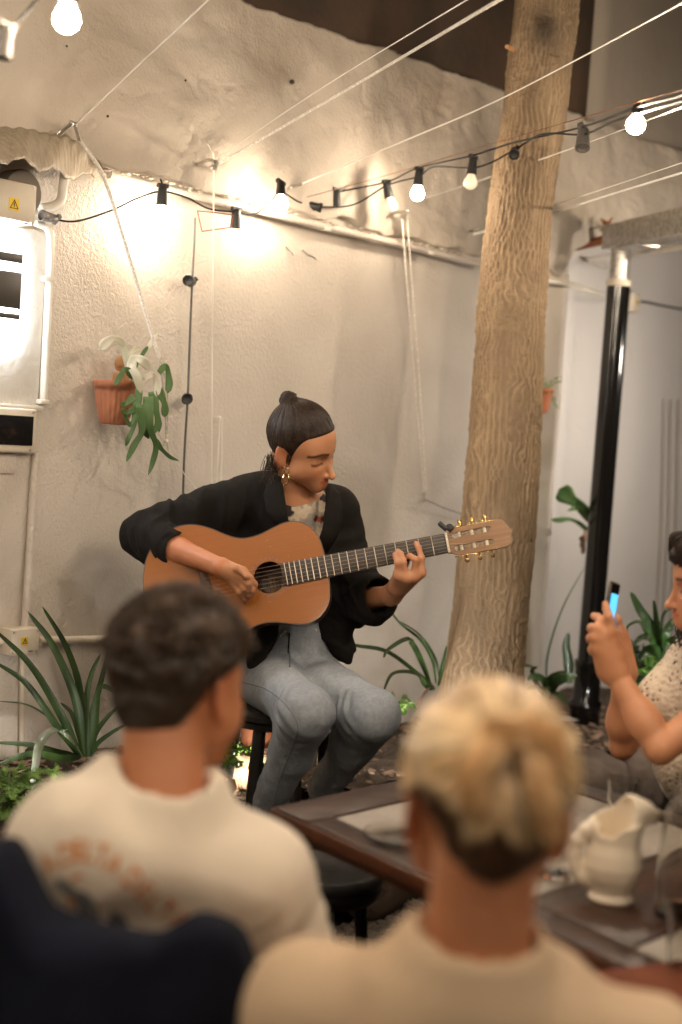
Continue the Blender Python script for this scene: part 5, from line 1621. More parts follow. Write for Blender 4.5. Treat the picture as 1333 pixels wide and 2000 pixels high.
for ch, x, y, a in (('A', 97, 1688, -.55), ('D', 131, 1670, -.2), ('E', 153, 1663, -.08), ('L', 174, 1665, .08), ('T', 199, 1672, .25), ('A', 222, 1690, .5), ('D', 258, 1718, .72), ('E', 281, 1742, .78), ('L', 300, 1764, .85), ('T', 322, 1778, .85), ('A', 347, 1798, .9)):
    letter(ch, x, y, 40, a, tee, M['print_orange'])
def blob(name, pts, m):
    c = (sum(p[0] for p in pts) / len(pts), sum(p[1] for p in pts) / len(pts)); rings = []
    for t in (0, .33, .66, 1):
        rings.append([onto(c[0] + (x - c[0]) * max(t, .01), c[1] + (y - c[1]) * max(t, .01)) for x, y in pts])
    if any(q is None for r_ in rings for q in r_): return
    n = len(pts); vs = [q for r_ in rings for q in r_]
    fs = [(i * n + k, i * n + (k + 1) % n, (i + 1) * n + (k + 1) % n, (i + 1) * n + k) for i in range(3) for k in range(n)]
    link(name, me_from(vs, fs), m, tee)
blob('print_figure', [(112, 1712), (132, 1722), (150, 1738), (170, 1742), (190, 1768), (196, 1800), (160, 1795), (145, 1760), (125, 1740), (108, 1728)], M['print_grey'])
blob('print_figure', [(220, 1778), (245, 1788), (252, 1806), (240, 1820), (215, 1816), (210, 1795)], M['print_grey'])
blob('print_figure', [(133, 1716), (155, 1704), (166, 1708), (152, 1718), (138, 1722)], M['print_orange'])
blob('print_figure', [(135, 1750), (146, 1752), (142, 1772), (134, 1770)], M['print_orange'])

# chair with a navy jacket hung over its back
ch = thing('chair', (hp.x, hp.y - .05, 0), 'dark wooden chair under the man with the navy jacket over its back', 'chair')
mat('dark_wood', (.06, .03, .018), (.03, .016, .01), ns=12, rough=.45, st=(3, 3, .4))
MB().box((hp.x, hp.y - .02, .445), .42, .42, .035).build('seat', M['dark_wood'], ch, .008)
for sx_ in (-1, 1):
    for sy_, zz in ((1, .43), (-1, .86)):
        MB().box((hp.x + sx_ * .18, hp.y - .02 + sy_ * .18 - (.0 if sy_ > 0 else .02), zz / 2), .035, .035, zz).build('leg', M['dark_wood'], ch, .004)
MB().box((hp.x, hp.y - .225, .80), .36, .02, .14).build('backrest', M['dark_wood'], ch, .006)
top = [(-40, 1690, 1.60), (8, 1668, 1.585), (42, 1725, 1.57), (82, 1798, 1.56), (140, 1824, 1.555), (215, 1846, 1.55), (300, 1858, 1.55), (345, 1838, 1.55), (385, 1818, 1.555), (430, 1828, 1.56), (462, 1850, 1.575), (484, 1905, 1.60), (492, 1960, 1.63)]
tp = spline([P(*q) for q in top], 110)
# keep it clear of his back
tb2 = tb
V = []; nj = 40
for i, a in enumerate(tp):
    s_ = i / 110
    for j in range(nj):
        t = j / (nj - 1)
        if j < 5:                       # rolled top edge
            an = (j / 5) * math.pi; off = Vector((0, .035 * math.cos(an) , .012 * math.sin(an)))
            V.append(a + Vector((0, .02, 0)) + off - Vector((0, 0, .01)))
        else:
            tt = (j - 5) / (nj - 6)
            fold = .018 * math.sin(s_ * 17 + 2.5 * tt) * (.3 + tt) + .012 * math.sin(s_ * 41 + 1.3 + tt * 2) * tt + .02 * math.sin(s_ * 6 + 4)
            bell = -.03 * math.exp(-((s_ - .45) / .25) ** 2) * math.sin(tt * 2.2)
            V.append(a + Vector((.02 * math.sin(s_ * 9) * tt, -.02 + fold * .9 - .03 * tt + bell, -.02 - .62 * tt - .05 * tt * math.sin(s_ * 7))))
F = [(i * nj + j, (i + 1) * nj + j, (i + 1) * nj + j + 1, i * nj + j + 1) for i in range(110) for j in range(nj - 1)]
o = link('jacket', me_from(V, F), M['navy']); md = o.modifiers.new('s', 'SOLIDIFY'); md.thickness = .008
tag(o, 'dark navy jacket hung over the chair back of the curly haired man', 'jacket')

# ---- blonde listener, centre foreground
bl_ = thing('person', P(930, 2100, 1.45), 'blonde person with twisted up hair and tan T-shirt seen from behind', 'person')
HB = Head(P(949, 1606, 1.44), R(181), R(3), R(-2), 1.03)
bnb = P(928, 1866, 1.42); bL = P(606, 1990, 1.40); bR = P(1262, 2085, 1.42); bch = P(930, 2100, 1.5)
S = SDF(.0038)
HB.add(S)
S.cap(HB.p(-.034, 0, -.03), bnb, .051, .054, .02); S.cap(bL, bR, .04, .04, .03); S.cap(bnb - ZV * .06, bch, .06, .11, .03, sq=((0, 1, 0), .8))
bbl = Vector((bch.x, bch.y, .75)); S.cap(bch, bbl, .11, .11, .04)
for a, sg in ((bL, -1), (bR, 1)):
    e_ = a + Vector((sg * .02, .04, -.27)); w_ = e_ + Vector((-sg * .05, .22, .02)); S.cap(a, e_, .042, .035, .03); S.cap(e_, w_, .034, .025, .02)
    d_ = (w_ - e_).normalized(); sd = d_.cross(ZV).normalized(); S.cap(w_, w_ + d_ * .07, .024, .028, .02, sq=(ZV, .6))
    fingers(S, [[w_ + d_ * .07 + sd * o_, w_ + d_ * .104 + sd * o_ * 1.1, w_ + d_ * .125 + sd * o_ * 1.1 - ZV * .012, w_ + d_ * (.142 - abs(o_) * .3) + sd * o_ - ZV * .026] for o_ in (-.026, -.008, .010, .026)] + [[w_ + d_ * .02 + sd * .02, w_ + d_ * .05 + sd * .042, w_ + d_ * .075 + sd * .046 - ZV * .01]], r=.0078)
link('body', sdf_me(S, 'body', 1, col=lambda V: HB.paint(V, (1.05, .95, .90))), M['skin'], bl_)
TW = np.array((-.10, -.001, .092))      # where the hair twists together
def bcol(V):
    q = HB.loc(V); x, y, z = q[:, 0], q[:, 1], q[:, 2]
    dy, dz = y - TW[1], z - TW[2]; ang = np.arctan2(dz, dy); rr = np.sqrt(dy ** 2 + dz ** 2)
    st = fbm(np.stack([np.cos(ang) * 3.2, np.sin(ang) * 3.2, rr * 5], 1), 4, 3)
    C = np.ones((len(V), 3)) * (1 + .55 * st)[:, None]
    nape = np.clip((.036 - z - .60 * np.maximum(0, .055 - np.abs(y + .0)) + .02 * st) / .012, 0, 1) * (x < .03)
    C = C * (1 - nape[:, None]) + nape[:, None] * np.array((.075, .045, .035))
    hole = np.exp(-(((y + .010) / .017) ** 2 + ((z - .080) / .020) ** 2)) * (x < 0)  # twist opening: brown roots with shade painted in
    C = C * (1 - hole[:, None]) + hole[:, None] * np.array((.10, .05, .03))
    return C
def bdis(V, N):
    q = HB.loc(V); dy, dz = q[:, 1] - TW[1], q[:, 2] - TW[2]; ang = np.arctan2(dz, dy); rr = np.sqrt(dy ** 2 + dz ** 2)
    st = fbm(np.stack([np.cos(ang + rr * 4) * 5, np.sin(ang + rr * 4) * 5, rr * 6], 1), 7, 3)
    return .005 * st * (q[:, 2] > -.03)
def bex(S):
    S.cap(HB.p(-.106, -.004, .090), HB.p(-.108, -.012, .070), .010, .012, .012, 's')
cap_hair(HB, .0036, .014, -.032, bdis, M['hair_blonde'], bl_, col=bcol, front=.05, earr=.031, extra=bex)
def b_roots(rng):
    a = rng.uniform(-.25, math.pi + .25)
    y, z = -.078 * math.cos(a), .045 + .090 * math.sin(a)
    return np.array((rng.uniform(-.02, .05), y, z))
def b_surf(q, t, rng=None):
    c = np.array((-.004, 0, .045)); d = q - c
    L = math.sqrt(((d / np.array((.103, .086, .097))) ** 2).sum())
    return c + d / max(L, .25) if t < .93 else c + d / max(L, .25) * (1 - (t - .93) * 1.2)
def b_col(a, rng):
    ang = math.atan2(a[2] - .085, a[1]); n = float(fbm(np.array([[math.cos(ang) * 3.4, math.sin(ang) * 3.4, 2.7]]), 21, 3)[0]) + rng.normal(0, .16)
    dark = math.exp(-((ang - 1.82) / .24) ** 2) + .85 * math.exp(-((ang - 1.18) / .10) ** 2) + .5 * math.exp(-((ang - 2.6) / .09) ** 2) + .35 * math.exp(-((ang - .35) / .15) ** 2)
    g_ = np.array((1.15, 1.12, 1.05)) * (1 + .35 * n); d_ = np.array((.22, .125, .075))
    k = min(1, max(0, dark * .9 + (0.55 if n < -.12 else 0)))
    return g_ * (1 - k) + d_ * k
strands('hair_locks', HB, b_roots, (-.092, .0, .098), 900, .0024, M['hair_blonde'], bl_, jitter=.007, surf=b_surf, seed=5, colf=b_col, seg=12)
# the two tucked ends of the twist
for pts_, rr_ in (([(-.090, .006, .096), (-.102, .020, .082), (-.104, .028, .060), (-.098, .022, .032)], .011), ([(-.090, -.024, .092), (-.102, -.030, .070), (-.102, -.040, .044), (-.090, -.048, .016)], .012),
                  ([(-.086, .014, .104), (-.096, -.008, .110), (-.096, -.032, .102), (-.086, -.048, .080)], .012)):
    mb = MB(); rg = random.Random(int(rr_ * 1e4) + len(mb.v))
    for i in range(60):
        o_ = np.array([rg.gauss(0, rr_ * .55) for _ in range(3)]); mb.tube(spline([HB.p(*(np.array(p_) + o_)) for p_ in pts_], 10), .0017, 4)
    oo = mb.build('hair_locks', M['hair_blonde'], bl_); set_col(oo.data, np.ones((len(oo.data.vertices), 3)) * np.array((1.2, 1.12, 1.0)))
S = SDF(.006)
S.cap(bL, bR, .058, .058, .06); S.cap(bnb + Vector((0, 0, -.035)), bch, .085, .140, .06, sq=((0, 1, 0), .82)); S.cap(bch, bbl, .14, .13, .05)
S.cap(bL, bL + Vector((-.015, .03, -.2)), .060, .062, .04); S.cap(bR, bR + Vector((.015, .03, -.2)), .06, .062, .04)
S.cap(bnb + Vector((0, 0, -.005)), bnb + Vector((0, 0, -.03)), .066, .072, .03)
S.cap(HB.p(-.03, 0, -.06), bnb + Vector((0, 0, .022)), .060, .062, .006, 's')
link('t_shirt', sdf_me(S, 'tee', 2, disp=lambda V, N: .009 * nz(V * np.array([1, 1, .6]), 7, 4, 2) + .005 * (1 - 2 * np.abs(nz(V * np.array([1.3, 1, .6]), 10, 6)))), M['tan_tee'], bl_)
S = SDF(.009)
for sg in (-1, 1):
    h_ = Vector((bch.x + sg * .08, bch.y, .56)); k_ = h_ + Vector((sg * .04, .40, -.02)); S.cap(h_, k_, .085, .06, .05); S.cap(k_, k_ + Vector((0, -.02, -.42)), .055, .04, .03)
S.cap(Vector((bch.x, bch.y, .58)), Vector((bch.x, bch.y, .78)), .14, .12, .05)
link('trousers', sdf_me(S), M['chino'], bl_)
st_ = thing('chair', (bch.x, bch.y, 0), 'dark wooden chair the blonde person sits on', 'chair')
MB().box((bch.x, bch.y, .45), .40, .38, .035).build('seat', M['dark_wood'], st_, .008)
for sx_ in (-1, 1):
    for sy_ in (-1, 1): MB().box((bch.x + sx_ * .17, bch.y + sy_ * .16, .216), .035, .035, .432).build('leg', M['dark_wood'], st_, .004)

# ---- woman with the phone, right edge
def lace(name):
    m = bpy.data.materials.new(name); m.use_nodes = True; nt = m.node_tree; N = nt.nodes; L = nt.links; b = N['Principled BSDF']
    b.inputs['Roughness'].default_value = .9
    tc = N.new('ShaderNodeTexCoord'); vo = N.new('ShaderNodeTexVoronoi'); vo.inputs['Scale'].default_value = 85; vo.inputs['Randomness'].default_value = .75
    no = N.new('ShaderNodeTexNoise'); no.inputs['Scale'].default_value = 17; no.inputs['Detail'].default_value = 2
    L.new(tc.outputs['Object'], vo.inputs['Vector']); L.new(tc.outputs['Object'], no.inputs['Vector'])
    r1 = N.new('ShaderNodeValToRGB'); r1.color_ramp.elements[0].position = .18; r1.color_ramp.elements[0].color = (0, 0, 0, 1); r1.color_ramp.elements[1].position = .34
    r2 = N.new('ShaderNodeValToRGB'); r2.color_ramp.elements[0].position = .42; r2.color_ramp.elements[0].color = (1, 1, 1, 1); r2.color_ramp.elements[1].position = .47; r2.color_ramp.elements[1].color = (0, 0, 0, 1)
    L.new(vo.outputs['Distance'], r1.inputs[0]); L.new(no.outputs[0], r2.inputs[0])
    mx = N.new('ShaderNodeMath'); mx.operation = 'MAXIMUM'; L.new(r1.outputs[0], mx.inputs[0]); L.new(r2.outputs[0], mx.inputs[1])
    mc = N.new('ShaderNodeMix'); mc.data_type = 'RGBA'; mc.inputs[6].default_value = (.24, .10, .05, 1); mc.inputs[7].default_value = (.72, .60, .46, 1)
    L.new(mx.outputs[0], mc.inputs[0]); L.new(mc.outputs[2], b.inputs['Base Color'])
    bp = N.new('ShaderNodeBump'); bp.inputs['Distance'].default_value = .004; L.new(vo.outputs['Distance'], bp.inputs['Height']); L.new(bp.outputs[0], b.inputs['Normal'])
    MATS[name] = m; return m
lace('lace')
wo = thing('person', P(1400, 1700, 3.2), 'woman in cream lace top filming with a phone at the right edge', 'person')
HW = Head(P(1402, 1145, 3.1), R(-88), R(6), R(10), .98)
S = SDF(.0028)
HW.add(S, nose=.8)
wnb = P(1405, 1262, 3.15)
fS = P(1350, 1320, 3.24); fE = P(1216, 1458, 3.14); fW = P(1217, 1312, 3.07)
nS = P(1420, 1370, 3.0); nE = P(1290, 1462, 2.93); nW = P(1196, 1305, 3.0)
S.cap(HW.p(-.028, 0, -.03), wnb, .047, .05, .025)
wch = P(1400, 1380, 3.17); S.cap(fS, nS, .05, .05, .04); S.cap(wnb, wch, .07, .095, .05); S.cap(wch, P(1400, 1540, 3.2), .095, .10, .05)
S.cap(fS, fE, .036, .026, .015); S.cap(fE, fE.lerp(fW, .3), .026, .032, .015); S.cap(fE.lerp(fW, .28), fE.lerp(fW, .4), .032, .030, .015); S.cap(fE.lerp(fW, .35), fW, .030, .022, .02)
S.cap(nS, nE, .044, .031, .015); S.cap(nE, nE.lerp(nW, .3), .030, .0325, .015); S.cap(nE.lerp(nW, .28), nE.lerp(nW, .4), .0325, .0305, .015); S.cap(nE.lerp(nW, .35), nW, .031, .0225, .02)
# near hand
kq = [P(1184, 1228, 2.99), P(1176, 1238, 2.985), P(1171, 1252, 2.985), P(1170, 1268, 2.99)]
for q in kq: S.cap(nW, q, .026, .0135, .018)
S.cap(P(1200, 1275, 3.0), P(1192, 1240, 3.0), .026, .020, .015)
fingers(S, [[kq[0], P(1178, 1214, 2.985), P(1168, 1206, 3.0), P(1160, 1203, 3.02)], [kq[1], P(1165, 1228, 2.98), P(1156, 1226, 3.0), P(1153, 1229, 3.025)],
            [kq[2], P(1161, 1246, 2.98), P(1154, 1246, 3.0), P(1152, 1251, 3.025)], [kq[3], P(1162, 1266, 2.985), P(1157, 1268, 3.0), P(1156, 1273, 3.02)],
            [P(1199, 1268, 2.99), P(1196, 1234, 2.978), P(1189, 1205, 2.975), P(1183, 1180, 2.985)]], r=.0096)
# far hand
kf = [P(1212, 1236, 3.055), P(1216, 1246, 3.065), P(1218, 1256, 3.075), P(1217, 1266, 3.08)]
for q in kf: S.cap(fW, q, .024, .0125, .016)
fingers(S, [[kf[0], P(1206, 1210, 3.05), P(1192, 1196, 3.05), P(1182, 1190, 3.045)], [kf[1], P(1209, 1222, 3.07), P(1196, 1212, 3.075), P(1186, 1210, 3.07)],
            [kf[2], P(1210, 1238, 3.085), P(1198, 1230, 3.09), P(1188, 1230, 3.08)], [kf[3], P(1208, 1254, 3.095), P(1198, 1250, 3.10), P(1190, 1250, 3.09)],
            [P(1205, 1262, 3.03), P(1195, 1232, 3.022), P(1188, 1205, 3.02), P(1184, 1180, 3.02)]], r=.0088)
link('body', sdf_me(S, 'body', 1, col=lambda V: HW.paint(V, (1.05, 1.0, .95))), M['skin'], wo)
cap_hair(HW, .003, .012, -.09, lambda V, N: .003 * nz(V, 50, 2, 2), M['hair_brown'], wo, front=.05)
mb = MB(); rg = random.Random(8)
for i in range(200):
    a = HW.p(rg.uniform(-.06, .02), rg.uniform(-.09, .085), rg.uniform(-.07, .0)); pts = [a]; L = rg.uniform(.10, .2); ph = rg.uniform(0, 6)
    for j in range(1, 14):
        t = j / 13; pts.append(a + Vector((-.055 * t + .010 * math.cos(ph + j * 1.1), .010 * math.sin(ph + j * 1.1) - .02 * t, -L * t)))
    mb.tube(pts, .0018, 4)
for i in range(110):      # fringe
    y = rg.uniform(-.06, .07); a = HW.p(.045 + rg.uniform(-.03, .02), y, .125 - 3 * y * y); b_ = HW.p(.098 - 4 * y * y + rg.uniform(-.004, .008), y * 1.05, .062 + rg.uniform(-.006, .012))
    mb.tube(spline([a, (a + b_) / 2 + HW.u * .015 + HW.f * .02, b_], 7), .0022, 4)
mb.build('curly_locks', M['hair_brown'], wo)
S = SDF(.003)
S.ell(HW.p(.066, 0, .086), (.036, .060, .026), HW.M, .01); S.cap(HW.p(.098, .012, .080), HW.p(.088, .030, .062), .014, .006, .01)
S.cap(HW.p(.02, .078, .04), HW.p(-.005, .088, -.06), .020, .028, .02); S.cap(HW.p(-.005, .088, -.06), P(1372, 1275, 3.02), .028, .022, .02)
link('fringe', sdf_me(S, 'fringe', 1, disp=lambda V, N: .003 * nz(V * np.array([1, 1, .35]), 90, 2, 2)), M['hair_brown'], wo)
S = SDF(.0038)
S.cap(P(1365, 1290, 3.22), P(1292, 1368, 3.17), .060, .058, .03); S.cap(P(1380, 1300, 3.18), nS, .07, .06, .04)
S.cap(wnb + Vector((0, 0, -.04)), wch, .09, .115, .05); S.cap(wch, P(1395, 1482, 3.18), .115, .135, .05)
S.cap(P(1345, 1500, 3.1), P(1400, 1520, 3.1), .06, .06, .04)
S.cap(fS.lerp(fE, .42), fE, .046, .05, .004, 's')
S.cap(HW.p(-.02, 0, -.06), wnb + Vector((0, 0, .01)), .055, .06, .01, 's')
link('lace_top', sdf_me(S, 'top', 1, disp=lambda V, N: .005 * nz(V, 13, 5, 2)), M['lace'], wo)
S = SDF(.009)
for sg in (-1, 1):
    h_ = Vector(tuple(P(1400, 1680, 3.2 + .12 * sg))); k_ = h_ + Vector((-.40, -.02, .0)); S.cap(h_, k_, .08, .06, .05); S.cap(k_, Vector((k_.x, k_.y, .1)), .055, .04, .03)
link('trousers', sdf_me(S), M['navy'], wo)
wc = P(1420, 1700, 3.2)
t = thing('chair', (wc.x, wc.y, 0), 'dark chair carrying the woman who films with a phone', 'chair')
MB().box((wc.x, wc.y, .46), .42, .42, .035).build('seat', M['dark_wood'], t, .008)
for sx_ in (-1, 1):
    for sy_ in (-1, 1): MB().box((wc.x + sx_ * .18, wc.y + sy_ * .18, .222), .035, .035, .444).build('leg', M['dark_wood'], t, .004)
# phone
pc = P(1190, 1204, 3.025); pu = (P(1201, 1137, 3.03) - P(1179, 1271, 3.02)).normalized(); pn0 = (RR * .90 - _F * .42).normalized(); pn = (pn0 - pu * pn0.dot(pu)).normalized(); ps = pu.cross(pn)
ph = thing('phone', pc, 'dark smartphone with glowing blue screen held up by the woman', 'phone')
MB().box(pc, .070, .0085, .148, (ps, pn, pu)).build('phone_body', mat('phone_metal', (.12, .09, .07), rough=.3, metal=.5), ph, .0035, seg=3)
mb = MB(); mb.box(pc + pn * .0046, .064, .0006, .140, (ps, pn, pu)); scn = mb.build('screen', M['black_glass'], ph)
mb = MB(); mb.box(pc + pn * .0052 + pu * .008, .056, .0005, .082, (ps, pn, pu)); mb.build('live_picture', emat('screen_blue', (.08, .38, .75), 1.1), ph)
mb = MB(); mb.lathe([(0, -.001), (.005, -.001), (.005, .0015), (0, .0015)], pc - pn * .005 + pu * .06 + ps * .02, -pn, 14); mb.build('camera_lens', M['black_glass'], ph)
# ================================================================== STOOLS, TABLE AND WHAT STANDS ON IT
mat('stool_black', (.013, .012, .011), (.02, .018, .016), ns=30, rough=.3, bump=.0008, bs=140, spec=.5)
mat('vinyl', (.016, .014, .013), rough=.38, bump=.003, bs=30, spec=.6)
sp = P(545, 1420, 3.98)
st = thing('bar_stool', (sp.x, sp.y, 0), 'black bar stool with round seat under the guitarist', 'stool')
MB().lathe([(0, .708), (.13, .714), (.165, .710), (.176, .702), (.176, .690), (.165, .682), (0, .680)], (sp.x, sp.y, 0), n=48).build('seat', M['vinyl'], st)
MB().lathe([(.15, .664), (.160, .664), (.160, .680), (.15, .680)], (sp.x, sp.y, 0), n=48).build('seat_frame', M['stool_black'], st)
legt = []
for a in (249, 339, 69, 159):
    d_ = Vector((math.cos(R(a)), math.sin(R(a)), 0)); t0 = Vector((sp.x, sp.y, .67)) + d_ * .13; b0 = Vector((sp.x, sp.y, 0)) + d_ * .20
    MB().tube([t0, b0], .0185, 12).build('leg', M['stool_black'], st); legt.append((t0, b0))
mb = MB(); ringp = [Vector((sp.x + .166 * math.cos(t), sp.y + .166 * math.sin(t), .30)) for t in np.linspace(0, 2 * math.pi, 48)]
mb.tube(ringp, .009, 8, cap=False); mb.build('foot_ring', M['stool_black'], st)
# empty stool half under the table
s2 = Z(632, 1685, .52)
st2 = thing('bar_stool', (s2.x, s2.y, 0), 'empty low black stool with round seat at the corner of the table', 'stool')
MB().lathe([(0, .50), (.09, .502), (.108, .508), (.125, .51), (.134, .502), (.137, .49), (.134, .482), (.137, .474), (.134, .462), (.125, .45), (0, .448)], (s2.x, s2.y, 0), n=48).build('seat', M['vinyl'], st2)
for a in (250, 10, 130):
    d_ = Vector((math.cos(R(a)), math.sin(R(a)), 0)); MB().tube([Vector((s2.x, s2.y, .45)) + d_ * .09, Vector((s2.x, s2.y, 0)) + d_ * .13], .0145, 12).build('leg', M['stool_black'], st2)

# table
TZ = .75
mat('table_wood', (.045, .016, .008), (.020, .009, .006), ns=9, rough=.38, st=(1, 5, 1), coat=.06, bump=.0008, bs=40, rvar=.08)
mat('table_edge', (.13, .04, .015), (.07, .024, .01), ns=12, rough=.28, coat=.4)
mat('slate', (.40, .35, .30), (.27, .235, .195), ns=5, rough=.55, dist=2.2, bump=.002, bs=26, contrast=(.3, .72))
A0 = Z(535, 1575, TZ); A1 = Z(830, 1512, TZ); A2 = Z(826, 1770, TZ)
tx = (A1 - A0).normalized(); ty_ = (A2 - A0).normalized(); ty = ((ty_ - tx * ty_.dot(tx)).normalized() + ty_).normalized()
def T(a, b, z=0): return A0 + tx * a + ty * b + ZV * z
def txy(px, py):
    q = Z(px, py, TZ) - A0; c_ = tx.dot(ty); u_, v_ = q.dot(tx), q.dot(ty); return (u_ - c_ * v_) / (1 - c_ * c_), (v_ - c_ * u_) / (1 - c_ * c_)
TL, TW_ = .76, 1.25
tb_ = thing('table', (T(.8, .6).x, T(.8, .6).y, 0), 'dark varnished wooden table with grey slate panels let into its top', 'table')
a1, b1 = txy(612, 1603); b2 = txy(1060, 1742)[1]
a1 = max(.07, a1); b1 = max(.07, b1); b2 = max(b1 + .25, b2)
b3 = max(b2 + .1, txy(1132, 1892)[1]); b4 = b3 + .30
AX = (tx, ty, ZV)
def tbox(name, x0, x1, y0, y1, z0, z1, m, bev=.004, par=tb_):
    return MB().box(T((x0 + x1) / 2, (y0 + y1) / 2, (z0 + z1) / 2), x1 - x0, y1 - y0, z1 - z0, AX).build(name, m, par, bev)
TWd = b4 + .12
tbox('far_board', 0, TL, 0, b1, -.035, 0, M['table_wood'])
tbox('left_board', 0, a1, b1 + .001, TWd - .001, -.035, 0, M['table_wood'])
tbox('middle_board', a1 + .001, TL - a1, b2, b3, -.035, 0, M['table_wood'])
tbox('near_board', 0, TL, TWd, TWd + .09, -.035, 0, M['table_wood'])
tbox('right_board', TL - a1 + .001, TL, b1 + .001, TWd - .001, -.035, 0, M['table_wood'])
tbox('slate_panel', a1 + .003, TL - a1 - .003, b1 + .003, b2 - .003, -.03, -.003, M['slate'], .002)
tbox('slate_panel', a1 + .003, TL - a1 - .003, b3 + .003, b4 - .003, -.03, -.003, M['slate'], .002)
tbox('near_strip', a1 + .003, TL - a1 - .003, b4, TWd - .002, -.035, 0, M['table_wood'])
tbox('edge_rail', .02, TL - .02, .02, .045, -.055, -.036, M['table_edge'])
tbox('edge_rail', .02, .045, .046, TWd + .05, -.055, -.036, M['table_edge'])
tbox('table_lip', -.006, -.0005, -.006, TWd + .09, -.03, -.004, M['table_edge'], .002)
tbox('table_lip', -.0005, TL, -.006, -.0005, -.03, -.004, M['table_edge'], .002)
tbox('groove', a1, TL - a1, b2 + .012, b2 + .018, -.001, .0005, M['ink'], 0)
tbox('groove', a1, TL - a1, b2 + .045, b2 + .050, -.001, .0005, M['ink'], 0)
for x in (.20, TL - .14):
    for y in (.30, TWd - .10): tbox('leg', x, x + .06, y, y + .06, -.75, -.036, M['table_wood'])
# pitcher
mat('cream_glaze', (.83, .72, .57), (.80, .69, .54), ns=5, rough=.28, coat=.3)
pz = Z(1192, 1757, TZ); PS = (pz - CAM).dot(_F) / FPX      # metres per photo pixel
pt = thing('pitcher', pz, 'cream ceramic pitcher with open beak and big handle on the table', 'pitcher')
S = SDF(.0022)
def pp_(dx, dy, dd=0): return pz + _RR.normalized() * dx * PS * 1 + ZV * (-dy) * PS + Vector((0, 1, 0)) * dd
prf = [(43, 0), (46, -7), (39, -17), (43, -28), (53, -50), (57, -70), (54, -95), (47, -120), (43, -138), (45, -150)]
rz = np.array([-y_ * PS for _, y_ in prf]); rr_ = np.array([r_ * PS for r_, _ in prf]); pc0 = A(pz)
def pot_f(X):
    q = X - pc0; z = q[..., 2]; r_ = np.sqrt(q[..., 0] ** 2 + q[..., 1] ** 2); Rz = np.interp(z, rz, rr_)
    return np.maximum((r_ - Rz) * .9, np.maximum(-z, z - rz[-1]))
S.fn(pot_f, pc0 - [.09, .09, 0], pc0 + [.09, .09, rz[-1]], 0)
lip = pp_(0, -150)
S.cap(pp_(6, -150), pp_(26, -185), .036, .020, .02); S.cap(pp_(34, -165), pp_(56, -176), .018, .013, .02)         # beak rising to the spout
S.cap(pp_(-14, -146), pp_(8, -170), .026, .020, .02)
S.cap(pp_(50, -180), pp_(84, -170), .012, .004, .010); S.cap(pp_(46, -164), pp_(78, -154), .011, .004, .010)
S.cap(pp_(-3, -110), pp_(-10, -176, -.012), .026, .034, .006, 's'); S.cap(pp_(-10, -172, -.012), pp_(10, -196, -.016), .026, .014, .004, 's')
S.chain([pp_(-40, -144), pp_(-58, -138), pp_(-74, -116), pp_(-79, -90), pp_(-74, -66), pp_(-62, -46), pp_(-48, -38)], [.011, .0095, .009, .009, .009, .010, .011], k=.012)
link('pitcher_body', sdf_me(S, 'pitcher', 2), M['cream_glaze'], pt)
# glasses
mat('glass', (.95, .95, .93), rough=.03, trans=1, ior=1.45)
mat('water', (.98, .98, .98), rough=.0, trans=1, ior=1.33)
def glass(name, c, r0, r1, h, label, cat, m=None, neck=None):
    wt = .0022
    if neck is None: prof = [(0, .0), (r0, 0), (r1, h), (r1 - wt, h), (r0 - wt, .008), (0, .008)]
    else: prof = [(0, 0), (r0, 0)] + [(a, b) for a, b in neck] + [(a - wt, b) for a, b in reversed(neck)] + [(r0 - wt, .006), (0, .006)]
    return tag(MB().lathe(prof, c, n=40).build(name, m or M['glass']), label, cat)
glass('drinking_glass', Z(1214, 1604, TZ), .026, .034, .085, 'clear drinking glass on the table behind the pitcher', 'glass')
cj = Z(1352, 1785, TZ)
glass('glass_jug', cj, .062, .06, .2, 'tall clear glass water jug at the right edge of the table', 'jug', neck=[(.062, .01), (.060, .10), (.055, .165), (.045, .185), (.034, .205), (.032, .235), (.036, .245)])
glass('drinking_glass', Z(1345, 1900, TZ), .03, .037, .09, 'clear drinking glass in front of the water jug at right edge', 'glass')
glass('drinking_glass', Z(1085, 1712, TZ), .028, .032, .05, 'low glass glinting between the blonde head and the pitcher handle', 'glass')
pl0 = Z(790, 1640, TZ)
mb = MB(); mb.lathe([(.0, .0), (.045, 0), (.075, .010), (.076, .012), (.045, .003), (0, .003)], pl0, n=40)
tag(mb.build('glass_plate', M['glass']), 'clear glass plate on the slate panel left of the blonde head', 'plate')
n0 = Z(1252, 1945, TZ)
mb = MB(); mb.box(Z(1310, 1945, TZ) + ZV * .006, .17, .17, .008, (Vector((.9, .43, 0)), Vector((-.43, .9, 0)), ZV))
tag(mb.build('napkin', mat('napkin_orange', (.17, .04, .008), (.13, .03, .007), ns=20, rough=.95), bevel=.003), 'folded rust orange napkin at the bottom right corner', 'napkin')

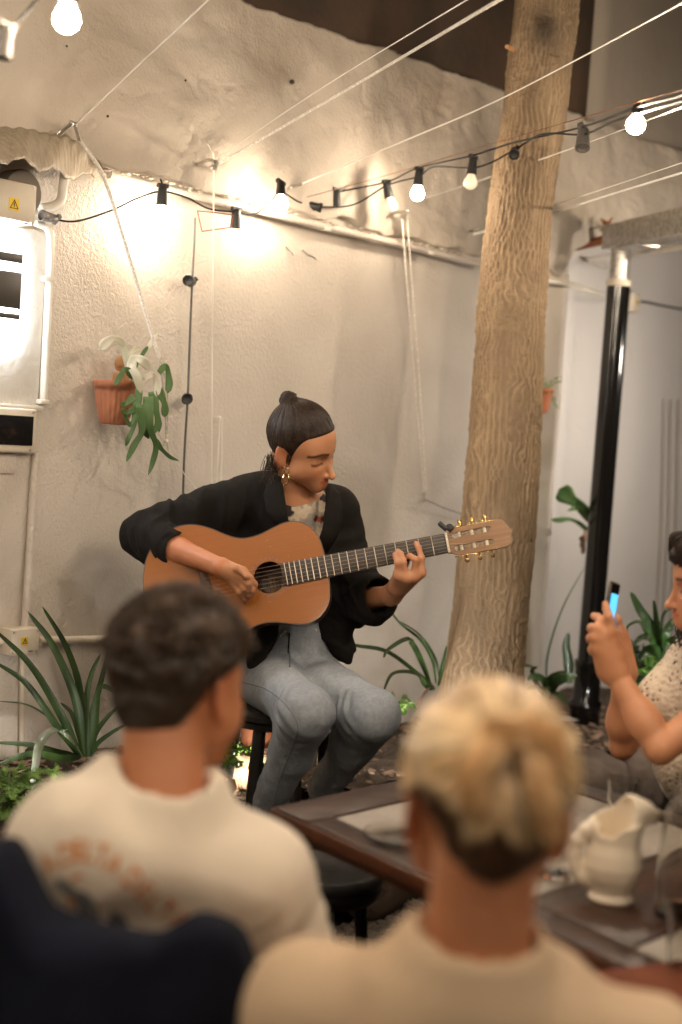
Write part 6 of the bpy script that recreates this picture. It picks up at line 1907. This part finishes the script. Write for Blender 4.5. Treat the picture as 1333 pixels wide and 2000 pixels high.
# ================================================================== PLANTS
def leaf_strip(path, wd, bend=.25, nrm=None, n=22):
    """strap leaf along a curve; wd(t) half width; folded along the midrib"""
    p = spline(path, n); V = []; F = []
    for i, q in enumerate(p):
        t = (p[min(i + 1, n)] - p[max(i - 1, 0)]).normalized()
        view = (nrm or (CAM - q)).normalized()
        sd = t.cross(view).normalized(); nn = sd.cross(t).normalized()
        w_ = wd(i / n)
        V += [q - sd * w_ + nn * w_ * bend, q - sd * w_ * .5 + nn * w_ * bend * .3, q, q + sd * w_ * .5 + nn * w_ * bend * .3, q + sd * w_ + nn * w_ * bend]
    for i in range(n):
        for j in range(4): a = i * 5 + j; F.append((a, a + 5, a + 6, a + 1))
    return V, F
def plant(name, base, leaves, label, cat, m, wdef=.011, group=None, part='leaf', skip=0):
    t = thing(name, base, label, cat, group)
    for L in leaves:
        pts, w_ = L[0], L[1] if len(L) > 1 else wdef
        f = lambda u, w_=w_: w_ * min(1, .45 + 2.2 * u) * (1 - u) ** .38 * 1.05 if u < 1 else 0.0003
        V, F = leaf_strip(pts, f, nrm=Vector((random.uniform(-.5, .5), -1, random.uniform(.0, .8))))
        link(part, me_from(V, F), L[2] if len(L) > 2 else m, t)
    return t
mat('strap_leaf', (.032, .06, .014), (.016, .034, .009), ns=30, rough=.48, st=(1, 1, .2), spec=.35)
mat('silver_leaf', (.12, .16, .09), (.30, .32, .28), ns=12, rough=.25, spec=.7)
def D(px, py, d): return P(px, py, d)
b = lambda x=0: D(170 + x, 1478, 3.93)
plant('strappy_plant', D(170, 1485, 3.93), [
    ([b(-8), D(150, 1372, 3.88), D(104, 1262, 3.86), D(54, 1194, 3.9)], .0135), ([b(-4), D(158, 1350, 3.92), D(130, 1262, 3.93), D(83, 1184, 3.95)], .013),
    ([b(-12), D(122, 1402, 3.86), D(62, 1302, 3.8), D(-12, 1228, 3.75)], .0125), ([b(-14), D(108, 1412, 3.84), D(52, 1335, 3.76), D(-15, 1290, 3.7)], .011),
    ([b(0), D(168, 1380, 3.95), D(178, 1320, 3.97), D(197, 1277, 4.0)], .010), ([b(4), D(180, 1402, 3.95), D(198, 1330, 3.95), D(216, 1262, 3.97)], .011),
    ([b(8), D(184, 1440, 3.93), D(207, 1405, 3.9), D(240, 1372, 3.88)], .009), ([b(10), D(188, 1455, 3.92), D(215, 1433, 3.9), D(255, 1410, 3.88)], .008),
    ([b(6), D(186, 1430, 3.92), D(196, 1345, 3.9), D(232, 1355, 3.86)], .012),
    ([b(-10), D(130, 1430, 3.88), D(62, 1380, 3.86), D(-5, 1369, 3.85)], .004),
    ([b(-6), D(140, 1440, 3.80), D(112, 1426, 3.72), D(82, 1448, 3.66), D(70, 1500, 3.63), D(63, 1548, 3.62)], .019, M['silver_leaf']),
    ([b(-12), D(122, 1482, 3.8), D(62, 1472, 3.68), D(-10, 1496, 3.6)], .012), ([b(-14), D(118, 1470, 3.86), D(60, 1455, 3.8), D(-12, 1450, 3.75)], .010),
    ([b(-6), D(150, 1420, 3.9), D(138, 1390, 3.9), D(118, 1372, 3.9)], .008),
], 'big strappy dark green plant with one silvery drooping leaf at lower left', 'plant', M['strap_leaf'])
q0 = D(850, 1345, 4.75)
plant('strappy_plant', q0, [
    ([q0, D(832, 1330, 4.7), D(760, 1275, 4.6), D(700, 1262, 4.55), D(668, 1256, 4.5)], .010), ([q0, D(835, 1342, 4.72), D(812, 1316, 4.6), D(768, 1316, 4.5), D(748, 1354, 4.45)], .010),
    ([D(842, 1340, 4.75), D(828, 1300, 4.7), D(806, 1256, 4.6), D(790, 1250, 4.55), D(758, 1270, 4.5), D(750, 1286, 4.45)], .0115),
    ([D(852, 1335, 4.75), D(845, 1290, 4.7), D(822, 1250, 4.65), D(780, 1215, 4.6), D(755, 1180, 4.6)], .006), ([D(860, 1330, 4.75), D(850, 1285, 4.74), D(820, 1240, 4.7), D(772, 1208, 4.7)], .005),
    ([D(856, 1340, 4.7), D(862, 1310, 4.65), D(873, 1260, 4.62)], .010),
    ([D(840, 1342, 4.72), D(822, 1365, 4.65), D(812, 1392, 4.6)], .006, M['dry_leaf']),
], 'arching strappy plant between the guitarist and the tree trunk', 'plant', M['strap_leaf'])
# fern fronds
def fern(name, base, fronds, label, m, size=.012, droop=.0):
    t = thing(name, base, label, 'fern'); rg = random.Random(sum(map(ord, label)))
    for (tip, bow) in fronds:
        mb = MB(); c = base.lerp(tip, .5) + ZV * bow; p = spline([base, c, tip], 26); mb.tube(p, .0012, 5)
        for i in range(4, 27):
            tq = i / 26; L = size * 3.2 * math.sin(math.pi * min(1, .18 + tq * .8)); tt = (p[i] - p[i - 1]).normalized(); sd = tt.cross(ZV).normalized()
            for sg in (-1, 1):
                d_ = (sd * sg + tt * .5 + Vector((0, 0, rg.uniform(-.25, .25)))).normalized()
                for k in range(6):
                    u = (k + 1) / 6; c2 = p[i] + d_ * L * u; w_ = size * .85 * (1.15 - u)
                    for s2_ in (-1, 1):
                        e = (tt * s2_ + d_ * .7 + Vector((0, 0, rg.uniform(-.3, .3)))).normalized(); f_ = e.cross(ZV + d_ * .2).normalized()
                        mb.add([c2, c2 + e * w_ * .5 + f_ * w_ * .25, c2 + e * w_, c2 + e * w_ * .5 - f_ * w_ * .25], [(0, 1, 2, 3)])
        mb.build('frond', m, t, smooth=False)
    return t
fb = D(15, 1585, 3.5)
fern('fern', fb, [(D(100, 1505, 3.55), .04), (D(50, 1500, 3.5), .05), (D(85, 1555, 3.42), .03), (D(70, 1590, 3.36), .03), (D(-10, 1540, 3.45), .04), (D(40, 1545, 3.40), .04), (D(30, 1620, 3.34), .02), (D(5, 1600, 3.32), .02), (D(95, 1530, 3.55), .05), (D(60, 1612, 3.34), .02), (D(20, 1515, 3.55), .05), (D(110, 1540, 3.5), .04), (D(75, 1520, 3.45), .05), (D(-5, 1570, 3.35), .03), (D(50, 1580, 3.32), .03), (D(25, 1560, 3.35), .05), (D(90, 1575, 3.38), .03), (D(0, 1520, 3.5), .05), (D(60, 1540, 3.42), .04)],
     'bright green lacy fern at the left edge above the stones', M['fern_green'])
fb = D(105, 1530, 3.75)
fern('fern', fb, [(D(112, 1500, 3.75), .02), (D(95, 1508, 3.72), .02), (D(122, 1520, 3.7), .02)], 'tiny fern sprig beside the drooping silvery leaf', M['fern_green'], .008)
fb = D(775, 1398, 4.5)
fern('fern', fb, [(D(760, 1362, 4.5), .03), (D(800, 1368, 4.5), .03), (D(740, 1380, 4.45), .03), (D(790, 1395, 4.4), .02), (D(812, 1385, 4.45), .03), (D(775, 1380, 4.4), .03)], 'small green fern behind the guitarist knee beside the tree', M['fern_green'], .011)
fb = D(1270, 1350, 5.3)
fern('fern', fb, [(D(1230, 1320, 5.2), .05), (D(1290, 1290, 5.2), .06), (D(1310, 1300, 5.2), .05), (D(1225, 1365, 5.1), .04), (D(1260, 1375, 5.0), .03), (D(1305, 1340, 5.1), .05), (D(1250, 1290, 5.3), .05)], 'shadowy fern clump behind the arms of the woman with the phone', M['fern_green'], .016)
# leafy clump helper
def clump(name, c, r, n, size, label, m, cat='plant', flat=.6):
    t = thing(name, c, label, cat); rg = random.Random(sum(map(ord, label))); mb = MB()
    for i in range(n):
        a = rg.uniform(0, 6.28); e = rg.uniform(0, 1.4); d_ = Vector((math.cos(a) * math.sin(e), math.sin(a) * math.sin(e), math.cos(e) * flat)) * r * rg.uniform(.3, 1)
        p = c + d_; u = Vector((rg.uniform(-1, 1), rg.uniform(-1, 1), rg.uniform(-.3, .8))).normalized(); v = u.orthogonal().normalized(); s_ = size * rg.uniform(.6, 1.2)
        mb.add([p - u * s_, p - u * s_ * .3 + v * s_ * .5, p + u * s_ * .4 + v * s_ * .4, p + u * s_, p + u * s_ * .4 - v * s_ * .4, p - u * s_ * .3 - v * s_ * .5], [(0, 1, 2, 3, 4, 5)])
    mb.build('foliage', m, t, smooth=False)
    mb = MB()
    for i in range(10): a = rg.uniform(0, 6.28); mb.tube([c - ZV * r * .3, c + Vector((math.cos(a) * r * .6, math.sin(a) * r * .6, r * flat * .6))], size * .08, 5)
    mb.build('stem', m, t)
    return t
clump('creeping_plant', D(440, 1478, 4.02), .085, 260, .010, 'small bright green creeping plant beside the lit log', M['leaf_light'])
clump('creeping_plant', D(448, 1496, 3.98), .05, 120, .009, 'lower sprig of creeping green leaves hanging over the log', M['leaf_light'])
# log with cracked bark in the beam of the ground lamp
mat('log_bark', (.36, .24, .15), (.20, .12, .07), ns=18, rough=.9, bump=.02, bs=22, ntype='VORONOI', bst=(1, 1, 1), fine=.003, fs=160)
lg0 = D(380, 1545, 4.02); lg1 = D(560, 1492, 4.22)
mb = MB(); n_ = 60; axl = (lg1 - lg0).normalized()
pts = [lg0.lerp(lg1, i / 59) for i in range(60)]; mb.tube(pts, .062, 48)
me = mb.me(); Vv = get_co(me); Nn = get_no(me); set_co(me, Vv + Nn * (.008 * nz(Vv, 12, 3, 3) - .007 * (np.abs(nz(Vv * np.array([.7, 1, 1]), 32, 6)) < .1))[:, None])
tag(link('log', me, M['log_bark']), 'log with cracked bark lit white by the hidden ground lamp', 'log')
# terracotta pot lying behind the stool
mb = MB(); mb.lathe([(.035, 0), (.05, .08), (.055, .082), (.055, .10), (.050, .10), (.045, .02), (0, .02)], D(497, 1462, 4.28), (0.1, -.1, 1), 28)
tag(mb.build('flower_pot', M['terracotta']), 'small terracotta pot on the soil behind the stool leg', 'pot')
def dead(px, py, d, L, w_, ang, lab, m=M['dry_leaf']):
    c = D(px, py, d); u = (_RR * math.cos(ang) + ZV * math.sin(ang)); path = [c - u * L, c + ZV * .012, c + u * L]
    V, F = leaf_strip(path, lambda t: w_ * math.sin(math.pi * min(.98, .06 + t * .94)) + .0005, .5)
    return tag(link('dead_leaf', me_from(V, F), m), lab, 'leaf')
dead(437, 1435, 4.05, .055, .028, .5, 'large curled grey dead leaf above the creeping plant', mat('grey_leaf', (.26, .22, .19), (.16, .13, .11), ns=18, rough=.45))
dead(452, 1540, 3.95, .028, .016, 1.3, 'brown curled dead leaf standing in front of the log')
dead(438, 1556, 3.93, .016, .009, 1.2, 'small pale dead leaf at the foot of the log', mat('pale_leaf', (.50, .38, .26), rough=.7))
# pot with staghorn fern on the wall
pw = W(222, 800, .075)
def pot_me(c, r_top, r_bot, h, ribs=22):
    mb = MB(); prof = [(r_bot * .2, .0), (r_bot, 0)] + [(r_bot + (r_top * .93 - r_bot) * t ** .6, h * .82 * t) for t in np.linspace(.05, 1, 10)] + [(r_top, h * .83), (r_top * 1.02, h * .97), (r_top, h), (r_top * .88, h), (r_top * .8, h * .8), (0, h * .78)]
    n = ribs * 6; mb.lathe(prof, (0, 0, 0), n=n)
    me = me_from(mb.v, mb.f); Vv = get_co(me); th_ = np.arctan2(Vv[:, 1], Vv[:, 0]); body_ = (Vv[:, 2] > h * .03) & (Vv[:, 2] < h * .78)
    r_ = np.hypot(Vv[:, 0], Vv[:, 1]); k = 1 + .022 * np.cos(th_ * ribs) * body_ * (r_ > r_bot * .9)
    Vv[:, 0] *= k; Vv[:, 1] *= k; Vv += np.array(tuple(c)); set_co(me, Vv); return me
hpot = .128
sc_ = 1.0
pot = thing('hanging_pot', W(222, 828, .075), 'ribbed terracotta wall pot holding a staghorn fern', 'pot')
zb = W(222, 829, .075).z
cpt = W(222, 829, .078)
link('pot_body', pot_me(cpt, .064, .036, .125), M['terracotta'], pot)
MB().tube([cpt + ZV * .10 - WN * .06, cpt + ZV * .10 - WN * .08], .006, 8).build('wall_peg', M['rust'], pot)
sh = thing('staghorn_fern', W(240, 745, .1), 'staghorn fern with pale top fronds and green forked leaves spilling from pot', 'fern')
def lob(path, w0, w1, m, name='leaf', bend=.2):
    V, F = leaf_strip(path, lambda t: (w0 * (1 - t) + w1 * t) * (1 if t < .92 else max(.12, (1 - t) / .08)) * (1 + .18 * math.sin(t * 11)), bend, nrm=None)
    o = link(name, me_from(V, F), m, sh); md = o.modifiers.new('s', 'SOLIDIFY'); md.thickness = .0016; return o
def w3(x, y, o=.14): return W(x, y, o)
g1, g2 = M['staghorn'], M['staghorn_pale']
for pts, w0, w1, m in (
    ([w3(256, 735), w3(240, 672), w3(222, 662), w3(206, 672), w3(196, 684)], .009, .014, g2), ([w3(250, 700), w3(243, 678), w3(228, 668), w3(214, 676)], .004, .006, g2),
    ([w3(262, 745), w3(272, 705), w3(290, 680), w3(308, 650)], .004, .007, g2), ([w3(258, 740), w3(266, 715), w3(280, 690), w3(290, 676)], .005, .005, g1),
    ([w3(262, 740), w3(275, 718), w3(292, 708), w3(303, 704)], .005, .004, g2), ([w3(262, 730), w3(252, 700), w3(262, 685), w3(270, 682)], .005, .009, g2),
    ([w3(275, 745, .19), w3(255, 718, .2), w3(268, 735, .22), w3(276, 768, .22)], .014, .010, g2), ([w3(255, 725, .18), w3(262, 700, .18), w3(280, 705, .2), w3(294, 722, .2)], .012, .012, g2), ([w3(262, 735, .2), w3(245, 722, .2), w3(232, 740, .2), w3(225, 754, .2)], .010, .006, g1),
    ([w3(285, 738, .2), w3(300, 732, .2), w3(308, 750, .2), w3(306, 775, .2)], .008, .010, g2), ([w3(310, 728, .2), w3(325, 715, .2), w3(331, 745, .2), w3(328, 768, .2)], .007, .010, g1),
    ([w3(272, 760, .17), w3(268, 800, .18), w3(255, 830, .18), w3(240, 800, .18)], .010, .004, g1), ([w3(262, 775, .18), w3(245, 790, .19), w3(238, 784, .19)], .010, .006, g1), ([w3(262, 800, .18), w3(248, 806, .19), w3(236, 800, .19)], .008, .006, g1),
    ([w3(268, 785, .18), w3(262, 830, .18), w3(252, 855, .18), w3(246, 872, .17)], .010, .004, g1), ([w3(275, 790, .19), w3(278, 840, .19), w3(262, 870, .18), w3(247, 902, .17)], .013, .006, g1),
    ([w3(290, 775, .19), w3(292, 830, .2), w3(305, 870, .19), w3(298, 905, .18), w3(290, 928, .18)], .014, .004, g1), ([w3(303, 860, .19), w3(315, 876, .19), w3(332, 892, .18), w3(350, 900, .18)], .009, .003, g1),
    ([w3(298, 765, .19), w3(305, 800, .2), w3(308, 830, .2), w3(296, 850, .19)], .012, .006, g1), ([w3(310, 760, .19), w3(322, 790, .2), w3(322, 815, .2)], .011, .009, g1), ([w3(300, 790, .18), w3(312, 820, .18), w3(311, 845, .18)], .008, .004, g1),
    ([w3(285, 800, .18), w3(283, 840, .18), w3(292, 857, .17)], .010, .004, g1)):
    lob(pts, w0, w1, m)
S = SDF(.0025)
S.ell(W(240, 712, .10), (.022, .014, .026), None, .01); S.ell(W(240, 738, .12), (.026, .012, .022), None, .012); S.ell(W(228, 748, .10), (.022, .02, .008), None, .01)
link('shield_frond', sdf_me(S, 's', 1, disp=lambda V, N: .005 * nz(V, 60, 3, 2)), M['shield'], sh)
# second pot far right
cp2 = W(1052, 806, .07)
p2 = thing('hanging_pot', cp2, 'small orange wall pot half hidden behind the tree trunk', 'pot')
link('pot_body', pot_me(cp2, .055, .032, .10), mat('orange_clay', (.36, .12, .05), rough=.7), p2)
t2 = thing('trailing_plant', W(1058, 775, .1), 'wispy trailing plant growing from the small orange pot', 'plant')
rg = random.Random(5)
for (x, y) in ((1062, 738), (1095, 735), (1080, 752), (1072, 760), (1085, 780), (1092, 798), (1075, 768), (1050, 740), (1098, 745), (1068, 748)):
    mb = MB(); a = W(1056, 778, .08); c = W(x, y, .10 + rg.uniform(-.03, .05)); p = spline([a, a.lerp(c, .5) + ZV * .02, c], 14); mb.tube(p, .0012, 5)
    for q in p[5:]:
        for k in range(2):
            u = Vector((rg.uniform(-1, 1), rg.uniform(-1, 1), rg.uniform(-.6, .8))).normalized(); v = u.orthogonal().normalized(); s_ = rg.uniform(.007, .014)
            mb.add([q, q + u * s_ * .5 + v * s_ * .2, q + u * s_, q + u * s_ * .5 - v * s_ * .2], [(0, 1, 2, 3)])
    mb.build('sprig', M['leaf_light'], t2, smooth=False)
# staghorn mounted beside the drainpipe, and its neighbours
s3 = thing('staghorn_fern', W(1148, 1040, .0), 'green lobed staghorn leaves mounted on the wall left of the drainpipe', 'fern')
sh = s3
lob([W(1158, 1020, .1), W(1135, 990, .14), W(1115, 975, .16), W(1100, 962, .17), W(1092, 955, .17)], .016, .040, M['staghorn'])
lob([W(1155, 1000, .1), W(1140, 992, .14), W(1125, 992, .15), W(1108, 998, .15)], .016, .006, M['staghorn'])
lob([W(1150, 1038, .1), W(1132, 1022, .14), W(1112, 1014, .16), W(1092, 1016, .17), W(1076, 1015, .17)], .008, .010, M['staghorn'])
for (x0, y0, x1, y1) in ((1146, 1030, 1135, 1070), (1146, 1040, 1133, 1055), (1145, 1045, 1138, 1082)):
    lob([W(x0, y0, .1), W((x0 + x1) / 2, (y0 + y1) / 2, .12), W(x1, y1, .1)], .006, .008, M['dry_leaf'])
q0 = D(1068, 1365, 5.5)
plant('broadleaf_plant', q0, [
    ([D(1068, 1350, 5.5), D(1070, 1280, 5.5), D(1098, 1190, 5.6), D(1142, 1108, 5.75)], .005),
    ([q0, D(1060, 1330, 5.4), D(1042, 1322, 5.35), D(1030, 1330, 5.3)], .020), ([q0, D(1075, 1330, 5.4), D(1090, 1318, 5.35), D(1108, 1312, 5.35)], .018),
    ([q0, D(1085, 1335, 5.35), D(1105, 1325, 5.3), D(1128, 1318, 5.3)], .022), ([q0, D(1058, 1350, 5.35), D(1045, 1345, 5.3), D(1028, 1350, 5.25)], .020),
    ([q0, D(1085, 1355, 5.3), D(1100, 1365, 5.25), D(1112, 1378, 5.2)], .012), ([q0, D(1070, 1345, 5.3), D(1066, 1370, 5.2), D(1078, 1395, 5.15)], .014),
    ([D(1015, 1298, 5.4), D(1025, 1299, 5.4), D(1043, 1302, 5.4)], .008), ([q0, D(1050, 1338, 5.45), D(1040, 1310, 5.45), D(1050, 1302, 5.4)], .012)],
    'low broadleaf plant with one long bare stem leaning against the drainpipe', 'plant', M['strap_leaf'], .015)
plant('snake_plant', D(1112, 1320, 5.6), [([D(1113, 1335, 5.6), D(1110, 1290, 5.6), D(1106, 1262, 5.6), D(1111, 1236, 5.6)], .022)], 'single upright pointed leaf just left of the drainpipe', 'plant', M['leaf'], .02)
q0 = D(1290, 1290, 5.2)
plant('agave', q0, [([q0, D(1270, 1225, 5.1), D(1250, 1190, 5.1), D(1232, 1156, 5.1)], .022), ([q0, D(1283, 1225, 5.2), D(1280, 1195, 5.2), D(1277, 1172, 5.2)], .014),
    ([q0, D(1300, 1240, 5.1), D(1315, 1215, 5.1), D(1340, 1200, 5.1)], .018), ([q0, D(1265, 1240, 5.0), D(1250, 1215, 5.0), D(1228, 1222, 5.0), D(1222, 1240, 5.0)], .009),
    ([q0, D(1292, 1220, 5.3), D(1300, 1195, 5.3), D(1312, 1190, 5.3)], .008), ([q0, D(1275, 1250, 5.0), D(1255, 1245, 5.0), D(1235, 1262, 4.95)], .016), ([q0, D(1300, 1260, 5.0), D(1320, 1250, 5.0), D(1335, 1262, 4.95)], .018),
    ([q0, D(1280, 1270, 5.0), D(1262, 1270, 4.95), D(1250, 1290, 4.9)], .02)], 'dark spiky plant with broad blades behind the phone at right', 'plant', M['leaf'], .018)
clump('shrub', D(1255, 1330, 5.4), .20, 380, .022, 'dark low shrub filling the bed behind the woman with the phone', M['leaf'])
clump('shrub', D(1215, 1285, 5.7), .12, 160, .020, 'small dark shrub between the drainpipe and the phone', M['leaf'])
# ground lamps hidden among the plants
def spot(loc, aim, label, energy_col, k=1.0):
    d_ = (aim - loc).normalized(); t = thing('ground_lamp', loc, label, 'garden lamp')
    MB().lathe([(0, -.05 * k), (.030 * k, -.05 * k), (.036 * k, -.03 * k), (.038 * k, .02 * k), (.034 * k, .022 * k), (.030 * k, 0), (0, -.002)], loc, d_, 28).build('lamp_housing', M['black_plastic'], t)
    MB().lathe([(0, .0), (.029 * k, .0), (.029 * k, .002), (0, .002)], loc + d_ * .004, d_, 24).build('lit_lens', energy_col, t)
    MB().tube([loc - d_ * .04, Vector((loc.x, loc.y, loc.z - .10))], .006, 8).build('spike', M['stool_black'], t)
spot(D(503, 1500, 4.0), D(475, 1478, 4.16), 'small black ground lamp behind the stool leg shining on the log', emat('log_lamp', (1.0, .90, .74), 170), .62)
emat('ground_lamp_cool', (1.0, .95, .88), 220)
spot(D(812, 1475, 4.32), D(735, 1200, 4.8), 'ground lamp at the foot of the tree aimed at the wall', M['ground_lamp_cool'])
spot(D(1275, 1395, 4.9), D(1230, 1050, 6.4), 'ground lamp by the edging stones aimed at the set-back wall', M['ground_lamp_cool'])
spot(D(120, 1560, 3.55), D(60, 1350, 4.0), 'ground lamp beside the fern aimed at the left wall', emat('ground_lamp_soft', (1.0, .93, .85), 60))
mb = MB(); c = D(1100, 1404, 5.4); mb.box(c, .09, .07, .006, (Vector((.9, .4, 0)), Vector((-.4, .9, 0)), ZV))
tag(mb.build('metal_plate', M['galv'], bevel=.001), 'small shiny metal plate on the bed beside the drainpipe foot', 'plate')
for i in range(7):
    px = [1000, 1040, 1075, 1095, 1060, 1110, 1020][i]; py = [1375, 1360, 1395, 1385, 1408, 1412, 1400][i]
    mbr = rock_mb(D(px, py, 5.45 - .03 * i), .025 + .004 * (i % 3), .02, .015, 90 + i)
# telling the edging stones apart
lab = ['beyond the left edge of the photo', 'at the far left edge below the fern', 'hidden behind the man in the cream T-shirt', 'behind the curly haired man, left of the stool leg', 'just below the log and behind the stool', 'between the shins of the guitarist and the table', 'beside the table corner and the tree foot',
       'in front of the tree trunk', 'right of the tree behind the blonde head', 'below the foot of the drainpipe', 'behind the elbow of the woman filming', 'behind the woman filming', 'beyond the right edge of the photo', 'farthest beyond the right edge']
for i, o in enumerate(EDG): o['label'] = 'rough brown edging stone ' + lab[min(i, len(lab) - 1)]
